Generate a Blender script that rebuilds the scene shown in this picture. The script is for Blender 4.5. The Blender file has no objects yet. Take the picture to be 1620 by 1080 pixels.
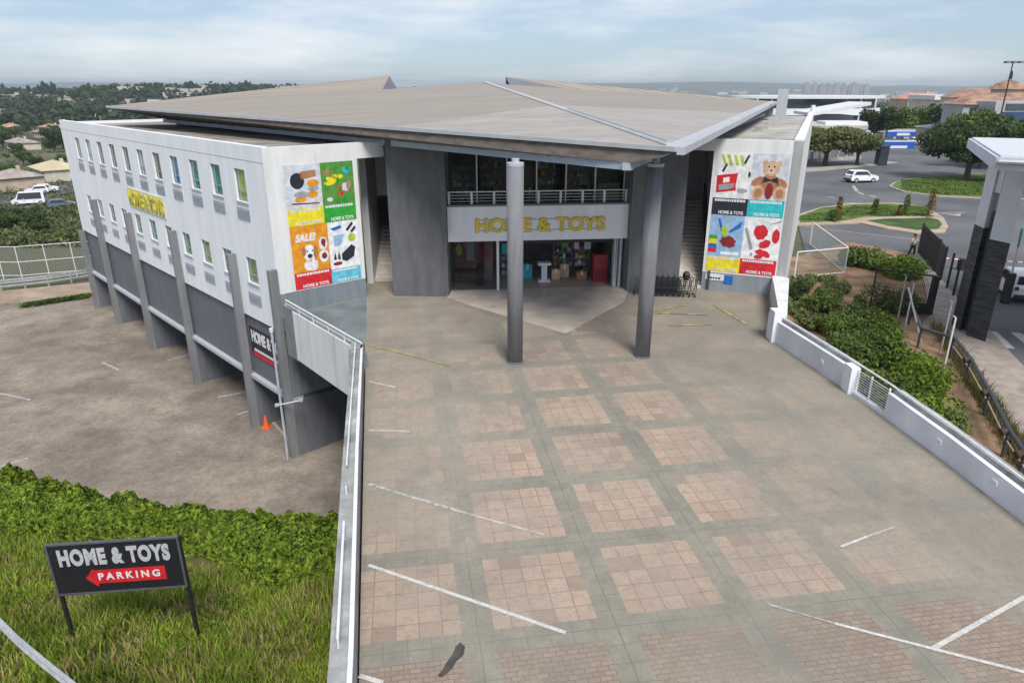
import bpy, bmesh, math, random
from mathutils import Vector, Matrix
R = math.radians
random.seed(7)
sc = bpy.context.scene
COL = sc.collection

# ------------------------------------------------------------------ camera
CAM_Z = 10.2; PITCH = 20.4; FPX = 1090.0
cam_d = bpy.data.cameras.new('camera'); cam = bpy.data.objects.new('camera', cam_d); COL.objects.link(cam)
cam.location = (0, 0, CAM_Z); cam.rotation_euler = (R(90 - PITCH), 0, 0)
cam_d.sensor_width = 36; cam_d.lens = FPX / 1620 * 36
cam_d.clip_start = 0.3; cam_d.clip_end = 30000
sc.camera = cam
sc.render.resolution_x = 1024; sc.render.resolution_y = 682

# ------------------------------------------------------------------ world
SUN_EL = 52; SUN_AZ = 164          # azimuth clockwise from +Y (behind and right of the camera)
w = bpy.data.worlds.new('World'); sc.world = w; w.use_nodes = True
nt = w.node_tree; nt.nodes.clear()
out = nt.nodes.new('ShaderNodeOutputWorld'); bg = nt.nodes.new('ShaderNodeBackground')
sky = nt.nodes.new('ShaderNodeTexSky'); sky.sky_type = 'NISHITA'; sky.sun_disc = False
sky.sun_elevation = R(SUN_EL); sky.sun_rotation = R(SUN_AZ); sky.air_density = 1.0; sky.dust_density = 0.5
tc = nt.nodes.new('ShaderNodeTexCoord'); mp = nt.nodes.new('ShaderNodeMapping')
mp.inputs['Scale'].default_value = (1.6, 1.6, 9.0)
mp.inputs['Rotation'].default_value = (0, R(-7), 0)
nz = nt.nodes.new('ShaderNodeTexNoise'); nz.inputs['Scale'].default_value = 1.7; nz.inputs['Detail'].default_value = 7; nz.inputs['Roughness'].default_value = 0.62
rp = nt.nodes.new('ShaderNodeValToRGB'); rp.color_ramp.elements[0].position = 0.44; rp.color_ramp.elements[1].position = 0.74
rp.color_ramp.elements[0].color = (0.35, 0.35, 0.35, 1); rp.color_ramp.elements[1].color = (1, 1, 1, 1)
mx = nt.nodes.new('ShaderNodeMixRGB'); mx.inputs[2].default_value = (5.6, 5.8, 6.0, 1)
nt.links.new(tc.outputs['Generated'], mp.inputs[0]); nt.links.new(mp.outputs[0], nz.inputs['Vector'])
nt.links.new(nz.outputs['Fac'], rp.inputs[0]); nt.links.new(rp.outputs[0], mx.inputs[0])
tn = nt.nodes.new('ShaderNodeMixRGB'); tn.blend_type = 'MULTIPLY'; tn.inputs[0].default_value = 1; tn.inputs[2].default_value = (.31, .44, .62, 1)
nt.links.new(sky.outputs[0], tn.inputs[1]); nt.links.new(tn.outputs[0], mx.inputs[1]); nt.links.new(mx.outputs[0], bg.inputs[0])
bg.inputs[1].default_value = 0.115
nt.links.new(bg.outputs[0], out.inputs[0])
sl = bpy.data.lights.new('sun', 'SUN'); sl.energy = 2.7; sl.angle = R(22); sl.color = (1.0, 0.96, 0.9)
so = bpy.data.objects.new('sun', sl); COL.objects.link(so)
sd = Vector((math.sin(R(SUN_AZ)) * math.cos(R(SUN_EL)), math.cos(R(SUN_AZ)) * math.cos(R(SUN_EL)), math.sin(R(SUN_EL))))
so.rotation_euler = sd.to_track_quat('Z', 'Y').to_euler()
sc.view_settings.view_transform = 'Standard'; sc.view_settings.look = 'None'
sc.view_settings.exposure = 0.55; sc.view_settings.gamma = 1.0

# ------------------------------------------------------------------ measuring helpers (survey points of the site)
_c, _s = math.cos(R(PITCH)), math.sin(R(PITCH))
def _ray(u, v):
    a = (u - 810) / FPX; b = (v - 540) / FPX
    return Vector((a, _c - b * _s, -(_s + b * _c)))
def G(u, v, z):
    d = _ray(u, v); t = (z - CAM_Z) / d.z
    return Vector((d.x * t, d.y * t, z))
def Yp(u, v, y):
    d = _ray(u, v); t = y / d.y
    return Vector((d.x * t, y, CAM_Z + d.z * t))
def on_plane(u, v, a, b, c):
    n = (b - a).cross(c - a); d = _ray(u, v); o = Vector((0, 0, CAM_Z))
    return o + d * ((a - o).dot(n) / d.dot(n))

# ------------------------------------------------------------------ materials
MATS = {}
def mat(name, col, rough=0.8, var=0.12, scale=3.0, bump=0.0, bscale=None, metal=0.0, spec=0.4, col2=None, thr=(0.35, 0.65), stretch=None, grain=0.0, gscale=30.0, mid=0.0, mscale=1.0):
    if name in MATS: return MATS[name]
    m = bpy.data.materials.new(name); m.use_nodes = True; t = m.node_tree; t.nodes.clear()
    o = t.nodes.new('ShaderNodeOutputMaterial'); p = t.nodes.new('ShaderNodeBsdfPrincipled'); t.links.new(p.outputs[0], o.inputs[0])
    tcn = t.nodes.new('ShaderNodeTexCoord'); geo = t.nodes.new('ShaderNodeNewGeometry')
    n = t.nodes.new('ShaderNodeTexNoise'); n.inputs['Scale'].default_value = scale; n.inputs['Detail'].default_value = 6
    src = geo.outputs['Position']
    if stretch:
        mpn = t.nodes.new('ShaderNodeMapping'); mpn.inputs['Scale'].default_value = stretch
        t.links.new(src, mpn.inputs[0]); src = mpn.outputs[0]
    t.links.new(src, n.inputs['Vector'])
    r = t.nodes.new('ShaderNodeValToRGB')
    r.color_ramp.elements[0].position = thr[0]; r.color_ramp.elements[1].position = thr[1]
    c1 = [max(0, x * (1 - var)) for x in col]; c2 = list(col2) if col2 else [min(1, x * (1 + var)) for x in col]
    r.color_ramp.elements[0].color = (*c1, 1); r.color_ramp.elements[1].color = (*c2, 1)
    t.links.new(n.outputs['Fac'], r.inputs[0]); cur = r.outputs[0]
    for amt, gs in ((grain, gscale), (mid, mscale)):
        if not amt: continue
        ng = t.nodes.new('ShaderNodeTexNoise'); ng.inputs['Scale'].default_value = gs; ng.inputs['Detail'].default_value = 9; ng.inputs['Roughness'].default_value = .72
        t.links.new(src if gs == mscale else geo.outputs['Position'], ng.inputs['Vector'])
        rg = t.nodes.new('ShaderNodeValToRGB'); rg.color_ramp.elements[0].position = .36; rg.color_ramp.elements[1].position = .64
        rg.color_ramp.elements[0].color = (1 - amt, 1 - amt, 1 - amt, 1); rg.color_ramp.elements[1].color = (1, 1, 1, 1); t.links.new(ng.outputs['Fac'], rg.inputs[0])
        mg = t.nodes.new('ShaderNodeMixRGB'); mg.blend_type = 'MULTIPLY'; mg.inputs[0].default_value = 1; t.links.new(cur, mg.inputs[1]); t.links.new(rg.outputs[0], mg.inputs[2]); cur = mg.outputs[0]
    t.links.new(cur, p.inputs['Base Color'])
    p.inputs['Roughness'].default_value = rough; p.inputs['Metallic'].default_value = metal
    p.inputs['Specular IOR Level'].default_value = spec
    if bump:
        n2 = t.nodes.new('ShaderNodeTexNoise'); n2.inputs['Scale'].default_value = bscale or scale * 8; n2.inputs['Detail'].default_value = 4
        t.links.new(geo.outputs['Position'], n2.inputs['Vector'])
        b = t.nodes.new('ShaderNodeBump'); b.inputs['Strength'].default_value = bump; b.inputs['Distance'].default_value = 0.05
        t.links.new(n2.outputs['Fac'], b.inputs['Height']); t.links.new(b.outputs[0], p.inputs['Normal'])
    MATS[name] = m
    return m

def leaf_mat(name, dark, light, trans=0.25, scale=0.9):
    if name in MATS: return MATS[name]
    m = bpy.data.materials.new(name); m.use_nodes = True; t = m.node_tree; t.nodes.clear()
    o = t.nodes.new('ShaderNodeOutputMaterial'); geo = t.nodes.new('ShaderNodeNewGeometry'); oi = t.nodes.new('ShaderNodeObjectInfo')
    n = t.nodes.new('ShaderNodeTexNoise'); n.inputs['Scale'].default_value = scale; n.inputs['Detail'].default_value = 3
    t.links.new(geo.outputs['Position'], n.inputs['Vector'])
    ad = t.nodes.new('ShaderNodeMath'); ad.operation = 'MULTIPLY_ADD'; ad.inputs[1].default_value = 0.45
    t.links.new(geo.outputs['Random Per Island'], ad.inputs[0]); 
    sb = t.nodes.new('ShaderNodeMath'); sb.operation = 'MULTIPLY_ADD'; sb.inputs[1].default_value = 0.25
    t.links.new(oi.outputs['Random'], sb.inputs[0])
    s3 = t.nodes.new('ShaderNodeMath'); s3.operation = 'MULTIPLY_ADD'; s3.inputs[1].default_value = 1.1; s3.inputs[2].default_value = -0.42
    t.links.new(n.outputs['Fac'], s3.inputs[0]); t.links.new(s3.outputs[0], sb.inputs[2]); t.links.new(sb.outputs[0], ad.inputs[2])
    r = t.nodes.new('ShaderNodeValToRGB')
    r.color_ramp.elements[0].position = 0.1; r.color_ramp.elements[1].position = 0.95
    r.color_ramp.elements[0].color = (*dark, 1); r.color_ramp.elements[1].color = (*light, 1)
    t.links.new(ad.outputs[0], r.inputs[0])
    d = t.nodes.new('ShaderNodeBsdfPrincipled'); d.inputs['Roughness'].default_value = 0.6; d.inputs['Specular IOR Level'].default_value = 0.25
    tr = t.nodes.new('ShaderNodeBsdfTranslucent'); ms = t.nodes.new('ShaderNodeMixShader'); ms.inputs[0].default_value = trans
    t.links.new(r.outputs[0], d.inputs['Base Color']); t.links.new(r.outputs[0], tr.inputs[0])
    t.links.new(d.outputs[0], ms.inputs[1]); t.links.new(tr.outputs[0], ms.inputs[2]); t.links.new(ms.outputs[0], o.inputs[0])
    MATS[name] = m
    return m

def glass_mat(name, tint=(0.75, 0.85, 0.85), clear=0.75, rough=0.03):
    if name in MATS: return MATS[name]
    m = bpy.data.materials.new(name); m.use_nodes = True; t = m.node_tree; t.nodes.clear()
    o = t.nodes.new('ShaderNodeOutputMaterial'); tr = t.nodes.new('ShaderNodeBsdfTransparent'); tr.inputs[0].default_value = (*tint, 1)
    g = t.nodes.new('ShaderNodeBsdfGlossy'); g.inputs['Roughness'].default_value = rough
    ms = t.nodes.new('ShaderNodeMixShader'); ms.inputs[0].default_value = 1 - clear
    lw = t.nodes.new('ShaderNodeLayerWeight'); lw.inputs[0].default_value = .5
    pw_ = t.nodes.new('ShaderNodeMath'); pw_.operation = 'POWER'; pw_.inputs[1].default_value = 3.0; t.links.new(lw.outputs['Facing'], pw_.inputs[0])
    ma_ = t.nodes.new('ShaderNodeMath'); ma_.operation = 'MULTIPLY_ADD'; ma_.inputs[1].default_value = .6; ma_.inputs[2].default_value = (1 - clear) * .35; t.links.new(pw_.outputs[0], ma_.inputs[0])
    t.links.new(ma_.outputs[0], ms.inputs[0])
    t.links.new(tr.outputs[0], ms.inputs[1]); t.links.new(g.outputs[0], ms.inputs[2]); t.links.new(ms.outputs[0], o.inputs[0])
    MATS[name] = m
    return m

# wall paint with rain streaks and dust
white = mat('white_paint', (0.79, 0.81, 0.85), 0.75, 0.02, 0.8, bump=0.06, bscale=20, col2=(0.84, 0.86, 0.89), stretch=(2, 2, 0.22), mid=.06, mscale=.9)
white_old = mat('old_white_paint', (0.66, 0.66, 0.645), 0.8, 0.08, 0.7, bump=0.1, col2=(0.76, 0.76, 0.76), mid=.12, mscale=1.2, thr=(0.25, 0.5), stretch=(2, 2, 0.3))
grey = mat('grey_paint', (0.135, 0.143, 0.162), 0.8, 0.1, 1.2, bump=0.12, bscale=12, stretch=(3, 3, 0.5))
grey_dk = mat('dark_grey_render', (0.135, 0.138, 0.150), 0.85, 0.1, 1.1, grain=.12, gscale=9, mid=.15, mscale=.8, bump=0.2, bscale=9, stretch=(3, 3, 0.6))
grey_mid = mat('mid_grey_paint', (0.21, 0.22, 0.24), 0.8, 0.08, 2, bump=0.08, stretch=(4, 4, 0.4))
grey_lt = mat('light_grey_paint', (0.42, 0.44, 0.48), 0.6, 0.06, 3, stretch=(3, 3, 0.5))
beam_m = mat('pale_blue_beam', (0.36, 0.42, 0.50), 0.55, 0.08, 2)
trim_m = mat('pale_metal_trim', (0.46, 0.47, 0.49), 0.45, 0.08, 1.2, metal=0.1)
soffit_m = mat('brown_soffit', (0.135, 0.115, 0.098), 0.85, 0.25, 1.3, stretch=(0.5, 2.5, 4))
black = mat('black_metal', (0.022, 0.023, 0.026), 0.5, 0.1, 6)
black_sign = mat('black_sign_face', (0.018, 0.018, 0.022), 0.45, 0.1, 3)
steel = mat('galvanised_steel', (0.42, 0.44, 0.46), 0.5, 0.15, 4, metal=0.3)
rail_w = mat('white_rail', (0.70, 0.71, 0.73), 0.5, 0.08, 5)
concrete = mat('concrete', (0.40, 0.39, 0.36), 0.9, 0.2, 1.5, bump=0.15, col2=(0.52, 0.51, 0.47))
conc_wall = mat('weathered_coping', (0.32, 0.33, 0.32), 0.9, 0.15, 0.7, bump=0.2, col2=(0.50, 0.51, 0.50), thr=(0.35, 0.62), mid=.38, mscale=2.5, grain=.2)
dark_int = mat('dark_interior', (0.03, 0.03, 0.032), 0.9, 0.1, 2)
curtain_cols = {'green': (0.08, 0.20, 0.10), 'teal': (0.03, 0.19, 0.19), 'blue': (0.03, 0.17, 0.40), 'brown': (0.12, 0.08, 0.07), 'pale': (0.32, 0.40, 0.38), 'yellow': (0.36, 0.38, 0.10), 'dark': (0.05, 0.055, 0.06), 'olive': (0.12, 0.20, 0.07)}
CM = {k: mat('curtain_' + k, tuple(min(.85, q * 2.0 + .02) for q in v), 0.9, 0.40, 6, stretch=(4, 4, 0.5)) for k, v in curtain_cols.items()}
win_glass = glass_mat('window_glass', (0.93, 0.98, 0.97), 0.80)
shop_glass = glass_mat('shop_glass', (0.70, 0.75, 0.75), 0.96)
grille_m = mat('grille_grey', (0.30, 0.32, 0.36), 0.6, 0.1, 4)
yellow = mat('sign_yellow', (0.72, 0.57, 0.05), 0.5, 0.15, 8)
orange_edge = mat('sign_return_orange', (0.60, 0.32, 0.05), 0.6, 0.1, 8)
flat_cols = {'red': (0.62, 0.02, 0.03), 'green': (0.03, 0.36, 0.04), 'yellow': (0.80, 0.68, 0.02), 'orange': (0.75, 0.30, 0.02), 'cyan': (0.12, 0.50, 0.66), 'teal': (0.03, 0.50, 0.53), 'black': (0.02, 0.025, 0.04), 'white': (0.80, 0.80, 0.82), 'skyblue': (0.30, 0.47, 0.68), 'brown': (0.42, 0.20, 0.10), 'tan': (0.62, 0.40, 0.26), 'darkred': (0.25, 0.02, 0.03), 'blue': (0.02, 0.14, 0.52), 'grey': (0.33, 0.34, 0.37), 'pink': (0.72, 0.40, 0.42), 'pale': (0.62, 0.64, 0.69), 'leaf': (0.10, 0.28, 0.05), 'lime': (0.42, 0.55, 0.05)}
PM = {k: mat('print_' + k, v, 0.55, 0.16, 4, grain=.10, gscale=12) for k, v in flat_cols.items()}
text_white = mat('lettering_white', (0.72, 0.72, 0.74), 0.5, 0.05, 5)

# ------------------------------------------------------------------ mesh builder
class MB:
    def __init__(s): s.v = []; s.f = []
    def poly(s, pts):
        i = len(s.v); s.v += [tuple(p) for p in pts]; s.f.append(tuple(range(i, i + len(pts)))); return s
    def hexa(s, b, t):
        i = len(s.v); s.v += [tuple(p) for p in b] + [tuple(p) for p in t]; n = len(b)
        s.f.append(tuple(i + k for k in reversed(range(n)))); s.f.append(tuple(i + n + k for k in range(n)))
        for k in range(n):
            j = (k + 1) % n; s.f.append((i + k, i + j, i + n + j, i + n + k))
        return s
    def box(s, x0, x1, y0, y1, z0, z1):
        return s.hexa([(x0, y0, z0), (x1, y0, z0), (x1, y1, z0), (x0, y1, z0)], [(x0, y0, z1), (x1, y0, z1), (x1, y1, z1), (x0, y1, z1)])
    def prism(s, pts, z0, z1):
        a = sum(pts[k][0] * pts[(k + 1) % len(pts)][1] - pts[(k + 1) % len(pts)][0] * pts[k][1] for k in range(len(pts)))
        if a < 0: pts = list(reversed(pts))
        return s.hexa([(p[0], p[1], z0) for p in pts], [(p[0], p[1], z1) for p in pts])
    def tube(s, p, q, r, n=8, r2=None, cap=True):
        p = Vector(p); q = Vector(q); d = (q - p); L = d.length
        if L < 1e-6: return s
        d /= L; a = d.orthogonal().normalized(); b = d.cross(a); r2 = r if r2 is None else r2
        i = len(s.v)
        for k in range(n):
            t = 2 * math.pi * k / n; e = a * math.cos(t) + b * math.sin(t)
            s.v.append(tuple(p + e * r)); s.v.append(tuple(q + e * r2))
        for k in range(n):
            j = (k + 1) % n; s.f.append((i + 2 * k, i + 2 * j, i + 2 * j + 1, i + 2 * k + 1))
        if cap:
            s.f.append(tuple(i + 2 * k for k in reversed(range(n)))); s.f.append(tuple(i + 2 * k + 1 for k in range(n)))
        return s
    def path(s, pts, r, n=8):
        for a, b in zip(pts[:-1], pts[1:]): s.tube(a, b, r, n)
        return s
    def lathe(s, cx, cy, prof, n=20):
        i = len(s.v)
        for (r, z) in prof:
            for k in range(n):
                t = 2 * math.pi * k / n; s.v.append((cx + r * math.cos(t), cy + r * math.sin(t), z))
        for m_ in range(len(prof) - 1):
            for k in range(n):
                j = (k + 1) % n; s.f.append((i + m_ * n + k, i + m_ * n + j, i + (m_ + 1) * n + j, i + (m_ + 1) * n + k))
        s.f.append(tuple(i + (len(prof) - 1) * n + k for k in range(n))); s.f.append(tuple(i + k for k in reversed(range(n))))
        return s
    def build(s, name, m, parent=None, smooth=False, loc=None):
        me = bpy.data.meshes.new(name)
        vs = s.v
        if loc is not None: vs = [(a - loc[0], b - loc[1], c - loc[2]) for a, b, c in vs]
        me.from_pydata(vs, [], s.f); me.update()
        me.materials.append(m)
        if smooth:
            for p in me.polygons: p.use_smooth = True
        o = bpy.data.objects.new(name, me); COL.objects.link(o)
        if parent is not None:
            o.parent = parent
            if loc is None:
                o.matrix_parent_inverse = parent_inv(parent)
            else:
                o.matrix_parent_inverse = parent_inv(parent); o.location = loc
        elif loc is not None: o.location = loc
        return o
def world_m(o):
    m = Matrix.LocRotScale(o.location, o.rotation_euler, o.scale)
    if o.parent is not None: return world_m(o.parent) @ o.matrix_parent_inverse @ m
    return m
def parent_inv(p): return world_m(p).inverted()

class Fr:
    """wall frame: s along the wall, n out of the wall towards the viewer, z up"""
    def __init__(s, o, d, flip=False):
        L = math.hypot(*d); s.o = o; s.d = (d[0] / L, d[1] / L); s.nrm = (s.d[1], -s.d[0])
        if flip: s.nrm = (-s.nrm[0], -s.nrm[1])
    def P(s, a, n, z): return Vector((s.o[0] + s.d[0] * a + s.nrm[0] * n, s.o[1] + s.d[1] * a + s.nrm[1] * n, z))
    def box(s, mb, s0, s1, n0, n1, z0, z1):
        return mb.prism([tuple(s.P(s0, n0, 0)[:2]), tuple(s.P(s1, n0, 0)[:2]), tuple(s.P(s1, n1, 0)[:2]), tuple(s.P(s0, n1, 0)[:2])], z0, z1)
    def holes(s, mb, s0, s1, z0, z1, th, holes):
        """wall slab with real openings (s0,s1,z0,z1)"""
        S = sorted({s0, s1, *[h[0] for h in holes], *[h[1] for h in holes]}); Z = sorted({z0, z1, *[h[2] for h in holes], *[h[3] for h in holes]})
        for a, b in zip(S[:-1], S[1:]):
            for c, e in zip(Z[:-1], Z[1:]):
                ms, mz = (a + b) / 2, (c + e) / 2
                if any(h[0] < ms < h[1] and h[2] < mz < h[3] for h in holes): continue
                mb.poly([s.P(a, 0, c), s.P(b, 0, c), s.P(b, 0, e), s.P(a, 0, e)])
                mb.poly([s.P(a, -th, c), s.P(a, -th, e), s.P(b, -th, e), s.P(b, -th, c)])
        def rim(a, b, c, e):
            mb.poly([s.P(a, 0, c), s.P(a, -th, c), s.P(b, -th, c), s.P(b, 0, c)]); mb.poly([s.P(a, 0, e), s.P(b, 0, e), s.P(b, -th, e), s.P(a, -th, e)])
            mb.poly([s.P(a, 0, c), s.P(a, 0, e), s.P(a, -th, e), s.P(a, -th, c)]); mb.poly([s.P(b, 0, c), s.P(b, -th, c), s.P(b, -th, e), s.P(b, 0, e)])
        for h in holes: rim(*h)
        rim(s0, s1, z0, z1)
        return mb

def empty(name, loc=(0, 0, 0), rz=0.0):
    o = bpy.data.objects.new(name, None); COL.objects.link(o); o.location = loc; o.rotation_euler = (0, 0, rz); o.empty_display_size = 0.3; return o
def tag(o, label, cat, group=None, kind=None):
    o['label'] = label; o['category'] = cat
    if group: o['group'] = group
    if kind: o['kind'] = kind
    return o
def struct(o, label=None, cat=None):
    o['kind'] = 'structure'
    if label: o['label'] = label
    if cat: o['category'] = cat
    return o
def thing(name, label, cat, loc=(0, 0, 0), rz=0.0, group=None): return tag(empty(name, loc, rz), label, cat, group)
def copy_thing(root, loc, rz, label, sc_=1.0, scz=None):
    r = root.copy(); COL.objects.link(r); r.location = loc; r.rotation_euler = (0, 0, rz); r.scale = (sc_, sc_, scz if scz else sc_); r['label'] = label
    for ch in list(root.children):
        c = ch.copy(); COL.objects.link(c); c.parent = r; c.matrix_parent_inverse = ch.matrix_parent_inverse.copy()
        for g in list(ch.children):
            d = g.copy(); COL.objects.link(d); d.parent = c; d.matrix_parent_inverse = g.matrix_parent_inverse.copy()
    return r

def text_mesh(name, body, m, parent, fr, s0, s1, z0, z1, n=0.0, depth=0.03, bold=0.02, italic=0.0, spacing=1.0, flip=False):
    cu = bpy.data.curves.new(name, 'FONT'); cu.body = body; cu.extrude = 0.5; cu.offset = bold; cu.size = 1; cu.space_character = spacing; cu.shear = italic
    cu.resolution_u = 4
    o = bpy.data.objects.new(name + '_tmp', cu); COL.objects.link(o)
    dg = bpy.context.evaluated_depsgraph_get(); dg.update()
    me = bpy.data.meshes.new_from_object(o.evaluated_get(dg)); bpy.data.objects.remove(o); bpy.data.curves.remove(cu)
    xs = [v.co.x for v in me.vertices]; ys = [v.co.y for v in me.vertices]
    x0, x1, y0, y1 = min(xs), max(xs), min(ys), max(ys)
    for v in me.vertices:
        fx = (v.co.x - x0) / (x1 - x0); fy = (v.co.y - y0) / (y1 - y0)
        if flip: fx = 1 - fx
        p = fr.P(s0 + (s1 - s0) * fx, n + (v.co.z + 0.5) * depth, z0 + (z1 - z0) * fy); v.co = p
    me.materials.clear(); me.materials.append(m)
    ob = bpy.data.objects.new(name, me); COL.objects.link(ob)
    if parent is not None: ob.parent = parent; ob.matrix_parent_inverse = parent_inv(parent)
    return ob

# ================================================================== terrain
LOT_Z = -7.5; ST_Z = -2.2
def sm(a, b, x):
    t = max(0.0, min(1.0, (x - a) / (b - a))); return t * t * (3 - 2 * t)
def hz(x, y):
    """natural ground level of the site"""
    d = math.hypot(x, y)
    ang = math.atan2(x, max(y, 1e-3)) if y > 0 else (0.9 if x > 0 else -0.9)
    side = sm(-2, 9, x + 0.12 * (y - 20)) if y < 75 else sm(-30, 12, x + 0.1 * (y - 75) - 2)
    left = LOT_Z - 0.1
    if y > 68 or x < -60:
        k = max(y - 68, -x - 60, 0)
        left -= 0.06 * min(k, 60) + 4.5 * sm(50, 280, k)
        left += 14.0 * sm(480, 900, k) + 2 * math.sin(x / 90.0) * sm(250, 500, k)
        left -= 60 * sm(1000, 2600, k)
    right = ST_Z - 0.08
    k = max(d - 190, 0)
    right -= 9 * sm(0, 220, k) + 45 * sm(300, 2600, k)
    z = left * (1 - side) + right * side
    if y < 26 and x < -2:      # bank of the foreground falls from the street to the car park
        bank = -2.1 - (y - 7.5) * 0.345
        z = max(z, min(bank, -2.1)) if y > -40 else z
        if y < 24: z = max(z, LOT_Z - 0.1)
    if y > 300: z += 3.0 * math.sin(x / 170.0 + y / 260.0) * sm(300, 900, y)
    if y > 4200: z += (70 + 20 * math.sin(x / 900.0) + 9 * math.sin(x / 310.0 + 1)) * sm(4200, 6800, y)
    return z
def axis(segs):
    r = []
    for a, b, st in segs:
        x = a
        while x < b - 1e-6: r.append(x); x += st
    r.append(segs[-1][1]); return r
xs = axis([(-9000, -2000, 500), (-2000, -600, 100), (-600, -120, 30), (-120, -40, 8), (-40, 40, 2), (40, 120, 8), (120, 600, 30), (600, 2000, 100), (2000, 9000, 500)])
ys = axis([(-300, -40, 40), (-40, 0, 8), (0, 80, 2), (80, 200, 8), (200, 600, 25), (600, 2000, 70), (2000, 8200, 310)])
mb = MB()
for y in ys:
    for x in xs: mb.v.append((x, y, hz(x, y)))
nx = len(xs)
for j in range(len(ys) - 1):
    for i in range(nx - 1):
        a = j * nx + i; mb.f.append((a, a + 1, a + nx + 1, a + nx))
ter_m = mat('valley_ground', (0.055, 0.085, 0.035), 0.95, 0.45, 0.012, col2=(0.17, 0.16, 0.09), thr=(0.38, 0.66))
struct(mb.build('terrain', ter_m, smooth=True), 'green and dry valley ground running to the horizon', 'terrain')

# --------------------------------------------------- car park below the building
lot_m = mat('worn_tarmac', (0.315, 0.262, 0.213), 0.95, 0.06, 0.16, bump=0.5, bscale=6, col2=(0.40, 0.335, 0.272), thr=(0.40, 0.58), grain=.32, gscale=5, mid=.42, mscale=.5)
mb = MB(); mb.poly([(-2.6, 24.8, LOT_Z), (1, 60, LOT_Z), (-22, 66, LOT_Z), (-38.5, 64.0, LOT_Z), (-47, 61.0, LOT_Z), (-60, 58, LOT_Z), (-75, 50, LOT_Z), (-75, 26, LOT_Z), (-40, 26, LOT_Z), (-26, 27, LOT_Z), (-18, 24, LOT_Z), (-14, 22.5, LOT_Z), (-10.5, 22, LOT_Z)])
struct(mb.build('parking_lot', lot_m), 'worn brown tarmac car park below the building', 'car park')
paint = mat('worn_white_line', (0.42, 0.41, 0.38), 0.9, 0.2, 6, col2=(0.62, 0.60, 0.57), grain=.45, gscale=9)
def line_strip(a, b, wd, z, name='road_marking', m=None, label=None):
    a = Vector(a[:2]); b = Vector(b[:2]); d = (b - a).normalized(); n = Vector((-d.y, d.x)) * wd / 2
    mb = MB(); mb.poly([(*(a - n), z), (*(b - n), z), (*(b + n), z), (*(a + n), z)])
    o = mb.build(name, m or paint); struct(o, label, 'road marking' if label else None); return o
LZ = LOT_Z + 0.004
for k, ((a, b), (c, d_)) in enumerate([((0, 622), (48, 632)), ((162, 573), (190, 586)), ((0, 738), (44, 724)), ((345, 628), (392, 619)), ((375, 655), (412, 645)), ((265, 570), (300, 560))]):
    line_strip(G(a, b, LZ), G(c, d_, LZ), 0.16, LZ, label='short worn white bay line on the brown car park, %s' % ['far left edge', 'near the third concrete fin', 'close to the hedge', 'running under the fourth bay', 'running beside the orange cone', 'under the third bay'][k])

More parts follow.
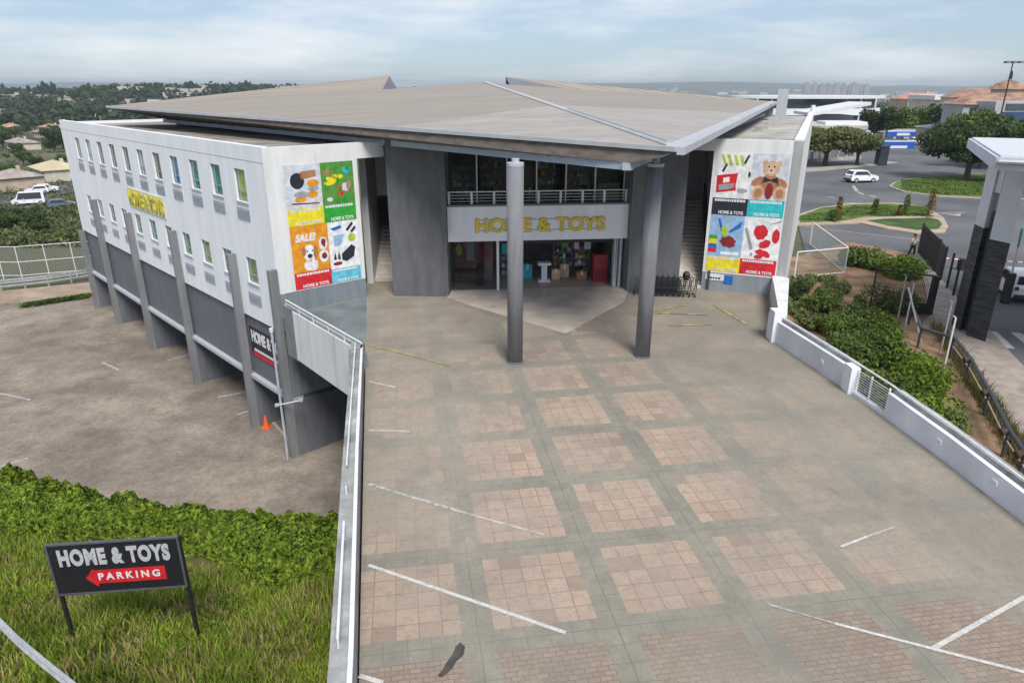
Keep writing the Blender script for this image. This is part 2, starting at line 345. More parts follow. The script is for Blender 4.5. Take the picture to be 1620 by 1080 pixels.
# --------------------------------------------------- plaza deck
def plaza_material():
    m = bpy.data.materials.new('plaza_pavers'); m.use_nodes = True; t = m.node_tree; t.nodes.clear(); N = t.nodes.new; L = t.links.new
    o = N('ShaderNodeOutputMaterial'); p = N('ShaderNodeBsdfPrincipled'); L(p.outputs[0], o.inputs[0]); p.inputs['Roughness'].default_value = 0.85; p.inputs['Specular IOR Level'].default_value = 0.3
    g = N('ShaderNodeNewGeometry')
    mp1 = N('ShaderNodeMapping'); mp1.vector_type = 'TEXTURE'; mp1.inputs['Location'].default_value = (1.28, 16.5, 0); mp1.inputs['Rotation'].default_value = (0, 0, R(8.8))
    wob = N('ShaderNodeTexNoise'); wob.inputs['Scale'].default_value = 1.7; wob.inputs['Detail'].default_value = 3; L(g.outputs['Position'], wob.inputs['Vector'])
    wsb = N('ShaderNodeVectorMath'); wsb.operation = 'MULTIPLY_ADD'; wsb.inputs[1].default_value = (.03, .03, 0); L(wob.outputs['Color'], wsb.inputs[0]); L(g.outputs['Position'], wsb.inputs[2])
    L(wsb.outputs[0], mp1.inputs[0])
    nw = N('ShaderNodeTexNoise'); nw.inputs['Scale'].default_value = 0.9; L(g.outputs['Position'], nw.inputs['Vector'])
    sx = N('ShaderNodeSeparateXYZ'); L(mp1.outputs[0], sx.inputs[0])
    def M(op, a, b=None, c=None):
        n = N('ShaderNodeMath'); n.operation = op
        for i, q in enumerate([a, b, c]):
            if q is None: continue
            if isinstance(q, (int, float)): n.inputs[i].default_value = q
            else: L(q, n.inputs[i])
        return n.outputs[0]
    P_ = 2.78
    def dist(c):          # distance from the nearest band centre
        f = M('FRACT', M('ADD', M('DIVIDE', c, P_), 0.5)); return M('MULTIPLY', M('ABSOLUTE', M('SUBTRACT', f, 0.5)), P_)
    dx = dist(sx.outputs[0]); dy = dist(sx.outputs[1])
    band = M('MAXIMUM', M('LESS_THAN', dx, 0.33), M('LESS_THAN', dy, 0.30))
    def lines(c, st, wd, off=0.0):
        f = M('FRACT', M('ADD', M('DIVIDE', c, st), off)); return M('LESS_THAN', M('MULTIPLY', M('MINIMUM', f, M('SUBTRACT', 1.0, f)), st), wd)
    bandj = M('MAXIMUM', M('MAXIMUM', M('LESS_THAN', dx, 0.014), M('LESS_THAN', dy, 0.012)), M('MAXIMUM', lines(sx.outputs[0], P_ / 6, 0.008), lines(sx.outputs[1], P_ / 6, 0.008)))
    bigj = M('MAXIMUM', lines(sx.outputs[0], P_ / 6, 0.013, 0.5), lines(sx.outputs[1], P_ / 6, 0.013, 0.5))
    # brick pavers near the street
    br = N('ShaderNodeTexBrick'); br.inputs['Scale'].default_value = 1.0; br.inputs['Brick Width'].default_value = 0.23; br.inputs['Row Height'].default_value = 0.12; br.inputs['Mortar Size'].default_value = 0.010
    br.inputs['Color1'].default_value = (0.285, 0.22, 0.175, 1); br.inputs['Color2'].default_value = (0.345, 0.275, 0.22, 1); br.inputs['Mortar'].default_value = (0.19, 0.15, 0.12, 1)
    L(mp1.outputs[0], br.inputs['Vector'])
    wn = N('ShaderNodeTexWhiteNoise'); wn.noise_dimensions = '2D'
    fl = N('ShaderNodeVectorMath'); fl.operation = 'SNAP'; fl.inputs[1].default_value = (P_ / 6, P_ / 6, 10)
    ad = N('ShaderNodeVectorMath'); ad.operation = 'ADD'; ad.inputs[1].default_value = (P_ / 12, P_ / 12, 0); L(mp1.outputs[0], ad.inputs[0]); L(ad.outputs[0], fl.inputs[0]); L(fl.outputs[0], wn.inputs['Vector'])
    slab = N('ShaderNodeValToRGB'); e = slab.color_ramp.elements; e[0].color = (0.40, 0.30, 0.235, 1); e[1].color = (0.50, 0.385, 0.30, 1); e2 = e.new(0.08); e2.color = (0.33, 0.25, 0.20, 1); e3 = e.new(0.16); e3.color = (0.43, 0.325, 0.255, 1)
    L(wn.outputs['Value'], slab.inputs[0])
    def mix(f, a, b, bt='MIX'):
        n = N('ShaderNodeMixRGB'); n.blend_type = bt
        for i, q in enumerate([f, a, b]):
            if isinstance(q, (int, float)): n.inputs[i].default_value = q
            elif isinstance(q, tuple): n.inputs[i].default_value = (*q, 1)
            else: L(q, n.inputs[i])
        return n.outputs[0]
    def noise(scale, lo, hi, detail=5, vec=None, rough=0.55):
        n = N('ShaderNodeTexNoise'); n.inputs['Scale'].default_value = scale; n.inputs['Detail'].default_value = detail; n.inputs['Roughness'].default_value = rough; L(vec or g.outputs['Position'], n.inputs['Vector'])
        r = N('ShaderNodeMapRange'); r.inputs[1].default_value = lo; r.inputs[2].default_value = hi; L(n.outputs['Fac'], r.inputs[0]); return r.outputs[0]
    slabc = mix(bigj, slab.outputs[0], (0.28, 0.215, 0.175))
    near = M('LESS_THAN', sx.outputs[1], -2 * P_)            # street side of the fifth cross band
    panel = mix(near, slabc, br.outputs['Color'])
    bandc = mix(noise(1.6, 0.3, 0.7), (0.215, 0.215, 0.175), (0.315, 0.305, 0.25))
    bandc = mix(bandj, bandc, (0.175, 0.175, 0.14))
    c = mix(band, panel, bandc)
    # worn, sand-stained tarmac film over the outer bays
    px_ = N('ShaderNodeSeparateXYZ'); L(g.outputs['Position'], px_.inputs[0])
    wear_r = N('ShaderNodeMapRange'); wear_r.inputs[1].default_value = 6.2; wear_r.inputs[2].default_value = 10.5
    L(M('ADD', M('ADD', px_.outputs[0], M('MULTIPLY', nw.outputs['Fac'], 2.6)), M('MULTIPLY', M('SUBTRACT', 15.0, px_.outputs[1]), -0.16)), wear_r.inputs[0])
    wear_l = N('ShaderNodeMapRange'); wear_l.inputs[1].default_value = 1.2; wear_l.inputs[2].default_value = -0.8
    L(M('ADD', px_.outputs[0], M('MULTIPLY', nw.outputs['Fac'], 1.6)), wear_l.inputs[0])
    nearok = N('ShaderNodeMapRange'); nearok.inputs[1].default_value = 12.3; nearok.inputs[2].default_value = 13.2
    L(M('ADD', px_.outputs[1], M('MULTIPLY', px_.outputs[0], 0.30)), nearok.inputs[0])
    nearok2 = N('ShaderNodeMapRange'); nearok2.inputs[1].default_value = 11.2; nearok2.inputs[2].default_value = 13.0; L(M('SUBTRACT', px_.outputs[1], M('MULTIPLY', M('SUBTRACT', px_.outputs[0], 8.0), 0.1)), nearok2.inputs[0])
    wl = M('MULTIPLY', M('MULTIPLY', wear_l.outputs[0], M('ADD', 0.40, M('MULTIPLY', nw.outputs['Fac'], 0.5))), nearok.outputs[0]); wr = M('MULTIPLY', M('MULTIPLY', wear_r.outputs[0], 0.80), nearok2.outputs[0])
    mps = N('ShaderNodeMapping'); mps.inputs['Scale'].default_value = (1.0, 0.45, 1); mps.inputs['Rotation'].default_value = (0, 0, R(-28)); L(g.outputs['Position'], mps.inputs[0])
    worn = mix(noise(0.42, 0.36, 0.62, 6, mps.outputs[0]), (0.33, 0.29, 0.235), (0.26, 0.262, 0.225))
    worn = mix(noise(1.1, 0.5, 0.75, 6, mps.outputs[0]), worn, (0.40, 0.32, 0.235))
    wornl = mix(noise(0.6, 0.35, 0.65, 6), (0.385, 0.335, 0.265), (0.33, 0.31, 0.26))
    c = mix(wl, c, wornl); c = mix(wr, c, worn)
    # general film of dust that blurs the pattern in patches
    c = mix(M('MULTIPLY', noise(0.33, 0.44, 0.62, 5, None, 0.6), 0.50), c, wornl)
    # grime and pale scuffs
    c = mix(noise(0.8, 0.58, 0.80, 8, None, 0.7), c, (0.20, 0.185, 0.15))
    c = mix(M('MULTIPLY', noise(2.2, 0.57, 0.68, 10, None, 0.82), 0.55), c, (0.50, 0.48, 0.44))
    c = mix(M('MULTIPLY', noise(1.3, 0.60, 0.68, 10, mps.outputs[0], 0.85), 0.55), c, (0.14, 0.135, 0.12))
    c = mix(M('MULTIPLY', noise(9.0, 0.50, 0.8, 3), 0.35), c, (0.17, 0.15, 0.125))
    c = mix(M('MULTIPLY', noise(0.30, 0.50, 0.70, 5), 0.38), c, (0.165, 0.155, 0.14))
    c = mix(M('MULTIPLY', noise(3.5, 0.48, 0.70, 9, None, .75), 0.45), c, (0.18, 0.17, 0.15))
    c = mix(M('MULTIPLY', noise(28, 0.45, 0.7, 4), 0.30), c, (0.16, 0.145, 0.125))
    can = N('ShaderNodeMapRange'); can.inputs[1].default_value = 22.5; can.inputs[2].default_value = 27.5; L(M('ADD', px_.outputs[1], M('MULTIPLY', nw.outputs['Fac'], 1.5)), can.inputs[0])  # patchy darker tone from the canopy edge towards the shop
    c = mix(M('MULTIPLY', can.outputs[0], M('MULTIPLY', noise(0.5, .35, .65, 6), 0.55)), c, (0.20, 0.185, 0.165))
    c = mix(M('MULTIPLY', noise(0.22, 0.42, 0.58, 6, mps.outputs[0], .65), 0.22), c, (0.24, 0.225, 0.185))
    c = mix(1.0, c, (0.95, 0.93, 0.92), 'MULTIPLY')
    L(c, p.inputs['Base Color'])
    n3 = N('ShaderNodeTexNoise'); n3.inputs['Scale'].default_value = 18; L(g.outputs['Position'], n3.inputs['Vector'])
    b = N('ShaderNodeBump'); b.inputs['Strength'].default_value = 0.25; b.inputs['Distance'].default_value = 0.02; L(n3.outputs['Fac'], b.inputs['Height']); L(b.outputs[0], p.inputs['Normal'])
    return m
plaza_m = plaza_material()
WALL_R = [(11.0, 27.9), (11.45, 25.3), (11.88, 22.6), (12.16, 20.6), (12.50, 17.5), (12.72, 14.4), (13.0, 9.0), (14.5, 2.0), (16, -6)]
WALL_L = [(-10.35, 30.05), (-5.62, 24.39), (-2.75, 9.4), (-2.0, 5.2)]
mb = MB()
deck_poly = [(-1.6, -6)] + [(-2.0, 5.2), (-2.75, 9.4), (-5.62, 24.39), (-10.35, 30.05), (-10.9, 31.0), (-6, 46), (10, 48), (13.9, 34.2)] + WALL_R
mb.prism([(x, y) for x, y in deck_poly], -0.7, 0.0)
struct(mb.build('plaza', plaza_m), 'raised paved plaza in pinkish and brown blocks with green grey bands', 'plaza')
# porch slab of pale tiles
tile = mat('porch_tile', (0.50, 0.43, 0.37), 0.35, 0.10, 1.0, col2=(0.60, 0.53, 0.46), spec=0.5)
mb = MB(); mb.prism([(-3.35, 33.95), (-2.2, 32.6), (2.35, 28.4), (5.6, 33.1), (6.1, 34.9), (6.1, 36.1), (-3.3, 35.2)], -0.1, 0.03)
struct(mb.build('porch_floor', tile), 'pale beige tiled porch floor in front of the shop doors', 'floor')
# painted lines on the plaza
DZ = 0.005
def pl(a, b, wd, lab, m=None):
    global DZ
    DZ += .0012
    return line_strip(G(a[0], a[1], DZ), G(b[0], b[1], DZ), wd, DZ, label=lab, m=m)
bright = mat('fresh_white_line', (0.60, 0.58, 0.55), 0.8, 0.1, 5, col2=(0.72, 0.70, 0.67), grain=.35, gscale=14)
faint = mat('faded_white_line', (0.38, 0.35, 0.30), 0.9, 0.1, 3, col2=(0.52, 0.49, 0.43))
pl((583, 893), (895, 1000), 0.09, 'bright white bay line crossing the pink blocks at lower left', bright)
pl((583, 765), (740, 812), 0.10, 'white bay line reaching the left parapet halfway down the plaza', paint)
pl((740, 812), (860, 845), 0.08, 'faded end of the bay line in the middle of the plaza', faint)
pl((583, 680), (650, 682), 0.12, 'faded bay line beside the left parapet, third from the front', faint)
pl((583, 603), (625, 612), 0.12, 'faded bay line beside the left parapet nearest the yellow line', faint)
pl((568, 1068), (606, 1079), 0.10, 'short white line at the bottom edge by the left parapet', bright)
pl((1215, 955), (1320, 985), 0.045, 'thin worn line end among the brown pavers', paint)
pl((1320, 985), (1475, 1025), 0.075, 'white bay line on brown pavers left of the junction', bright)
pl((1475, 1025), (1625, 1063), 0.085, 'white bay line leaving the frame at lower right', bright)
pl((1474, 1026), (1622, 943), 0.10, 'white bay line rising to the right from the junction', bright)
pl((1330, 864), (1372, 848), 0.075, 'short white dash on the right side of the plaza', bright)
pl((1372, 848), (1415, 833), 0.06, 'faded tip of the short dash on the right side of the plaza', faint)
yel = mat('worn_yellow_line', (0.40, 0.30, 0.14), 0.9, 0.2, 3, col2=(0.54, 0.39, 0.14), grain=.3, gscale=9)
pl((585, 546), (712, 578), 0.09, 'yellow line crossing the plaza from the left parapet', yel)
yel2 = mat('scuffed_yellow_hatching', (0.27, 0.235, 0.17), 0.9, 0.2, 2.2, col2=(0.46, 0.35, 0.13), thr=(0.45, 0.6))
for a, b, q in (((1000, 499), (1085, 482), 'nearest the right column'), ((1060, 515), (1125, 513), 'in the middle of the hatching'), ((1130, 482), (1180, 512), 'slanting below the stairs'), ((1035, 495), (1120, 497), 'behind the right column')):
    pl(a, b, 0.16, 'scuffed yellow bay stripe in front of the right stairs, ' + q, yel2)
# dark oil stain
ST = mat('oil_stain', (0.07, 0.06, 0.055), 0.7, 0.3, 4)
st_pts = [(728, 1015), (736, 1022), (733, 1036), (722, 1045), (716, 1056), (706, 1066), (698, 1071), (692, 1068), (700, 1058), (707, 1046), (716, 1034), (721, 1022)]
mb = MB(); mb.poly([G(u, v, 0.0045) for u, v in st_pts]); struct(mb.build('ground_stain', ST), 'dark oil stain on the brown pavers near the bottom edge', 'stain')
# thresholds between the stairs and plaza
# ================================================================== the shop building
B = thing('shop_building', 'white and grey two winged shop with fanned metal roof behind the plaza', 'building', (1.5, 35, 0))
FL = Fr((-10.9, 31.0), (-0.69419, 0.71979), flip=True)      # long left facade, s runs away from the corner
assert FL.nrm[0] < 0
LL = 35.15
wl = 1.16
holes = []
for k in range(11):
    s0 = 2.10 + 2.835 * k
    holes += [(s0, s0 + wl, 5.02, 6.53), (s0, s0 + wl, 1.0, 2.28)]
mb = MB(); FL.holes(mb, 0, LL, -0.92, 7.66, 0.3, holes); mb.build('wall', white, B)
up_c = ['yellow', 'teal', 'teal', 'blue', 'brown', 'pale', 'brown', 'dark', 'dark', 'pale', 'dark']
lo_c = ['olive', 'teal', 'olive', 'green', 'green', 'teal', 'green', 'pale', 'dark', 'pale', 'pale']
fr_m = mat('window_frame', (0.30, 0.32, 0.33), 0.5, 0.05, 5)
for k in range(11):
    for (z0, z1, cc, gz0, gz1) in ((5.02, 6.53, up_c[k], 4.16, 4.70), (1.0, 2.28, lo_c[k], -0.08, 0.46)):
        s0 = 2.10 + 2.835 * k; s1 = s0 + wl
        f = MB()
        for a, b, c, d_ in ((s0, s0 + .05, z0, z1), (s1 - .05, s1, z0, z1), (s0 + .05, s1 - .05, z0, z0 + .05), (s0 + .05, s1 - .05, z1 - .05, z1), (s0 + .05, s1 - .05, z0 + (z1 - z0) * .3, z0 + (z1 - z0) * .3 + .04)):
            FL.box(f, a, b, -0.14, -0.08, c, d_)
        wo = f.build('window', fr_m, B)
        p = MB(); FL.box(p, s0 + .05, s1 - .05, -0.115, -0.105, z0 + .05, z1 - .05); p.build('pane', win_glass, wo)
        c = MB(); n = 14
        for q in range(n):
            a0 = s0 + (s1 - s0) * q / n; a1 = s0 + (s1 - s0) * (q + 1) / n; o0 = -0.17 - 0.03 * (q % 2); o1 = -0.17 - 0.03 * ((q + 1) % 2)
            c.poly([FL.P(a0, o0, z0), FL.P(a1, o1, z0), FL.P(a1, o1, z1), FL.P(a0, o0, z1)])
        c.build('curtain', CM[cc], wo)
        si = MB(); FL.box(si, s0 - .06, s1 + .06, 0.001, 0.07, z0 - .08, z0 - .002); si.build('sill', grey_lt, wo)
        g = MB(); FL.box(g, s0 - .02, s1 + .18, 0.001, 0.02, gz0, gz1)
        for q in range(7):
            zz = gz0 + .03 + q * (gz1 - gz0 - .06) / 7
            g.hexa([FL.P(s0 + .02, .02, zz), FL.P(s1 + .14, .02, zz), FL.P(s1 + .14, .055, zz), FL.P(s0 + .02, .055, zz)], [FL.P(s0 + .02, .02, zz + .045), FL.P(s1 + .14, .02, zz + .045), FL.P(s1 + .14, .03, zz + .045), FL.P(s0 + .02, .03, zz + .045)])
        g.build('vent_grille', grille_m, B)
# dark room backs so nothing shows through behind the curtains
mb = MB(); FL.box(mb, 0.5, LL - 0.5, -0.8, -0.6, -0.6, 7.2); mb.build('inner_wall', dark_int, B)
# joint line in white panels
mb = MB()
FL.box(mb, 0.01, LL, 0.001, 0.012, 6.98, 7.0)
mb.build('panel_joint', grey_lt, B)
# grey lower storey band
mb = MB(); FL.box(mb, 0.02, LL, -0.45, -0.15, -4.33, -0.925); mb.build('lower_wall', grey, B)
mb = MB(); FL.box(mb, 0.02, LL, -0.62, 0.12, -4.52, -4.334); mb.build('edge_beam', grey_lt, B)
mb = MB(); FL.box(mb, 0.02, LL, -15, -0.63, -4.52, -4.3); mb.build('floor_slab', grey_dk, B)
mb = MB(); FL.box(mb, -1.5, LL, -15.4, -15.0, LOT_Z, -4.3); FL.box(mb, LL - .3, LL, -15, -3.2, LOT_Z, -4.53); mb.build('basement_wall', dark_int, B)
FIN = mat('fin_grey', (0.20, 0.205, 0.215), 0.8, 0.12, 1.0, bump=0.1, stretch=(3, 3, .5))
cs = [0.0, 4.5, 12.75, 21.0, 28.9, 34.75]
for k, t in enumerate(cs):
    c = MB(); FL.box(c, t - .12, t + .12, 0.012, 0.42, LOT_Z, 2.22 if k < 5 else -0.9)
    c.build('fin_column', FIN, B)
    c = MB(); FL.box(c, t - .13, t + .13, -3.3, 0.011, LOT_Z, -4.525); c.build('fin_wall', grey, B)
# flat roof of left wing
flat_m = mat('flat_roof_felt', (0.24, 0.215, 0.19), 0.9, 0.25, 0.5, col2=(0.36, 0.33, 0.29))
mb = MB(); FL.box(mb, 0.3, LL - .3, -14, -0.301, 7.1, 7.3); mb.build('flat_roof', flat_m, B)
mb = MB(); FL.box(mb, LL - .3, LL, -14, -0.301, -4.3, 7.5); mb.build('end_wall', white, B)
# left wing front
WF = Fr((-10.9, 31.0), (0.76, 0.65))
mb = MB(); WF.box(mb, 0.003, 4.55, -0.3, 0.0, 1.0, 6.9); WF.box(mb, 0.003, 6.05, -0.3, 0.0, 6.9, 7.63); mb.build('front_wall', white_old, B)
mb = MB(); WF.box(mb, 0.003, 4.55, -0.32, -0.02, -4.3, 0.999); mb.build('wall_base', mat('blue_grey_plinth', (0.19, 0.22, 0.245), 0.8, 0.12, 1.2, stretch=(3, 3, .5)), B)
mb = MB(); WF.box(mb, -0.0, 0.3, -0.34, 0.03, -1.6, 1.0); mb.build('corner_post', grey_mid, B)
RF = Fr((10.43, 35.34), (0.92, -0.39))
mb = MB(); RF.box(mb, -0.38, 3.72, -0.3, 0.0, 0.95, 7.12); RF.box(mb, -1.78, 3.72, -0.3, 0.0, 7.12, 7.7); mb.build('front_wall', white_old, B)
mb = MB(); RF.box(mb, -0.38, 3.72, -0.32, -0.02, 0, 0.949); mb.build('wall_base', mat('pale_blue_grey_plinth', (0.25, 0.275, 0.31), 0.8, 0.12, 1.2, stretch=(3, 3, .5)), B)
# right wing outer wall and roof
c_out = RF.P(3.72, 0, 0)
FRr = Fr((c_out.x, c_out.y), (0.39, 0.92))          # outward normal to +x
mb = MB(); FRr.box(mb, 0.0, 38, -0.45, 0.0, -2.3, 7.78); mb.build('side_wall', white_old, B)
mb = MB(); FRr.box(mb, 0.31, 37.8, -14, -0.451, 7.15, 7.4); mb.build('flat_roof', mat('pale_flat_roof', (0.36, 0.335, 0.30), 0.9, 0.18, 0.5, col2=(0.48, 0.46, 0.42)), B)
mb = MB(); FRr.box(mb, 0.4, 38, -14, -0.451, -2.3, -0.02); FRr.box(mb, 37.7, 38, -14, -0.451, -0.02, 7.14); mb.build('rear_wall', white_old, B)
# shop front frame
SF = Fr((-3.3, 34.5), (0.995, 0.1))
SW = 9.33
# towers
def rect_tower(p0, p1, depth, z0, z1, m, name='tower_wall'):
    f = Fr(p0, (p1[0] - p0[0], p1[1] - p0[1])); L_ = math.hypot(p1[0] - p0[0], p1[1] - p0[1]); mb = MB(); f.box(mb, 0, L_, -depth, 0, z0, z1); return mb.build(name, m, B), f
rect_tower((-6.1, 34.15), (-3.25, 34.05), 3.2, 0, 8.05, grey_dk)
tr1 = (6.05, 35.0); tr2 = (7.05, 35.15)
rect_tower(tr1, tr2, 3.0, 0, 8.0, mat('grey_render_return', (0.15, 0.155, 0.16), 0.85, 0.1, 1.2, bump=.15, stretch=(3, 3, .6)))
rect_tower((7.055, 34.7), (8.62, 34.5), 3.4, 0, 8.2, grey_dk)
# balcony band
mb = MB(); SF.box(mb, 0.0, SW, -0.6, 0.0, 2.74, 4.5); mb.build('balcony_wall', white, B)
mb = MB(); SF.box(mb, 0.0, SW, -0.62, 0.06, 4.502, 4.58); mb.build('balcony_coping', grey_mid, B)
mb = MB(); SF.box(mb, 0.0, SW, -7, -0.601, 4.1, 4.3); mb.build('upper_floor', concrete, B)
mb = MB(); SF.box(mb, -0.5, SW + .5, -8, -0.9, 7.42, 7.6); mb.build('ceiling', dark_int, B)
rl = MB(); SF.box(rl, 0.05, SW - .05, -0.26, -0.2, 5.17, 5.22)
for q in range(1, 4): rl.tube(SF.P(.05, -.23, 4.58 + q * .15), SF.P(SW - .05, -.23, 4.58 + q * .15), .014, 6)
ro = rl.build('balcony_rail', rail_w, B)
for q in range(9):
    s = 0.12 + q * (SW - .3) / 8; c = MB(); SF.box(c, s, s + .11, -0.27, -0.19, 4.581, 5.169); c.build('rail_post', rail_w, ro)
# upper glazing with mullions
for q in range(7):
    s = 0.06 + q * (SW - .16) / 6; c = MB(); SF.box(c, s, s + .06, -1.05, -0.93, 4.301, 7.42); c.build('mullion', rail_w, B)
    if q < 6:
        g = MB(); SF.box(g, s + .065, s + (SW - .16) / 6 - .005, -1.0, -0.99, 4.32, 7.40); g.build('upper_glass', shop_glass, B)
mb = MB(); SF.box(mb, 0, SW, -1.1, -0.88, 7.18, 7.42); mb.build('glazing_head', beam_m, B)
mb = MB(); SF.box(mb, -.4, SW + .4, -7.3, -7.0, 0.0, 7.4); SF.box(mb, -.4, -.003, -7, -3.5, 0.02, 7.4); SF.box(mb, SW + .02, SW + .4, -7, -3.1, 0.02, 7.4); mb.build('rear_shop_wall', mat('shop_interior_wall', (0.30, 0.27, 0.25), 0.9, .3, 1), B)
mb = MB(); SF.box(mb, -.4, SW + .4, -7, -0.5, -.05, 0.035); mb.build('shop_floor', mat('shop_floor_tile', (0.42, 0.35, 0.29), 0.4, .1, 1), B)
# lower shopfront: left display glass, door post, folded doors right
mb = MB(); SF.box(mb, 2.55, 2.68, -0.5, -0.36, 0.03, 2.74); mb.build('door_post', rail_w, B)
mb = MB(); SF.box(mb, 0.02, 2.54, -0.44, -0.43, 0.1, 2.72); mb.build('display_glass', shop_glass, B)
mb = MB(); SF.box(mb, 2.69, 8.75, -0.75, -0.62, 2.45, 2.739); mb.build('shutter_box', black, B)
for q, (a, n_) in enumerate(((8.78, -0.42), (8.93, -0.62), (9.06, -0.40), (9.18, -0.60))):
    d = MB(); SF.box(d, a, a + .07, n_ - .35, n_ + .1, 0.04, 2.7); d.build('folding_door', mat('door_leaf', (0.55, 0.58, 0.62), .4, .1, 5), B)
# interior partition behind display
mb = MB(); SF.box(mb, 0.1, 2.5, -2.6, -2.5, 0.04, 2.7); mb.build('display_backdrop', mat('dusky_pink_wall', (0.50, 0.27, 0.29), .9, .25, 1.5), B)
# stairs both sides
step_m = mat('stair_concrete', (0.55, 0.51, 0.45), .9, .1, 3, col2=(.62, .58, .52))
def stairs(fr, s0, s1, n0, z_step, run, cnt, wallside):
    st = MB()
    for q in range(cnt):
        fr.box(st, s0, s1, n0 - run * (q + 1), n0 - run * q - .001, max(0.0, z_step * q - .15), z_step * (q + 1))
    return st.build('staircase', step_m, B)
WS = Fr(tuple(WF.P(4.58, 0, 0)[:2]), (0.76, 0.65))
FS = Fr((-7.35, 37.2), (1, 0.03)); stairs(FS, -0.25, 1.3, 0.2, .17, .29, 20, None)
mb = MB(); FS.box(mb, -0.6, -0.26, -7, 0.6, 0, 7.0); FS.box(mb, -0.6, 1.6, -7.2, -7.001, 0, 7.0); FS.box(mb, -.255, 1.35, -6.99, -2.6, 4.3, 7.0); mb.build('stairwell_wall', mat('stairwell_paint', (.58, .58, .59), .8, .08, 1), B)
mb = MB(); FS.box(mb, -.255, 1.35, -2.59, -2.5, 2.55, 4.2); mb.build('stair_void_shade', dark_int, B)  # near-black panel stands in for the shade in the hollow above the steps
hr = MB(); hr.path([FS.P(1.15, 0.1, 1.0), FS.P(1.15, -5.2, 4.1)], .03); hr.path([FS.P(1.15, .1, 1.0), FS.P(1.15, .1, 0)], .03); hr.build('handrail', rail_w, B)
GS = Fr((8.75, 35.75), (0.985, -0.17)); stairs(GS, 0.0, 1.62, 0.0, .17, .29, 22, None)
# sloping dark balustrade of the right stairs
mb = MB()
a0 = GS.P(1.63, 0.2, 0); a1 = GS.P(1.63, -6.4, 0); b0 = GS.P(1.75, 0.2, 0); b1 = GS.P(1.75, -6.4, 0)
mb.hexa([(a0.x, a0.y, 0), (b0.x, b0.y, 0), (b1.x, b1.y, 3.6), (a1.x, a1.y, 3.6)], [(a0.x, a0.y, 1.0), (b0.x, b0.y, 1.0), (b1.x, b1.y, 4.75), (a1.x, a1.y, 4.75)]); mb.build('stair_balustrade', mat('dark_balustrade', (0.05, 0.053, 0.06), .8, .1, 2), B)
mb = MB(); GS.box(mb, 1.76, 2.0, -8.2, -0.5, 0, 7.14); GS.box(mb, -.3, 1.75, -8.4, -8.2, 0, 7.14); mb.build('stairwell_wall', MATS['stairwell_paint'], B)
# canopy columns
col_m = mat('column_grey', (0.215, 0.22, 0.235), .8, .12, 1.6, stretch=(3, 3, .4), bump=.15, grain=.12, gscale=10, mid=.12, mscale=1.5)
for (cx, cy, h) in ((0.12, 25.15, 7.50), (5.23, 25.75, 7.42)):
    c = MB(); c.lathe(cx, cy, [(0.30, 0), (0.30, h)], 32); co = c.build('canopy_column', col_m, B, smooth=False)
    for p in co.data.polygons:
        if len(p.vertices) == 4: p.use_smooth = True
    c = MB(); c.lathe(cx, cy, [(0.335, 0.001), (0.335, .05), (.302, .07)], 32); c.build('column_base', mat('column_base_grey', (.12, .12, .125), .9, .2, 6), co)
    c = MB(); c.lathe(cx, cy, [(0.31, h + .001), (0.31, h + .12), (.14, h + .13), (.14, h + .26)], 24); c.build('column_cap', grey_lt, co)
# ---------------- roof
E0 = G(1071, 234, 8.3); Lc = G(170, 168, 8.72); Rc = G(1225, 161, 8.72); S1 = Yp(765, 130, 60)
N1 = on_plane(605, 142, E0, S1, Lc); R2 = on_plane(895, 140, E0, S1, Rc); M1 = on_plane(806, 134, E0, S1, Rc)
T1 = Yp(616, 120, N1.y + 3.0); R1 = Yp(800, 122, M1.y + .6)
def roof_material():
    m = bpy.data.materials.new('roof_sheeting'); m.use_nodes = True; t = m.node_tree; t.nodes.clear(); N = t.nodes.new; L = t.links.new
    o = N('ShaderNodeOutputMaterial'); p = N('ShaderNodeBsdfPrincipled'); L(p.outputs[0], o.inputs[0]); p.inputs['Roughness'].default_value = .55; p.inputs['Metallic'].default_value = .0
    g = N('ShaderNodeNewGeometry'); mpn = N('ShaderNodeMapping'); mpn.inputs['Rotation'].default_value = (0, 0, R(-8)); L(g.outputs['Position'], mpn.inputs[0])
    wv = N('ShaderNodeTexWave'); wv.bands_direction = 'Y'; wv.inputs['Scale'].default_value = 0.75; wv.inputs['Distortion'].default_value = 0.15; L(mpn.outputs[0], wv.inputs['Vector'])
    st = N('ShaderNodeMapping'); st.inputs['Scale'].default_value = (.12, 1.6, 1); L(mpn.outputs[0], st.inputs[0])
    n = N('ShaderNodeTexNoise'); n.inputs['Scale'].default_value = 1.0; n.inputs['Detail'].default_value = 6; L(st.outputs[0], n.inputs['Vector'])
    r = N('ShaderNodeValToRGB'); r.color_ramp.elements[0].position = .3; r.color_ramp.elements[1].position = .7
    r.color_ramp.elements[0].color = (.29, .25, .205, 1); r.color_ramp.elements[1].color = (.375, .33, .275, 1); L(n.outputs['Fac'], r.inputs[0])
    mx_ = N('ShaderNodeMixRGB'); mx_.blend_type = 'MULTIPLY'; mx_.inputs[0].default_value = .22; L(r.outputs[0], mx_.inputs[1]); L(wv.outputs['Color'], mx_.inputs[2])
    L(mx_.outputs[0], p.inputs['Base Color'])
    b = N('ShaderNodeBump'); b.inputs['Strength'].default_value = .4; b.inputs['Distance'].default_value = .04; L(wv.outputs['Fac'], b.inputs['Height']); L(b.outputs[0], p.inputs['Normal'])
    return m
roof_m = roof_material()
lerp = lambda a, b, t: a + (b - a) * t
eL = lerp(E0, Lc, 0.30); eR = lerp(E0, Rc, 0.52); sp = lerp(E0, S1, 0.42)
rb = MB(); rb.poly([eL, sp, S1, N1, Lc]); rb.poly([sp, eR, Rc, R2, M1, S1])
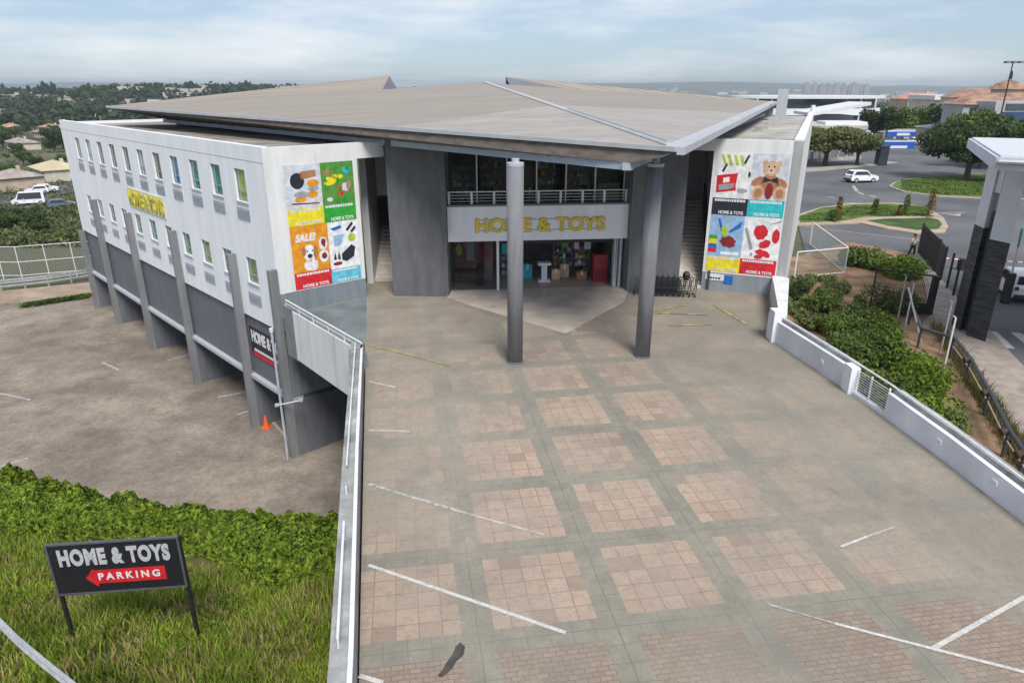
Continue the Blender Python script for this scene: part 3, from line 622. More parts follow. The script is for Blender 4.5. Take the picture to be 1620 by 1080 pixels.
rb.poly([Lc, N1, T1]); rb.poly([R1, R2, Rc])
roof = rb.build('roof', roof_m, B)
nose_m = mat('pale_roof_sheeting', (.335, .305, .272), .55, .06, .5, col2=(.40, .37, .335), grain=.06, gscale=5, stretch=(1, 4, 1))
rn = MB(); rn.poly([E0, sp, eL]); rn.poly([E0, eR, sp]); rn.build('nose_sheeting', nose_m, roof)
# steps and back edges
lowp = lambda p, z: Vector((p.x, p.y, z))
rs = MB(); N2 = N1 + Vector((0.9, 2.5, -0.2)); rs.poly([N1, T1, N2]); rs.poly([R1, R2, M1])
Lq = lerp(Lc, T1, .22) + Vector((.6, -1.5, -.1)); Tq = T1 + Vector((0, 0, -.25)); Lq.z -= .5; rs.poly([Lq, Tq, lowp(T1, 7.3), lowp(Lq, 7.3)]); rs.poly([T1, N2, lowp(N2, 7.3), lowp(T1, 7.3)]); rs.poly([N1, S1, lowp(S1, 7.3), lowp(N1, 7.3)]); rs.poly([S1, M1, lowp(M1, 7.3), lowp(S1, 7.3)]); rs.poly([R1, Rc, lowp(Rc, 7.3), lowp(R1, 7.3)])
rs.build('roof_upstand', mat('upstand_grey', (.15, .16, .19), .7, .1, 1), roof)
# spine flashing
ax = (S1 - E0).normalized(); sd_ = Vector((0, 0, 1)).cross(ax).normalized(); sp_off = Vector((0, 0, .05))
rs = MB(); rs.hexa([E0 - sd_ * .2, E0 + sd_ * .14, S1 + sd_ * .12, S1 - sd_ * .26], [E0 - sd_ * .2 + sp_off * .7, E0 + sd_ * .14 + sp_off * .7, S1 + sd_ * .12 + sp_off, S1 - sd_ * .26 + sp_off]); rs.build('ridge_flashing', trim_m, roof)
# toothed closer strip near the nose, one continuous comb
rs = MB(); base = []
c0 = lerp(E0, S1, .02) + sp_off * 1.7; c1 = lerp(E0, S1, .34) + sp_off * 1.7; u5 = Vector((0, 0, .05))
rs.hexa([c0 - sd_ * .02, c0 + sd_ * .02, c1 + sd_ * .02, c1 - sd_ * .02], [c0 - sd_ * .02 + u5, c0 + sd_ * .02 + u5, c1 + sd_ * .02 + u5, c1 - sd_ * .02 + u5])
rs.build('ridge_closer', trim_m, roof)
# fascias along both eaves (thin, pale), soffit sloping back to the beam
Bt = G(996, 258, 7.72); dl = (Lc - E0); dl.z = 0; dl.normalize(); dr = (Rc - E0); dr.z = 0; dr.normalize()
Lb = Vector((-27.2, 56.3, 7.75)); Rb = Vector((24.0, 68.6, 7.75))
def fascia(a, b, outn, h, th, m, name, drop=0.0):
    f = MB(); o = Vector(outn) * th; d = Vector((0, 0, -h)); up = Vector((0, 0, .03))
    f.hexa([a + d, b + d, b + d + o, a + d + o], [a + up, b + up, b + up + o, a + up + o]); return f.build(name, m, roof)
fascia(E0, Lc, (-dl.y * -1, dl.x * -1, 0) if False else (-abs(dl.y), -abs(dl.x), 0), .12, .12, trim_m, 'eave_trim')
fascia(E0, Rc, (abs(dr.y), -abs(dr.x), 0), .22, .25, trim_m, 'eave_trim')
# flashing strip on top of the right eave
rs = MB(); inn = Vector((-abs(dr.y), abs(dr.x), 0)) * .40; u3 = Vector((0, 0, .035)); rs.hexa([E0 , Rc, Rc + inn * .9 + Vector((0, 0, .02)), E0 + inn * .9 + Vector((0, 0, .02))], [E0 + u3, Rc + u3, Rc + inn + u3 * 1.6, E0 + inn + u3 * 1.6]); rs.build('verge_flashing', trim_m, roof)
d1 = Vector((0, 0, -.14))
rs = MB(); rs.poly([E0 + d1, Bt, Lb, Lc + d1]); rs.poly([E0 + d1, Rc + d1, Rb, Bt]); rs.poly([lowp(Bt, 7.76), lowp(Lb, 7.76), lowp(N1, 7.76), lowp(S1, 7.76), lowp(R2, 7.76), lowp(Rb, 7.76)]); rs.build('soffit', soffit_m, roof)
def beamseg(a, b, z0, z1, th, m, name, par):
    f = Fr((a.x, a.y), (b.x - a.x, b.y - a.y)); L_ = math.hypot(b.x - a.x, b.y - a.y); mb = MB(); f.box(mb, 0, L_, -th, 0, z0, z1); return mb.build(name, m, par), f
beamseg(Lb, Bt, 7.47, 7.72, .25, beam_m, 'canopy_beam', roof)
beamseg(Bt, Rb, 7.47, 7.72, .25, beam_m, 'canopy_beam', roof)
a_ = lerp(Lb, Bt, .0) + Vector((.9, 1.0, 0)); b_ = lerp(Lb, Bt, .73) + Vector((.9, 1.0, 0)); beamseg(a_, b_, 7.28, 7.6, .2, grey_dk, 'clerestory_wall', B)
a_ = lerp(Bt, Rb, .25) + Vector((-1.2, .3, 0)); b_ = lerp(Bt, Rb, .95) + Vector((-1.2, .3, 0)); beamseg(a_, b_, 7.28, 7.6, .2, grey_lt, 'clerestory_wall', B)
# ribs under the soffit
rs = MB()
for q in range(1, 24):
    t = q / 24; a_ = lerp(E0 + d1, Lc + d1, t); b_ = lerp(Bt, Lb, t); w_ = Vector((dl.x, dl.y, 0)) * .04; dn = Vector((0, 0, -.05))
    rs.hexa([a_ + dn, b_ + dn, b_ + w_ + dn, a_ + w_ + dn], [a_, b_, b_ + w_, a_ + w_])
rs.build('soffit_battens', grey_dk, roof)
# roof top vent stack seen at right
v0 = Yp(1253, 165, 62)
mb = MB(); FRr.box(mb, 27.5, 28.3, -2.9, -2.1, 7.4, 9.9); mb.build('vent_stack', grey_lt, B)
for q in range(4):
    mb = MB(); FRr.box(mb, 12 + q * 6, 13 + q * 6, -3.2, -2.5, 7.401, 7.75); mb.build('roof_plinth', concrete, B)

# ================================================================== signs on the building
# main fascia lettering
sg = thing('shop_sign', 'yellow raised HOME & TOYS letters on the white band over the doors', 'sign', tuple(SF.P(4.7, .05, 3.3)))
full = 'HOME & TOYS'
text_mesh('lettering_return', full, orange_edge, sg, SF, 1.44, 8.14, 3.17, 3.93, n=0.002, depth=0.05, bold=0.045, spacing=1.06)  # orange letter returns behind the yellow faces
text_mesh('lettering', full, yellow, sg, SF, 1.48, 8.09, 3.2, 3.9, n=0.053, depth=0.04, bold=0.022, spacing=1.06)
tb = MB(); tb.tube(SF.P(1.5, .02, 3.28), SF.P(8.0, .02, 3.28), .02); tb.tube(SF.P(1.5, .02, 3.83), SF.P(8.0, .02, 3.83), .02); tb.build('mounting_rail', steel, sg)
# facade sign
sg = thing('facade_sign', 'yellow HOME & TOYS board between the window rows of the long side wall', 'sign', tuple(FL.P(17, .05, 3)))
mb = MB(); FL.box(mb, 13.9, 20.5, 0.002, 0.06, 2.72, 3.95); mb.build('board', mat('board_pale_yellow', (.62, .60, .36), .6, .15, 3), sg)
text_mesh('lettering', full, mat('sign_deep_yellow', (.55, .48, .03), .5, .1, 4), sg, FL, 14.0, 20.4, 2.86, 3.82, n=.062, depth=.05, bold=.035, flip=True)
# banner on grey band
sg = thing('banner', 'black HOME & TOYS banner with red stripe on the grey lower wall', 'banner', tuple(FL.P(2.2, 0, -2.5)))
FB = Fr(tuple(FL.P(0, -0.15, 0)[:2]), FL.d, flip=True)
mb = MB(); FB.box(mb, .22, 4.3, .002, .05, -3.22, -1.62); mb.build('panel', black_sign, sg)
text_mesh('lettering', full, text_white, sg, FB, .35, 4.1, -2.42, -1.75, n=.052, depth=.01, bold=.05, flip=True)
mb = MB(); FB.box(mb, .25, 4.2, .051, .06, -3.2, -2.98); mb.build('red_stripe', PM['red'], sg)
mb = MB()
random.seed(3)
x = .4
while x < 3.95:
    w_ = random.uniform(.08, .16); FB.box(mb, x, x + w_, .051, .061, -2.9, -2.76); x += w_ + .035
mb.build('small_print', text_white, sg)
# pipe bracket / floodlight arms next to last fin
pp = thing('downpipe', 'pale downpipe running down the corner fin beside the black banner', 'pipe', tuple(FL.P(-.1, .6, LOT_Z)))
mb = MB(); mb.tube(FL.P(-.05, .62, LOT_Z), FL.P(-.05, .62, -.7), .06, 10); mb.build('pipe', mat('pale_blue_pipe', (.42, .46, .54), .4, .1, 3), pp)
mb = MB(); mb.lathe(*FL.P(-.05, .62, 0)[:2], [(.09, -.7), (.1, -.5), (.05, -.49)], 12); mb.build('pipe_collar', rail_w, pp)
fa = thing('floodlight_bracket', 'small white double lamp arm fixed across the corner fin', 'lamp', tuple(FL.P(-.2, .6, -4.4)))
mb = MB(); mb.tube(FL.P(.1, .72, -4.5), FL.P(-1.4, .2, -3.9), .035); mb.build('arm', rail_w, fa)
for p in (FL.P(.12, .74, -4.5), FL.P(-1.42, .2, -3.88)):
    mb = MB(); mb.box(p.x - .09, p.x + .09, p.y - .08, p.y + .08, p.z - .05, p.z + .07); mb.build('lamp_head', grey_lt, fa)

# ---------------- posters
def disc(fr, s, z, rs_, rz_, n, th=.006, seg=22, rot=0.0, jag=0.0):
    pts = []
    for k in range(seg):
        t = 2 * math.pi * k / seg; rr = 1 + jag * (random.random() - .5); a = math.cos(t) * rs_ * rr; b = math.sin(t) * rz_ * rr
        pts.append((s + a * math.cos(rot) - b * math.sin(rot), z + a * math.sin(rot) + b * math.cos(rot)))
    m_ = MB(); m_.hexa([fr.P(a, n, b) for a, b in pts], [fr.P(a, n + th, b) for a, b in pts]); return m_
def quadp(fr, pts, n, th=.006):
    m_ = MB(); m_.hexa([fr.P(a, n, b) for a, b in pts], [fr.P(a, n + th, b) for a, b in pts]); return m_
def rectp(fr, s0, s1, z0, z1, n, th=.006): m_ = MB(); fr.box(m_, s0, s1, n, n + th, z0, z1); return m_
def join(*ms):
    r = MB()
    for m_ in ms:
        i = len(r.v); r.v += m_.v; r.f += [tuple(i + k for k in f) for f in m_.f]
    return r
random.seed(11)
def band_text(fr, par, s0, s1, z0, z1, n, m=None, top=True):
    m = m or text_white; h = z1 - z0; w_ = s1 - s0
    text_mesh('brand_line', full, m, par, fr, s0 + w_ * .2, s1 - w_ * .1, z0 + h * .06, z0 + h * .26, n=n, depth=.005, bold=.03)
    if top:
        mb = MB(); x = s0 + w_ * .06
        while x < s1 - w_ * .1:
            q = random.uniform(.05, .13); fr.box(mb, x, x + q, n, n + .005, z1 - h * .2, z1 - h * .06); x += q + .03
        mb.build('headline', m, par)
# left board: s .82..4.3
A0, A1, AM = 0.84, 4.30, 2.62
def poster(label, fr, s0, s1, z0, z1, basecol, bandcol, zb):
    p = thing('poster', label, 'poster', tuple(fr.P((s0 + s1) / 2, 0.02, z0)), group='posters on the wing walls')
    rectp(fr, s0, s1, zb, z1, .003, .012).build('picture', PM[basecol], p)
    rectp(fr, s0, s1, z0, zb - .001, .003, .012).build('colour_band', PM[bandcol], p)
    band_text(fr, p, s0, s1, z0, zb, .0165, PM['pale'] if bandcol in ('yellow',) else text_white)
    return p
n1 = .017
p = poster('poster of bowls and a black pan over a yellow band, left wing', WF, A0, AM, 4.05, 6.83, 'pale', 'yellow', 4.85)
disc(WF, 1.45, 6.1, .34, .36, n1).build('print_pan', PM['black'], p)
quadp(WF, [(1.6, 6.5), (2.35, 6.55), (2.4, 6.25), (1.65, 6.15)], n1).build('print_tray', PM['brown'], p)
join(disc(WF, 2.2, 5.95, .28, .18, n1), disc(WF, 2.15, 5.45, .26, .16, n1), disc(WF, 1.55, 5.25, .30, .12, n1)).build('print_bowl_food', PM['orange'], p)
join(disc(WF, 1.6, 5.48, .36, .14, n1 + .007), disc(WF, 2.2, 5.72, .26, .1, n1 + .007)).build('print_bowl', PM['grey'], p)
quadp(WF, [(1.1, 5.12), (2.45, 5.05), (2.45, 5.0), (1.1, 5.05)], n1).build('print_cutlery', PM['darkred'], p)
p = poster('poster of yellow toys and a red jug on leaves over a green band, left wing', WF, AM, A1, 4.05, 6.83, 'leaf', 'green', 4.9)
join(disc(WF, 3.1, 6.0, .35, .22, n1, rot=.3), disc(WF, 3.45, 6.15, .3, .12, n1)).build('print_toy', PM['yellow'], p)
join(disc(WF, 3.0, 6.35, .25, .18, n1 + .007, jag=.4), disc(WF, 4.0, 5.7, .12, .25, n1 + .007)).build('print_fruit', PM['brown'], p)
join(disc(WF, 3.95, 6.45, .22, .18, n1, jag=.3)).build('print_basket', PM['teal'], p)
join(disc(WF, 3.55, 5.4, .16, .30, n1, jag=.3)).build('print_jug', PM['red'], p)
join(disc(WF, 3.85, 5.65, .18, .2, n1 + .007, jag=.5), disc(WF, 3.0, 5.12, .16, .1, n1)).build('print_cup', PM['pale'], p)
join(*[disc(WF, random.uniform(AM + .12, A1 - .12), random.uniform(5.0, 6.7), .07, .1, n1 + .014, seg=7, jag=.6) for _ in range(26)]).build('print_leaves', PM['green'], p)
p = poster('orange poster of a white dog over a red band, left wing', WF, A0, 2.72, 1.05, 4.04, 'orange', 'red', 1.85)
disc(WF, 1.75, 2.15, .36, .28, n1, jag=.2).build('print_chest', PM['white'], p)
disc(WF, 1.7, 2.72, .30, .42, n1 + .007).build('print_dog_head', PM['white'], p)
join(disc(WF, 1.42, 2.85, .10, .22, n1 + .014), disc(WF, 2.0, 2.75, .12, .30, n1 + .014)).build('print_dog_ear', PM['brown'], p)
join(disc(WF, 1.7, 2.6, .12, .10, n1 + .021), disc(WF, 1.58, 2.85, .035, .04, n1 + .021), disc(WF, 1.84, 2.85, .035, .04, n1 + .021)).build('print_dog_nose', PM['black'], p)
disc(WF, 1.72, 2.42, .07, .11, n1 + .021).build('print_tongue', PM['pink'], p)
text_mesh('headline_word', 'SALE!', text_white, p, WF, 1.05, 2.1, 3.3, 3.68, n=n1, depth=.006, bold=.06, italic=.2)
join(disc(WF, 2.42, 3.1, .22, .32, n1), disc(WF, 2.42, 2.5, .24, .30, n1)).build('print_badge', PM['white'], p)
join(disc(WF, 2.44, 3.15, .11, .2, n1 + .007, jag=.4), disc(WF, 2.44, 2.5, .14, .15, n1 + .007, jag=.4)).build('print_badge_item', PM['darkred'], p)
p = poster('white poster of shoes and dark gadgets over a light blue band, left wing', WF, 2.721, A1, 1.05, 4.04, 'white', 'cyan', 1.75)
join(quadp(WF, [(2.85, 3.75), (3.4, 3.85), (3.45, 3.72), (3.0, 3.62)], n1)).build('print_scarf', PM['blue'], p)
join(quadp(WF, [(3.65, 3.6), (4.0, 3.95), (4.08, 3.85), (3.75, 3.52)], n1), quadp(WF, [(3.9, 3.5), (4.15, 3.75), (4.2, 3.62), (3.98, 3.42)], n1), quadp(WF, [(3.35, 2.45), (3.9, 2.85), (4.1, 2.7), (4.0, 2.25), (3.6, 2.05), (3.35, 2.15)], n1), quadp(WF, [(2.9, 2.2), (3.0, 2.6), (3.07, 2.2)], n1), quadp(WF, [(3.12, 2.2), (3.2, 2.65), (3.28, 2.2)], n1)).build('print_gadget', PM['black'], p)
disc(WF, 3.95, 3.2, .2, .2, n1).build('print_clock', PM['lime'], p)
join(quadp(WF, [(2.95, 3.4), (3.55, 3.4), (3.35, 2.9), (3.0, 2.85)], n1)).build('print_cloth', PM['skyblue'], p)
disc(WF, 3.1, 2.0, .25, .09, n1).build('print_tub', PM['darkred'], p)
# right board
B0, B1, BM = -0.22, 3.22, 1.5
def rp_(*a): return poster(*a)
p = rp_('white poster of tools and a red toolbox over a black band, right wing', RF, B0, BM, 4.0, 7.08, 'white', 'black', 4.85)
join(*[quadp(RF, [(.0 + k * .3, 6.95), (.12 + k * .3, 6.98), (.32 + k * .28, 6.5), (.2 + k * .28, 6.45)], n1 + .007 * (k % 2)) for k in range(4)]).build('print_tool_yellow', PM['lime'], p)
join(quadp(RF, [(.1, 6.2), (.28, 6.55), (.36, 6.5), (.18, 6.12)], n1 + .014), quadp(RF, [(1.1, 6.6), (1.28, 7.0), (1.36, 6.95), (1.2, 6.55)], n1 + .014), disc(RF, 1.42, 6.05, .06, .15, n1)).build('print_tool_black', PM['black'], p)
quadp(RF, [(-.12, 5.95), (.88, 6.1), (.82, 5.5), (.86, 5.25), (-.1, 5.1)], n1).build('print_toolbox', PM['red'], p)
join(quadp(RF, [(.0, 5.5), (.75, 5.6), (.72, 5.35), (.02, 5.22)], n1 + .007), disc(RF, 1.15, 5.25, .24, .12, n1, jag=.3)).build('print_toolbox_tray', PM['grey'], p)
quadp(RF, [(.2, 5.85), (.5, 5.9), (.5, 5.65), (.2, 5.6)], n1 + .014).build('print_toolbox_label', PM['white'], p)
p = rp_('pale poster of a brown teddy bear over a teal band, right wing', RF, BM + .001, B1, 4.0, 7.08, 'pale', 'teal', 4.85)
cx = 2.42
join(disc(RF, cx, 5.6, .42, .55, n1), disc(RF, cx - .55, 5.75, .34, .2, n1, rot=.5), disc(RF, cx + .5, 5.7, .34, .2, n1, rot=-.5)).build('print_bear_body', PM['brown'], p)
disc(RF, cx, 6.38, .38, .36, n1 + .007, jag=.08).build('print_bear_head', PM['tan'], p)
for q in (-.3, .32): disc(RF, cx + q, 6.62, .14, .14, n1).build('print_bear_ear', PM['tan'], p)
for q in (-.5, .5): disc(RF, cx + q, 5.22, .3, .34, n1 + .007, jag=.08).build('print_bear_leg', PM['tan'], p)
for q in (-.5, .5): disc(RF, cx + q, 5.2, .19, .22, n1 + .014, jag=.1).build('print_bear_paw', PM['brown'], p)
disc(RF, cx, 6.25, .16, .13, n1 + .014).build('print_bear_muzzle', mat('print_cream', (.68, .50, .36), .6, .1, 6), p)
join(disc(RF, cx - .13, 6.48, .04, .04, n1 + .021), disc(RF, cx + .13, 6.48, .04, .04, n1 + .021), disc(RF, cx, 6.3, .06, .04, n1 + .021), quadp(RF, [(cx - .3, 6.0), (cx, 5.85), (cx + .35, 6.0), (cx + .35, 5.7), (cx, 5.8), (cx - .3, 5.7)], n1 + .014)).build('print_bear_bow', PM['black'], p)
disc(RF, cx, 5.3, .18, .4, n1 + .014).build('print_bear_vest', PM['darkred'], p)
p = rp_('light blue poster of stationery over a yellow band, right wing', RF, B0, BM - .05, 1.05, 3.99, 'skyblue', 'yellow', 1.85)
join(quadp(RF, [(.15, 3.8), (.25, 3.85), (.62, 2.75), (.5, 2.7)], n1), quadp(RF, [(1.35, 3.75), (1.3, 3.4), (.8, 3.1), (.75, 3.2)], n1)).build('print_pen', PM['blue'], p)
disc(RF, .55, 3.2, .17, .3, n1 + .007, jag=.6).build('print_brush', PM['lime'], p)
disc(RF, .75, 2.65, .42, .3, n1 + .007, jag=.45).build('print_crayons', PM['darkred'], p)
join(rectp(RF, -.2, .2, 2.75, 2.95, n1)).build('print_book_green', PM['green'], p); rectp(RF, -.2, .2, 2.5, 2.749, n1).build('print_book_yellow', PM['yellow'], p); rectp(RF, -.2, .2, 2.28, 2.499, n1).build('print_book_blue', PM['blue'], p); rectp(RF, -.2, .2, 2.05, 2.279, n1).build('print_book_red', PM['red'], p)
quadp(RF, [(.4, 2.1), (1.3, 2.15), (1.35, 1.98), (.45, 1.95)], n1).build('print_paper', PM['white'], p)
p = rp_('white poster with red blobs and ribbon over a red band, right wing', RF, BM - .049, B1, 1.05, 3.99, 'white', 'red', 1.85)
join(disc(RF, 2.3, 3.25, .34, .36, n1, jag=.25), disc(RF, 3.02, 3.1, .18, .36, n1, jag=.1), disc(RF, 2.55, 2.65, .3, .2, n1, rot=.4, jag=.3), disc(RF, 2.5, 2.2, .38, .16, n1 + .007, rot=-.3, jag=.3), disc(RF, 2.3, 2.0, .2, .1, n1 + .014)).build('print_red_ribbon', PM['red'], p)
join(quadp(RF, [(1.5, 3.4), (1.62, 3.45), (2.0, 2.4), (1.85, 2.3)], n1), quadp(RF, [(2.7, 3.7), (3.2, 3.9), (3.2, 3.82), (2.7, 3.66)], n1), disc(RF, 1.95, 2.1, .06, .1, n1)).build('print_silver_tool', PM['grey'], p)
# small blue/white notice below right posters
nt_ = thing('wall_notice', 'small white and blue notice below the posters of the right wing', 'notice', tuple(RF.P(.6, .02, .6)))
rectp(RF, -.2, .75, .55, .9, .003, .01).build('white_sheet', PM['white'], nt_); rectp(RF, .76, 1.2, .42, .86, .003, .012).build('blue_sheet', PM['blue'], nt_)
mb = MB()
for q in range(5): RF.box(mb, -.1 + q * .14, .0 + q * .14, .0135, .017, .62, .72)
mb.build('small_print', PM['black'], nt_)

# ================================================================== shop goods and trolleys
random.seed(21)
dt = thing('display_table', 'dark table with small goods behind the left display glass', 'table', tuple(SF.P(.9, -1.6, .04)))
mb = MB(); SF.box(mb, .25, 1.6, -2.0, -1.2, .78, .85); mb.build('table_top', mat('dark_wood', (.08, .035, .03), .5, .2, 4), dt)
for a in (.3, 1.5):
    for b in (-1.95, -1.3):
        mb = MB(); SF.box(mb, a, a + .06, b, b + .06, .04, .779); mb.build('leg', MATS['dark_wood'], dt)
hg = thing('hanging_cloth', 'red and yellow rounded cloth hanging behind the left display glass', 'cloth', tuple(SF.P(.6, -1.0, 2.1)))
disc(SF, .62, 2.02, .36, .42, -1.1, .03).build('cloth', PM['darkred'], hg); disc(SF, .62, 2.1, .16, .32, -1.065, .02).build('yellow_motif', PM['lime'], hg)
mb = MB(); SF.box(mb, 1.02, 1.42, -1.1, -1.05, 1.5, 2.6)
tag(mb.build('hanging_towel', PM['grey']), 'pale grey towel hanging beside the red and yellow cloth', 'towel')
mb = MB(); SF.box(mb, 1.6, 1.95, -1.3, -1.2, 1.3, 2.6)
tag(mb.build('hanging_apron', PM['darkred']), 'dark pink apron hanging beside the pale towel in the shop window', 'apron')
mb = MB(); mb.lathe(*SF.P(1.75, -1.4, 0)[:2], [(.16, .04), (.2, 1.25), (.17, 1.3)], 14)
tag(mb.build('waste_bin', black), 'tall black bin under the dark pink apron in the shop window', 'bin')
st_ = thing('display_stand', 'white narrow waisted stand just inside the open shop doors', 'stand', tuple(SF.P(5.3, -1.9, .04)))
mb = MB(); SF.box(mb, 4.95, 5.6, -2.1, -1.6, .04, .16); mb.build('base', text_white, st_)
mb = MB(); SF.box(mb, 5.12, 5.42, -2.0, -1.7, .161, .98); mb.build('column', text_white, st_)
mb = MB(); SF.box(mb, 4.92, 5.62, -2.1, -1.6, .981, 1.12); mb.build('top', text_white, st_)
goods = ['darkred', 'brown', 'teal', 'leaf', 'brown', 'black', 'tan', 'pale', 'grey', 'grey', 'orange', 'tan', 'black']
def shelf(s, n, z, w_, h, lab, depth=.45, frame=None):
    o = thing('display_shelf', lab, 'shelf', tuple(SF.P(s + w_ / 2, n, z)), group='shop shelving')
    mb = MB(); SF.box(mb, s, s + .04, n - depth, n, z, z + h); SF.box(mb, s + w_ - .04, s + w_, n - depth, n, z, z + h); SF.box(mb, s + .041, s + w_ - .041, n - depth, n - depth + .03, z, z + h); mb.build('frame', frame or grey_mid, o)
    k = int(h / .42)
    for q in range(k):
        zz = z + .05 + q * .42
        mb = MB(); SF.box(mb, s + .041, s + w_ - .041, n - depth + .031, n, zz, zz + .03); mb.build('board', frame or grey_mid, o)
        x = s + .07
        cols = {}
        while x < s + w_ - .16:
            ww = random.uniform(.08, .22); hh = random.uniform(.12, .34); c = random.choice(goods)
            cols.setdefault(c, MB()); SF.box(cols[c], x, min(x + ww, s + w_ - .05), n - random.uniform(.25, .35), n - random.uniform(.0, .08), zz + .031, zz + .031 + hh); x += ww + random.uniform(.01, .06)
        for c, m_ in cols.items(): m_.build('goods', PM[c], o)
for q, (s, wd, h, lab) in enumerate(((6.0, 1.1, 1.8, 'shelf of mixed goods right of the white stand inside the doors'), (7.2, .9, 1.5, 'shelf of mixed goods beside the red cabinet inside the doors'), (3.0, 1.2, 2.0, 'shelf of goods beside the white door post'))):
    shelf(s, -3.2, .04, wd, h, lab)
rc = thing('red_cabinet', 'red cabinet inside the doorway beside the folded doors', 'cabinet', tuple(SF.P(8.4, -1.6, .04)))
mb = MB(); SF.box(mb, 7.95, 8.7, -2.0, -1.4, .04, 1.55); mb.build('body', mat('cabinet_red', (.34, .03, .03), .5, .2, 3), rc); mb = MB(); SF.box(mb, 8.0, 8.65, -1.399, -1.38, .2, .8); mb.build('door', PM['darkred'], rc)
lab_u = ['far left of the upper window', 'second upper window pane from the left', 'behind the left canopy column upstairs', 'middle of the upper window', 'right of the middle upstairs', 'right end of the upper window']
for q in range(6): shelf(.35 + q * 1.5, -1.9 - .5 * (q % 2), 4.31, 1.25, 2.3 if q % 2 else 1.9, 'crowded shelf of goods, ' + lab_u[q])
bx = thing('beige_counter', 'beige counter behind the right end of the upper window', 'counter', tuple(SF.P(8.5, -1.4, 4.3)))
mb = MB(); SF.box(mb, 7.95, 9.1, -1.7, -1.2, 4.301, 5.35); mb.build('counter_body', mat('beige_board', (.42, .36, .22), .7, .1, 4), bx); mb = MB(); SF.box(mb, 7.9, 9.15, -1.75, -1.15, 5.351, 5.4); mb.build('counter_top', MATS['beige_board'], bx)

# goods hanging and stacked in the doorway
for k, (s_, w_, z0_, z1_, c_, lb_) in enumerate(((3.0, .35, 1.5, 2.3, 'teal', 'teal garment hanging at the left of the open doorway'), (3.7, .3, 1.6, 2.35, 'tan', 'tan garment hanging in the doorway behind the left column'), (6.3, .4, 1.75, 2.35, 'leaf', 'green banner cloth hanging above the shelves'), (7.0, .3, 1.7, 2.4, 'pink', 'pink garment hanging right of the green cloth'), (7.6, .35, 1.7, 2.35, 'pale', 'pale garment hanging above the red cabinet'))):
    mb = MB(); n_ = 8
    f0 = []; f1 = []
    for q in range(n_ + 1):
        a = s_ + w_ * q / n_; d_ = .05 * math.sin(q * 1.9 + k); wz = (abs(q / n_ - .5) * .25); f0.append(SF.P(a, -2.4 + d_, z0_ + .05 * math.sin(q + k))); f1.append(SF.P(a, -2.42 + d_ * .4, z1_ - wz))
    mb.hexa([f0[0], f0[-1], f1[-1], f1[0]], [p + Vector((.004, .03, 0)) for p in (f0[0], f0[-1], f1[-1], f1[0])]); mb.tube(SF.P(s_ + w_ / 2, -2.41, z1_ - .02), SF.P(s_ + w_ / 2, -2.41, 2.6), .01, 5)
    tag(mb.build('hanging_garment', PM[c_]), lb_, 'garment', group='garments hanging in the doorway')
for k, (s_, n_, h_, w_, c_, lb_) in enumerate(((5.75, -2.1, .6, .45, 'tan', 'cardboard box right beside the white stand'), (6.3, -2.6, .75, .5, 'tan', 'taller cardboard box between the stand and the shelves'), (7.15, -2.0, .45, .55, 'brown', 'low brown box in front of the red cabinet'), (4.2, -2.5, .8, .5, 'teal', 'teal box behind the left canopy column'))):
    bx_ = thing('cardboard_box', lb_, 'box', tuple(SF.P(s_ + w_ / 2, n_, .04)), group='boxes on the shop floor')
    mb = MB(); SF.box(mb, s_, s_ + w_, n_ - .4, n_, .036, .036 + h_); mb.build('box_body', PM[c_], bx_); mb = MB(); SF.box(mb, s_ + w_ * .42, s_ + w_ * .58, n_ - .41, n_ + .004, .036 + h_ * .6, .04 + h_); mb.build('tape', PM['white'], bx_)
# trolley prototype
def make_trolley(loc, rz, label):
    t = thing('shopping_trolley', label, 'trolley', loc, rz, 'shopping trolleys nested by the right stairs')
    mt = mat('trolley_wire', (.035, .037, .042), .45, .1, 8, metal=.3)
    def P(x, y, z): return Matrix.Rotation(rz, 4, 'Z') @ Vector((x, y, z)) + Vector(loc)
    b = MB()
    def rect(z, x0, x1, yw0, yw1): return [P(x0, -yw0, z), P(x1, -yw1, z), P(x1, yw1, z), P(x0, yw0, z), P(x0, -yw0, z)]
    for k in range(5):
        f = k / 4; z = .48 + .42 * f; b.path(rect(z, -.38 - .02 * f, .34 + .1 * f, .22 + .05 * f, .17 + .04 * f), .006 if 0 < k < 4 else .011, 5)
    lo = rect(.48, -.38, .34, .22, .17); hi = rect(.90, -.40, .44, .27, .21)
    for a in range(4):
        for q in range(8):
            f = q / 8; b.tube(lerp(lo[a], lo[a + 1], f), lerp(hi[a], hi[a + 1], f), .005, 4, cap=False)
    for q in range(1, 6):
        f = q / 6; b.tube(lerp(lo[0], lo[1], f), lerp(lo[3], lo[2], f), .005, 4, cap=False)
    b.build('basket', mt, t)
    f_ = MB()
    for sy in (-1, 1):
        f_.path([P(-.46, sy * .25, 1.0), P(-.42, sy * .25, .86), P(-.36, sy * .24, .2), P(.42, sy * .18, .16)], .014, 6); f_.tube(P(.42, sy * .18, .16), P(.36, sy * .18, .48), .012, 6)
    f_.build('frame', mt, t)
    h = MB(); h.tube(P(-.46, -.26, 1.0), P(-.46, .26, 1.0), .02, 8); h.build('handle', black, t)
    for sx in (-.34, .40):
        for sy in (-.22, .22):
            wv_ = MB(); wv_.tube(P(sx, sy * (.8 if sx > 0 else 1) - .015, .065), P(sx, sy * (.8 if sx > 0 else 1) + .015, .065), .062, 12); wv_.build('wheel', black, t)
    return t
tr0 = make_trolley((0, 0, 0), 0, 'black wire trolley at the left end of the nested row by the right stairs')
tr0.location = (6.75, 34.45, 0.004); tr0.rotation_euler = (0, 0, R(176))
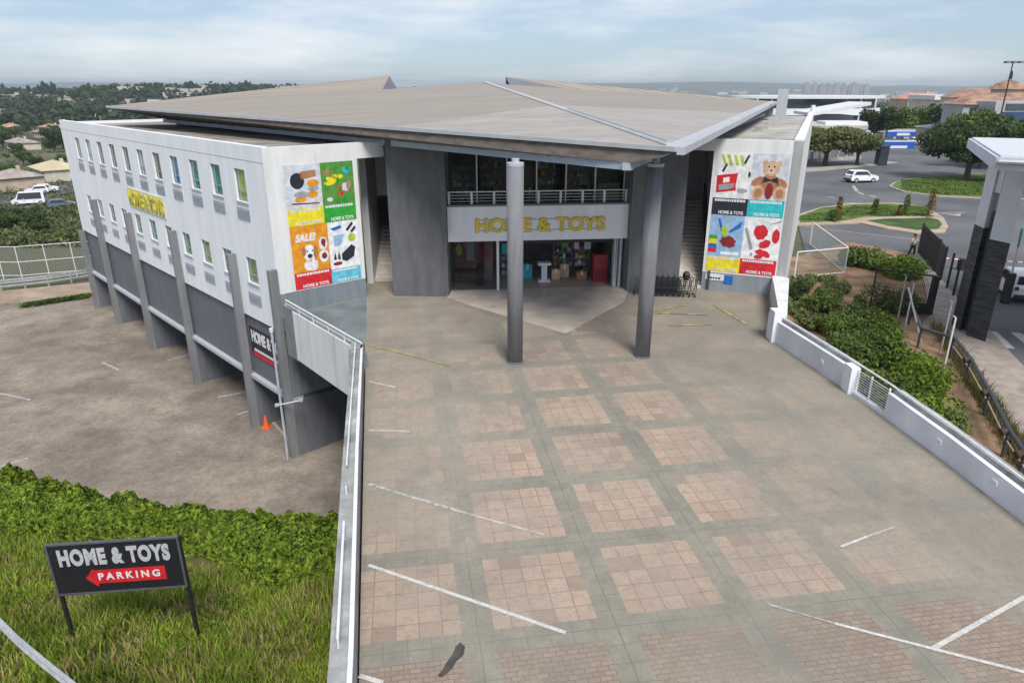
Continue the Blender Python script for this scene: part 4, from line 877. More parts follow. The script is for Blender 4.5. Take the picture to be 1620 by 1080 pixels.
for k in range(1, 9):
    lab = ['', 'second', 'third', 'fourth', 'fifth', 'sixth', 'seventh', 'eighth', 'ninth and rightmost'][k]
    copy_thing(tr0, (6.75 + .285 * k, 34.35 - .03 * k + (.45 if k % 3 == 0 else 0) * 0, 0.004), R(176 + random.uniform(-2, 2)), '%s black trolley from the left in the row by the right stairs' % lab)
bag = MB(); bag.lathe(9.1, 34.9, [(.12, .65), (.2, .78), (.2, .95), (.1, 1.1)], 12)
tag(bag.build('bin_bag', black, loc=(9.1, 34.9, .5)), 'small black bag resting on the lower stairs beside the trolleys', 'bag')

# ================================================================== parapets
random.seed(5)
lp = thing('left_parapet', 'grey topped parapet with pale edge tubes along the left side of the plaza', 'wall', (-4.0, 15, 0))
def wall_along(pts, th, z0, z1, side):
    mb = MB(); n = len(pts); off = []
    for i, p in enumerate(pts):
        a = pts[max(i - 1, 0)]; b = pts[min(i + 1, n - 1)]; d = Vector((b[0] - a[0], b[1] - a[1])).normalized(); nn = Vector((d.y, -d.x)) * side; off.append((p[0] + nn.x * th, p[1] + nn.y * th))
    for i in range(n - 1):
        a, b, c, d = pts[i], pts[i + 1], off[i + 1], off[i]
        A = [(*a, 0), (*b, 0), (*c, 0), (*d, 0)]
        zz0 = z0 if not isinstance(z0, list) else z0[i]; 
        za = z1[i] if isinstance(z1, list) else z1; zb = z1[i + 1] if isinstance(z1, list) else z1
        q = [(a, za), (b, zb), (c, zb), (d, za)]
        ar = sum(q[k][0][0] * q[(k + 1) % 4][0][1] - q[(k + 1) % 4][0][0] * q[k][0][1] for k in range(4))
        if ar < 0: q = q[::-1]
        mb.hexa([(p[0], p[1], zz0) for p, _ in q], [(p[0], p[1], z) for p, z in q])
    return mb, off
PL = [(-5.66, 24.37), (-4.2, 16.6), (-2.79, 9.42), (-2.05, 5.3)]
mb, offL = wall_along(PL, .40, -7.5, .90, 1); mb.build('wall', conc_wall, lp)
e1, _ = wall_along([(p[0] + .02, p[1]) for p in PL], .085, .901, 1.0, 1); e1.build('inner_edge', rail_w, lp)
tube_pts = [Vector((lerp(Vector(PL[i]), Vector(offL[i]), .62).x, lerp(Vector(PL[i]), Vector(offL[i]), .62).y, 1.12)) for i in range(4)]
cutp = lerp(tube_pts[0], tube_pts[1], .05)
t_ = MB(); t_.path([lerp(tube_pts[2], tube_pts[1], .02 + 0), lerp(tube_pts[2], tube_pts[1], .50)], .03); 
t_.path([lerp(tube_pts[1], tube_pts[0], -.15), tube_pts[0]], .024); t_.build('edge_rail', rail_w, lp)
for i, f in ((0, .05), (0, .4), (0, .75), (1, .3), (1, .55), (1, .98)):
    p_ = lerp(tube_pts[i], tube_pts[i + 1], f); q = MB(); q.tube((p_.x, p_.y, .9), (p_.x, p_.y, 1.12), .022); q.build('rail_post', rail_w, lp)
# diagonal white panelled part from the wing corner
dp = thing('panel_parapet', 'white panelled balustrade with a thin rail from the wing corner to the left parapet', 'parapet', (-8, 27.2, 0))
D0 = Vector((-10.35, 30.05)); D1 = Vector((-5.75, 24.45)); DF = Fr(tuple(D0), tuple(D1 - D0)); 
if DF.nrm[0] > 0: DF = Fr(tuple(D0), tuple(D1 - D0), flip=True)
DLn = (D1 - D0).length
mb = MB(); DF.box(mb, .9, 3.9, 0, .06, -1.6, .72); DF.box(mb, 3.92, DLn - .15, 0, .06, -1.6, .72); mb.build('panel', white_old, dp)
mb = MB(); DF.box(mb, -.3, .88, -.1, .02, -1.7, .75); mb.build('grey_panel', grey_mid, dp)
mb = MB(); DF.box(mb, 0, DLn, -.25, -.01, -.9, .55); mb.build('backing_wall', mat('blue_grey_deck_paint', (.17, .20, .215), .7, .15, 1), dp)
mb = MB(); mb.tube(DF.P(0, -.05, 1.03), DF.P(DLn, -.05, 1.03), .035); mb.tube(DF.P(0, -.05, .86), DF.P(DLn, -.05, .86), .018); mb.build('rail', rail_w, dp)
for q in range(6):
    p_ = DF.P(DLn * q / 5, -.05, .5); mb = MB(); mb.tube(p_, (p_.x, p_.y, 1.03), .022); mb.build('rail_post', rail_w, dp)
# corner piece and underside of the deck
mb = MB(); mb.box(-6.12, -5.62, 24.0, 24.6, -7.5, 1.0); tag(mb.build('corner_pier', conc_wall), 'grey concrete pier where the two parapets meet', 'pier')
mb = MB(); DF.box(mb, .2, DLn - .4, -.9, -.3, -1.5, -.72); tag(mb.build('deck_beam', grey_dk), 'dark beam under the plaza edge behind the white panels', 'beam')
for k, s in enumerate((2.2,)):
    p_ = DF.P(s, -3.2, 0); mb = MB(); mb.box(p_.x - .25, p_.x + .25, p_.y - .25, p_.y + .25, LOT_Z, -.72); tag(mb.build('deck_pillar', grey_dk), 'dark square pillar in the shade under the plaza', 'pillar')
# blue-grey painted corner of the plaza
cp = mat('blue_grey_floor_paint', (.15, .185, .195), .6, .15, .8, col2=(.20, .235, .245))
mb = MB(); mb.poly([(-10.2, 30.15, .004), (-6.2, 25.25, .004), tuple(G(580, 530, .004)), tuple(G(580, 462, .004)), (-7.5, 33.8, .004), (-10.7, 31.05, .004)]); struct(mb.build('painted_floor', cp), 'blue grey painted floor in the corner by the left posters', 'floor')

rp = thing('right_parapet', 'long white parapet wall with pale rail on the right side of the plaza', 'wall', (12, 20, 0))
def seg_pts(pts, a, b, n=10):
    return None
RP = [Vector(p) for p in WALL_R]
ht = [1.05, 1.02, 1.0, .98, .9, .82, .8, .8, .8]
gapA, gapB = 22.5, 20.35
def along(y):
    if y >= RP[0].y: return RP[0], ht[0]
    for a, b, ha, hb in zip(RP[:-1], RP[1:], ht[:-1], ht[1:]):
        if b.y <= y <= a.y:
            t = (a.y - y) / (a.y - b.y); return lerp(a, b, t), ha + (hb - ha) * t
    return RP[-1], .8
wm = mat('lavender_white_wall', (.68, .69, .75), .75, .06, .8, col2=(.80, .81, .86), bump=.08, stretch=(1, 1, .5))
def wallseg(y0, y1, name='wall', z0=-2.3, dz=0, th=.16, m=wm, hh=None, out=0.0):
    ys_ = [y0] + [p.y for p in RP if y1 < p.y < y0] + [y1]; pts = []; hs = []
    for y in ys_:
        p, h = along(y); pts.append((p.x + out, p.y)); hs.append((h if hh is None else hh) + dz)
    mb, _ = wall_along(pts, th, z0, hs, -1); return mb.build(name, m, rp)
wallseg(27.9, gapA + .05, dz=-.12); wallseg(gapB, -6, dz=-.12)
wallseg(gapA + .04, gapB + .01, hh=.12, name='kerb')
wallseg(27.9, gapA + .05, name='coping', z0=.0, dz=-.03, th=.30, m=conc_wall, out=.17)
wallseg(gapB, -6, name='coping', z0=.0, dz=-.03, th=.34, m=conc_wall, out=.17)
q = MB(); pts = []
for y in [27.9, 26.5, 25.3, 24, 22.4, 21.5, 20.6, 19, 17.5, 16, 14.4, 12, 9, 5]:
    p, h = along(y); pts.append(Vector((p.x + .22, p.y, h + .06)))
q.path(pts, .035, 8); q.build('top_rail', rail_w, rp)
p, h = along(22.35); mb = MB(); mb.box(p.x - .1, p.x + .22, p.y - .25, p.y + .3, .0, h - .02); mb.build('gap_pier', white, rp)
for y in (21.35, 20.42):
    p, h = along(y); mb = MB(); mb.tube((p.x + .1, p.y, .1), (p.x + .1, p.y, h), .035); mb.build('gap_post', rail_w, rp)
mb = MB()
a, _ = along(22.1); b, _ = along(20.4)
for k in range(9): mb.tube((a.x + .1, a.y, .2 + k * .088), (b.x + .1, b.y, .2 + k * .088), .014, 6)
mb.build('gap_bars', rail_w, rp)
for y in (17.8, 15.6, 24.0):
    p, h = along(y); mb = MB(); mb.box(p.x - .05, p.x + .0, p.y - .12, p.y + .12, .42, .54); mb.build('wall_light', text_white, rp)
# tall white return between the wing and the parapet
mb = MB(); mb.prism([(13.75, 34.25), (13.95, 33.6), (11.6, 27.6), (11.0, 27.75), (11.0, 28.1), (11.5, 28.3), (13.35, 34.35)], -2.3, 1.08)
tag(mb.build('return_wall', white_old), 'white return wall between the right wing and the plaza parapet', 'wall')
mb = MB(); mb.box(10.95, 11.4, 27.3, 27.9, -2.3, 1.35); tag(mb.build('end_pier', white), 'white end pier at the top of the right parapet', 'pier')

# ================================================================== foliage tools
def leaf_card(mb, c, size, nrm=None, aspect=.55):
    n = nrm or Vector((random.gauss(0, 1), random.gauss(0, 1), random.gauss(.5, .8)))
    if n.length < 1e-3: n = Vector((0, 0, 1))
    n.normalize(); a = n.orthogonal().normalized(); a.rotate(Matrix.Rotation(random.uniform(0, 6.28), 3, n)); b = n.cross(a)
    s = size * random.uniform(.6, 1.3); i = len(mb.v)
    mb.v += [tuple(c - a * s), tuple(c - b * s * aspect), tuple(c + a * s), tuple(c + b * s * aspect)]; mb.f.append((i, i + 1, i + 2, i + 3))
def blob_leaves(mb, c, r, n, size, rz=1.0, shell=.55):
    for _ in range(n):
        d = Vector((random.gauss(0, 1), random.gauss(0, 1), random.gauss(0, 1))).normalized()
        rr = r * (shell + (1 - shell) * random.random() ** .6) * random.uniform(.85, 1.12)
        p = Vector(c) + Vector((d.x * rr, d.y * rr, d.z * rr * rz)); n_ = d + Vector((random.gauss(0, .6), random.gauss(0, .6), random.gauss(0, .6) + .3)); leaf_card(mb, p, size, n_)
bark = mat('bark', (.10, .075, .055), .9, .2, 6, bump=.3)
def make_tree(name, label, cat, h, r, m, lobes=14, leaves=220, size=.22, flat=.6, trunk_r=.16, group=None, trunk_h=.35, seed=0, parts=True):
    random.seed(seed); t = thing(name, label, cat, (0, 0, 0), 0, group); cr = MB(); tk = MB()
    th = h * trunk_h; tk.tube((0, 0, -.4), (0, 0, th), trunk_r * 1.3, 9, trunk_r)
    for k in range(lobes):
        a = random.uniform(0, 6.28); q = random.random() ** .5 * r * .72; z = th + (h - th) * (.18 + .62 * random.random()) * (1 - .25 * (q / r) ** 2)
        c = Vector((q * math.cos(a), q * math.sin(a), z)); lr = r * random.uniform(.26, .42)
        blob_leaves(cr, c, lr, leaves, size, flat)
        if k < 8: tk.tube((0, 0, th * .9), c, trunk_r * .55, 6, trunk_r * .15)
    cr.build('crown', m, t); tk.build('trunk', bark, t)
    return t
lm_dark = leaf_mat('leaf_dark', (.014, .034, .010), (.11, .165, .045))
lm_mid = leaf_mat('leaf_mid', (.022, .05, .010), (.17, .25, .04))
lm_lime = leaf_mat('leaf_lime', (.025, .06, .008), (.22, .33, .03), .3)
lm_hedge = leaf_mat('leaf_hedge', (.008, .032, .004), (.50, .68, .07), .4, scale=4.5)
lm_far = leaf_mat('leaf_far', (.010, .026, .010), (.06, .09, .03), scale=.05)
lm_olive = leaf_mat('leaf_olive', (.03, .045, .014), (.20, .22, .07))

# ================================================================== foreground bank
def bank_z(x, y): return -1.7 - (y - 7.5) * .345
soil = mat('bank_soil', (.10, .12, .03), .95, .3, .7, col2=(.24, .18, .08), thr=(.45, .7), bump=.3)
mb = MB(); nxg, nyg = 46, 40; x0b, x1b = -30.0, -2.2
gv = {}
for j in range(nyg + 1):
    for i in range(nxg + 1):
        x = x0b + (x1b - x0b) * i / nxg; y = 3.0 + 22.5 * j / nyg
        if y < 7.5: z = -1.7
        else: z = bank_z(x, y)
        z += .12 * math.sin(x * 1.3 + y) * math.sin(y * .9); mb.v.append((x, y, max(z, LOT_Z - .05)))
for j in range(nyg):
    for i in range(nxg):
        a = j * (nxg + 1) + i; mb.f.append((a, a + 1, a + nxg + 2, a + nxg + 1))
struct(mb.build('grass_bank', soil, smooth=True), 'grassy bank falling from the street to the car park', 'bank')
# grass blades
random.seed(31)
gm = leaf_mat('grass_blade', (.05, .11, .012), (.44, .54, .07), .35, scale=.55)
gm2 = leaf_mat('grass_dry', (.26, .22, .08), (.52, .43, .20), .3, scale=.8)
def hedge_center(x): return 0
HB = [G(0, 748, -6.1), G(110, 780, -6.1), G(265, 822, -6.1), (G(400, 822, -6.1)), G(545, 832, -6.1)]      # crest of the hedge, lot side
HFp = [(0, 842), (100, 862), (240, 868), (330, 885), (430, 935), (545, 930)]
def G_bank(u, v):
    y = 15.0
    for _ in range(30):
        p = G(u, v, bank_z(0, y)); y = .5 * y + .5 * p.y
    return p
HF = [G_bank(u, v) for u, v in HFp]
def interp(pts, f):
    f = max(0, min(.9999, f)) * (len(pts) - 1); i = int(f); return lerp(pts[i], pts[i + 1], f - i)
def noise2(x, y): return math.sin(x * 1.7 + 1.3 * math.sin(y * .9)) * math.sin(y * 1.3 + .7 * math.sin(x * 1.1))
gb = MB(); gd = MB(); cnt = 0
while cnt < 68000:
    y = random.uniform(6.5, 25); x = -random.uniform(.25, 1.0) * (y * .95 + 3.0)
    if y > 20.5 and x > -13: continue
    if x > -2.75 - max(0, (y - 9.4)) * .195 - .38: continue
    z = bank_z(x, y) + .12 * math.sin(x * 1.3 + y) * math.sin(y * .9) if y > 7.5 else -1.7
    dens = noise2(x * .9, y * .9) + .5 * noise2(x * 2.3 + 4, y * 2.1)
    if dens < -.55 and random.random() < .75: cnt += .3; continue
    hgt = (.18 + .34 * random.random()) * (1 + .5 * noise2(x * .6 + 2, y * .5)); wdt = .016 + .014 * random.random()
    a = random.uniform(0, 6.28); lean = random.uniform(.1, .55) * hgt; dx, dy = math.cos(a), math.sin(a)
    tgt = gd if (random.random() < (.10 + (.35 if dens < -.1 else 0))) else gb
    b = random.uniform(0, 6.28); ex, ey = math.cos(b) * wdt, math.sin(b) * wdt; i = len(tgt.v)
    m1 = (x + dx * lean * .35, y + dy * lean * .35, z + hgt * .6); tp = (x + dx * lean, y + dy * lean, z + hgt)
    tgt.v += [(x - ex, y - ey, z - .03), (x + ex, y + ey, z - .03), (m1[0] + ex * .8, m1[1] + ey * .8, m1[2]), (m1[0] - ex * .8, m1[1] - ey * .8, m1[2]), tp]
    tgt.f += [(i, i + 1, i + 2, i + 3), (i + 3, i + 2, i + 4)]; cnt += 1
tag(gb.build('grass', gm), 'long green grass on the foreground bank around the parking sign', 'grass', kind='stuff')
tag(gd.build('dry_grass', gm2), 'yellowed dry grass blades mixed through the foreground bank', 'grass', kind='stuff')
# weeds tufts
wd_ = MB()
for k in range(70):
    y = random.uniform(8, 20); x = -random.uniform(.3, .95) * (y * .9 + 2.5)
    if x > -4.6 - (y - 9) * .2: continue
    blob_leaves(wd_, (x, y, bank_z(x, y) + .15), random.uniform(.15, .4), 60, .05, .8, .2)
tag(wd_.build('weeds', lm_lime), 'low leafy weeds scattered in the foreground grass', 'weeds', kind='stuff')
# hedge
random.seed(41)
hd = thing('hedge', 'bright green clipped leafy hedge between the grass bank and the car park', 'hedge', (-14, 22, -6.5))
hm = MB(); N_ = 46000
for k in range(N_):
    f = random.random(); w0 = random.random(); A_ = interp(HB, f); B_ = interp(HF, f)
    zt = A_.z + .12 * noise2(f * 40, 3) ; gz = bank_z(0, B_.y)
    # cross-section: rounded hump from front foot to the back foot at car park level
    foot_b = Vector((A_.x * 1.03, A_.y * 1.045, LOT_Z))
    t = w0 * math.pi
    mid = (Vector((B_.x, B_.y, 0)) + Vector((foot_b.x, foot_b.y, 0))) / 2; half = (Vector((foot_b.x, foot_b.y, 0)) - Vector((B_.x, B_.y, 0))) / 2
    c = -math.cos(t); p = mid + half * c * (1.0 + .05 * noise2(f * 60, w0 * 6)); base = lerp(Vector((0, 0, B_.z)), Vector((0, 0, LOT_Z)), (c + 1) / 2).z
    hgt = 1.5 * (max(0.0, math.sin(t)) ** .45) * (1 + .15 * noise2(f * 23 + 2, w0 * 3) + .16 * noise2(f * 55, w0 * 7) + .09 * noise2(f * 130, w0 * 17)) * (1.0 if c < .3 else 1.0)
    p = Vector((p.x, p.y, base + hgt)) - Vector((0, 0, random.random() ** 2 * .35))
    nrm = Vector((half.x * c, half.y * c, .9)).normalized() + Vector((random.gauss(0, .8), random.gauss(0, .8), random.gauss(0, .6)))
    leaf_card(hm, p, .095, nrm, .62)
hm.build('foliage', lm_hedge, hd)
tw = MB()
for k in range(420):
    f = random.random(); A_ = interp(HB, f); B_ = interp(HF, f); m_ = lerp(B_, A_, random.uniform(.05, .9)); z_ = max(bank_z(0, m_.y), LOT_Z) + 1.15
    tw.tube((m_.x, m_.y, z_), (m_.x + random.gauss(0, .18), m_.y + random.gauss(0, .18), z_ + random.uniform(.2, .55)), .008, 3, .003)
    for q in range(4): leaf_card(tw, Vector((m_.x + random.gauss(0, .1), m_.y + random.gauss(0, .1), z_ + random.uniform(.25, .5))), .06)
tw.build('young_shoots', lm_lime, hd)
hs = MB()
for k in range(40):
    f = (k + .5) / 40; A_ = interp(HB, f); B_ = interp(HF, f); m_ = (A_ + B_) / 2; gz = bank_z(0, m_.y); hs.tube((m_.x, m_.y, gz - .2), (m_.x + .2, m_.y, gz + .9), .03, 5)

hs.build('stems', bark, hd)
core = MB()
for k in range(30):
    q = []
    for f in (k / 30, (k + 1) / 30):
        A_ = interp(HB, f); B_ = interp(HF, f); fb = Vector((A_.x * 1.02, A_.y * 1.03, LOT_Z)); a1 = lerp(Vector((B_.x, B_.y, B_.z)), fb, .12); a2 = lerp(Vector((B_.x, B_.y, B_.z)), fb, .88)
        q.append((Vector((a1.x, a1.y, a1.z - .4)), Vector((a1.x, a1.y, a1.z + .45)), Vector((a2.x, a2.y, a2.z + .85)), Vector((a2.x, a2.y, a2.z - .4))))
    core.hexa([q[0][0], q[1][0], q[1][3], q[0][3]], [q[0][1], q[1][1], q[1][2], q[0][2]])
core.build('shade_core', mat('shade_core', (.012, .022, .007), 1, .4, 3), hd)  # solid near-black core, shade between the leaves put into its colour
rs = MB(); rs.hexa([(-5.62, 17.2, -5.2), (-5.1, 17.2, -5.2), (-5.1, 17.8, -5.2), (-5.62, 17.8, -5.2)], [(-5.55, 17.2, -3.6), (-5.2, 17.2, -3.6), (-5.2, 17.7, -3.6), (-5.55, 17.7, -3.6)])

# ---------------- parking sign
P0 = G(115, 1005, -4.0); P1 = G(310, 990, -4.0)
sgn = thing('parking_sign', 'black HOME & TOYS PARKING board with red arrow on two posts in the grass', 'sign', ((P0.x + P1.x) / 2, (P0.y + P1.y) / 2, -4.0))
PF = Fr((P0.x, P0.y), (P1.x - P0.x, P1.y - P0.y)); PW = (P1 - P0).length
for s in (0, PW):
    p_ = PF.P(s, 0, 0); mb = MB(); mb.box(p_.x - .045, p_.x + .045, p_.y - .03, p_.y + .05, -4.5, -.98); mb.build('post', black, sgn)
ZT = -1.0; ZB = -2.52
mb = MB(); PF.box(mb, .02, PW - .02, .035, .075, ZB, ZT); mb.build('board', black_sign, sgn)
mb = MB()
for a, b, c, d in ((-.03, PW + .03, ZT, ZT + .05), (-.03, PW + .03, ZB - .05, ZB), (-.03, .019, ZB, ZT), (PW - .019, PW + .03, ZB, ZT)): PF.box(mb, a, b, .03, .1, c, d)
mb.build('board_frame', mat('board_frame_grey', (.09, .095, .11), .5, .1, 4), sgn)
text_mesh('lettering', full, mat('silver_lettering', (.46, .46, .50), .6, .1, 8), sgn, PF, .22, PW - .25, -1.66, -1.14, n=.076, depth=.02, bold=.052, spacing=1.12)
ar = [(.78, -2.07), (1.0, -1.78), (1.02, -1.84), (PW - .45, -1.84), (PW - .45, -2.26), (1.07, -2.26), (1.05, -2.36)]
m_ = MB(); m_.hexa([PF.P(a, .076, b) for a, b in ar][::-1], [PF.P(a, .088, b) for a, b in ar][::-1]); m_.build('red_arrow', PM['red'], sgn)
text_mesh('arrow_lettering', 'PARKING', text_white, sgn, PF, 1.1, PW - .6, -2.15, -1.93, n=.089, depth=.008, bold=.03, spacing=1.45)

# ---------------- curved guardrail at bottom left
gr = thing('guardrail', 'curved grey steel guardrail in the grass at the bottom left corner', 'guardrail', (-9.5, 10, -2.2))
gp = [G(u, v, -1.75) for u, v in ((-60, 930), (0, 982), (30, 1012), (70, 1046), (115, 1082), (170, 1125))]
mb = MB()
for a, b in zip(gp[:-1], gp[1:]):
    a = a + Vector((0, 0, 0)); n_ = Vector(((b - a).y, -(b - a).x, 0)).normalized(); prof = [(.0, .16), (.05, .11), (.0, .05), (.0, -.05), (.05, -.11), (.0, -.16)]
    for (p, q), (r_, s) in zip(prof[:-1], prof[1:]):
        mb.hexa([a + n_ * p + Vector((0, 0, q)), b + n_ * p + Vector((0, 0, q)), b + n_ * (p + .02) + Vector((0, 0, q)), a + n_ * (p + .02) + Vector((0, 0, q))], [a + n_ * r_ + Vector((0, 0, s)), b + n_ * r_ + Vector((0, 0, s)), b + n_ * (r_ + .02) + Vector((0, 0, s)), a + n_ * (r_ + .02) + Vector((0, 0, s))])
mb.build('beam', steel, gr)
for p_ in (gp[0], gp[5]):
    mb = MB(); mb.box(p_.x - .14, p_.x - .02, p_.y - .06, p_.y + .06, bank_z(p_.x, p_.y) - .3, p_.z + .1); mb.build('post', steel, gr)

# ================================================================== car park details
cn = thing('traffic_cone', 'orange traffic cone beside the fin near the black banner', 'cone', (-13.55, 34.0, LOT_Z))
orange = mat('cone_orange', (.80, .12, .02), .5, .05, 6)
mb = MB(); mb.lathe(-13.55, 34.0, [(.17, LOT_Z + .04), (.04, LOT_Z + .7), (.03, LOT_Z + .72)], 16); mb.build('cone_body', orange, cn)
mb = MB(); mb.box(-13.77, -13.33, 33.78, 34.22, LOT_Z + .001, LOT_Z + .04); mb.build('cone_base', orange, cn)
# low kerbs between fins
kb = mat('kerb_concrete', (.36, .33, .29), .9, .15, 2)
mb = MB(); f_ = Fr((-13.3, 34.4), (2.2, -3.0)); f_.box(mb, 0, 3.6, -.08, .08, LOT_Z + .001, LOT_Z + .12); struct(mb.build('kerb', kb), 'concrete kerb between the last two fins', 'kerb')
ks = MB()
for q in range(3): FL.box(ks, 23 + q * 1.8, 24.5 + q * 1.8, -2.4 - q * .3, -2.1 - q * .3, LOT_Z + .001, LOT_Z + .14)
struct(ks.build('kerb', kb), 'broken pale kerb stones in the shade under the left wing', 'kerb')
# planted kerb island
random.seed(51)
mb = MB(); A_ = G(36, 486, LOT_Z); B_ = G(142, 470, LOT_Z); isl = MB()
for _ in range(3800):
    f = random.random(); p = lerp(A_, B_, f) + Vector((random.gauss(0, .12), random.gauss(0, .28), .05 + random.random() * .28)); leaf_card(isl, p, .08)
tag(isl.build('grass_strip', lm_mid), 'narrow strip of grass at the far edge of the brown car park', 'grass', kind='stuff')
# soil verge and fence
mb = MB(); mb.poly([(-38.0, 58.8, LOT_Z + .004), (-39, 64.5, LOT_Z + .004), (-47, 60.9, LOT_Z + .004), (-60, 57.5, LOT_Z + .004), (-58, 50.5, LOT_Z + .004), (-44, 57.0, LOT_Z + .004)]); struct(mb.build('dirt_verge', mat('sandy_verge', (.30, .22, .16), .95, .2, .6, col2=(.38, .30, .22), bump=.2)), 'sandy verge between car park and guardrail', 'verge')
g1 = G(-60, 461, LOT_Z + .3); g2 = G(0, 455, LOT_Z + .3); g3 = G(75, 447, LOT_Z + .3); g4 = G(146, 436, LOT_Z + .3)
gr2 = thing('guardrail', 'double steel guardrail at the far left edge of the car park', 'guardrail', tuple(g2))
mb = MB()
for a, b in zip((g1, g2, g3), (g2, g3, g4)):
    for dz in (.0, .32, .55): mb.hexa([a + Vector((0, 0, dz)), b + Vector((0, 0, dz)), b + Vector((0, .06, dz)), a + Vector((0, .06, dz))], [a + Vector((0, 0, dz + .16)), b + Vector((0, 0, dz + .16)), b + Vector((0, .06, dz + .16)), a + Vector((0, .06, dz + .16))])
mb.build('beam', steel, gr2)
for k in range(7):
    p_ = interp([g1, g2, g3, g4], k / 6); mb = MB(); mb.box(p_.x - .07, p_.x + .07, p_.y + .07, p_.y + .2, LOT_Z - .4, p_.z + .65); mb.build('post', steel, gr2)
fc = thing('mesh_fence', 'tall see-through wire mesh fence behind the far car park guardrail', 'fence', tuple(g2))
fA = G(-70, 452, LOT_Z - .1); fB = G(20, 452, LOT_Z - .1); fC = G(150, 440, LOT_Z - .1)
fA.y += 1.5; fB.y += 1.5; fC.y += 1.5
FH = 3.3
mb = MB(); rr = [fA, fB, fC]
for k in range(7):
    p_ = interp(rr, k / 6); q = MB(); q.tube((p_.x, p_.y, LOT_Z - .8), (p_.x, p_.y, LOT_Z + FH), .045, 6); q.build('post', rail_w, fc)
r_ = MB()
for dz in (FH, FH * .55, .5):
    for a, b in zip(rr[:-1], rr[1:]): r_.tube((a.x, a.y, LOT_Z + dz), (b.x, b.y, LOT_Z + dz), .035, 6)
r_.build('rail', rail_w, fc)
m_ = MB()
for a, b in zip(rr[:-1], rr[1:]):
    L_ = (b - a).length; n = int((L_ + FH) / .38)
    for k in range(n):
        for sgn_ in (1, -1):
            s0_ = k * .38 - (FH if sgn_ > 0 else 0); s1_ = s0_ + FH * sgn_
            if sgn_ < 0: s0_ = k * .38; s1_ = s0_ - FH
            t0 = 0; t1 = 1
            lo_ = min(s0_, s1_); hi_ = max(s0_, s1_)
            ta, tb_ = 0, 1
            ds = s1_ - s0_
            for lim, keep in ((0, 'ge'), (L_, 'le')):
                f = (lim - s0_) / ds
                if keep == 'ge':
                    if ds > 0: ta = max(ta, f)
                    else: tb_ = min(tb_, f)
                else:
                    if ds > 0: tb_ = min(tb_, f)
                    else: ta = max(ta, f)
            if tb_ - ta < .02: continue
            pa = lerp(a, b, (s0_ + ds * ta) / L_); pb = lerp(a, b, (s0_ + ds * tb_) / L_)
            m_.tube((pa.x, pa.y, LOT_Z + FH * ta), (pb.x, pb.y, LOT_Z + FH * tb_), .008, 3, cap=False)
m_.build('wire_mesh', steel, fc)

# ================================================================== right side: street level
random.seed(61)
def S(u, v, z=ST_Z): return G(u, v, z)
def sheet(name, pts, z, m, label, cat, thick=None):
    mb = MB()
    if thick: mb.prism([(p.x, p.y) for p in pts], z - thick, z)
    else: mb.poly([(p.x, p.y, z) for p in pts])
    return struct(mb.build(name, m), label, cat)
asph = mat('street_asphalt', (.115, .118, .128), .9, .14, .15, bump=.15, bscale=8, col2=(.16, .162, .17), grain=.2, gscale=8)
rp_pts = [Vector(p) for p in ((16.5, 30), (19, 31), (60, 20), (120, 60), (150, 120), (150, 185), (60, 190), (52, 150), (40, 108), (26, 104), (29.5, 72), (22, 50))]
sheet('road', rp_pts, ST_Z, asph, 'grey asphalt street with junction and turning lanes', 'road')
# far pavement along the street
pave_far = mat('pale_pavement', (.34, .31, .27), .9, .15, .5)
sheet('pavement', [S(1262, 268), S(1345, 262), S(1400, 256), S(1420, 258), S(1340, 267), S(1262, 274)], ST_Z + .12, pave_far, 'pale pavement along the far side of the street', 'pavement', .12)
for k in range(7):
    a = S(1265 + k * 19, 258 + (0 if k > 2 else 2)); b = S(1281 + k * 19, 257 + (0 if k > 2 else 2))
fw = thing('boundary_wall', 'low grey wall with dark openings behind the far pavement', 'wall', tuple(S(1320, 256)))
fA_ = S(1268, 258); fB_ = S(1362, 252)
ff = Fr((fA_.x, fA_.y), (fB_.x - fA_.x, fB_.y - fA_.y)); fL = (fB_ - fA_).length
mb = MB(); ff.box(mb, 0, fL, -.25, 0, ST_Z, ST_Z + .6); mb.build('wall', concrete, fw)
for k in range(7):
    mb = MB(); ff.box(mb, k * fL / 7, k * fL / 7 + .4, -.3, .05, ST_Z, ST_Z + 1.7); mb.build('pier', concrete, fw)
mb = MB()
for k in range(40): p_ = ff.P(.4 + k * (fL - .6) / 40, -.12, ST_Z + .6); mb.tube(p_, p_ + Vector((0, 0, .95)), .02, 4)
mb.build('palings', black, fw)
grass_m = mat('verge_grass', (.055, .11, .018), .95, .25, .5, col2=(.13, .19, .035), bump=.3, bscale=14)
kerb_m = mat('pale_kerb', (.42, .38, .33), .9, .12, 2)
def island(name, pts, h, gm_, inset, lab, labk):
    sheet('kerb', pts, ST_Z + h, kerb_m, labk, 'kerb', h)
    c = sum(pts, Vector((0, 0, 0))) / len(pts)
    sheet(name, [c + (p - c) * inset for p in pts], ST_Z + h + .03, gm_, lab, 'grass', .03)
i0 = [S(*p) for p in ((1255, 343), (1300, 329), (1350, 323), (1410, 322), (1462, 327), (1492, 345), (1500, 360), (1494, 369), (1450, 371), (1400, 363), (1360, 354), (1310, 356), (1258, 358))]
sheet('traffic_island', i0, ST_Z + .12, mat('sandy_path', (.40, .31, .24), .95, .15, .6, bump=.15), 'sandy traffic island with a footpath between two lawns', 'traffic island', .12)
sheet('lawn', [S(*p) for p in ((1262, 345), (1300, 331), (1350, 325.5), (1410, 324.5), (1458, 329), (1474, 338), (1462, 343), (1400, 344.5), (1368, 345), (1335, 351), (1300, 353), (1266, 354))], ST_Z + .16, grass_m, 'bright lawn on the far half of the traffic island', 'lawn', .04)
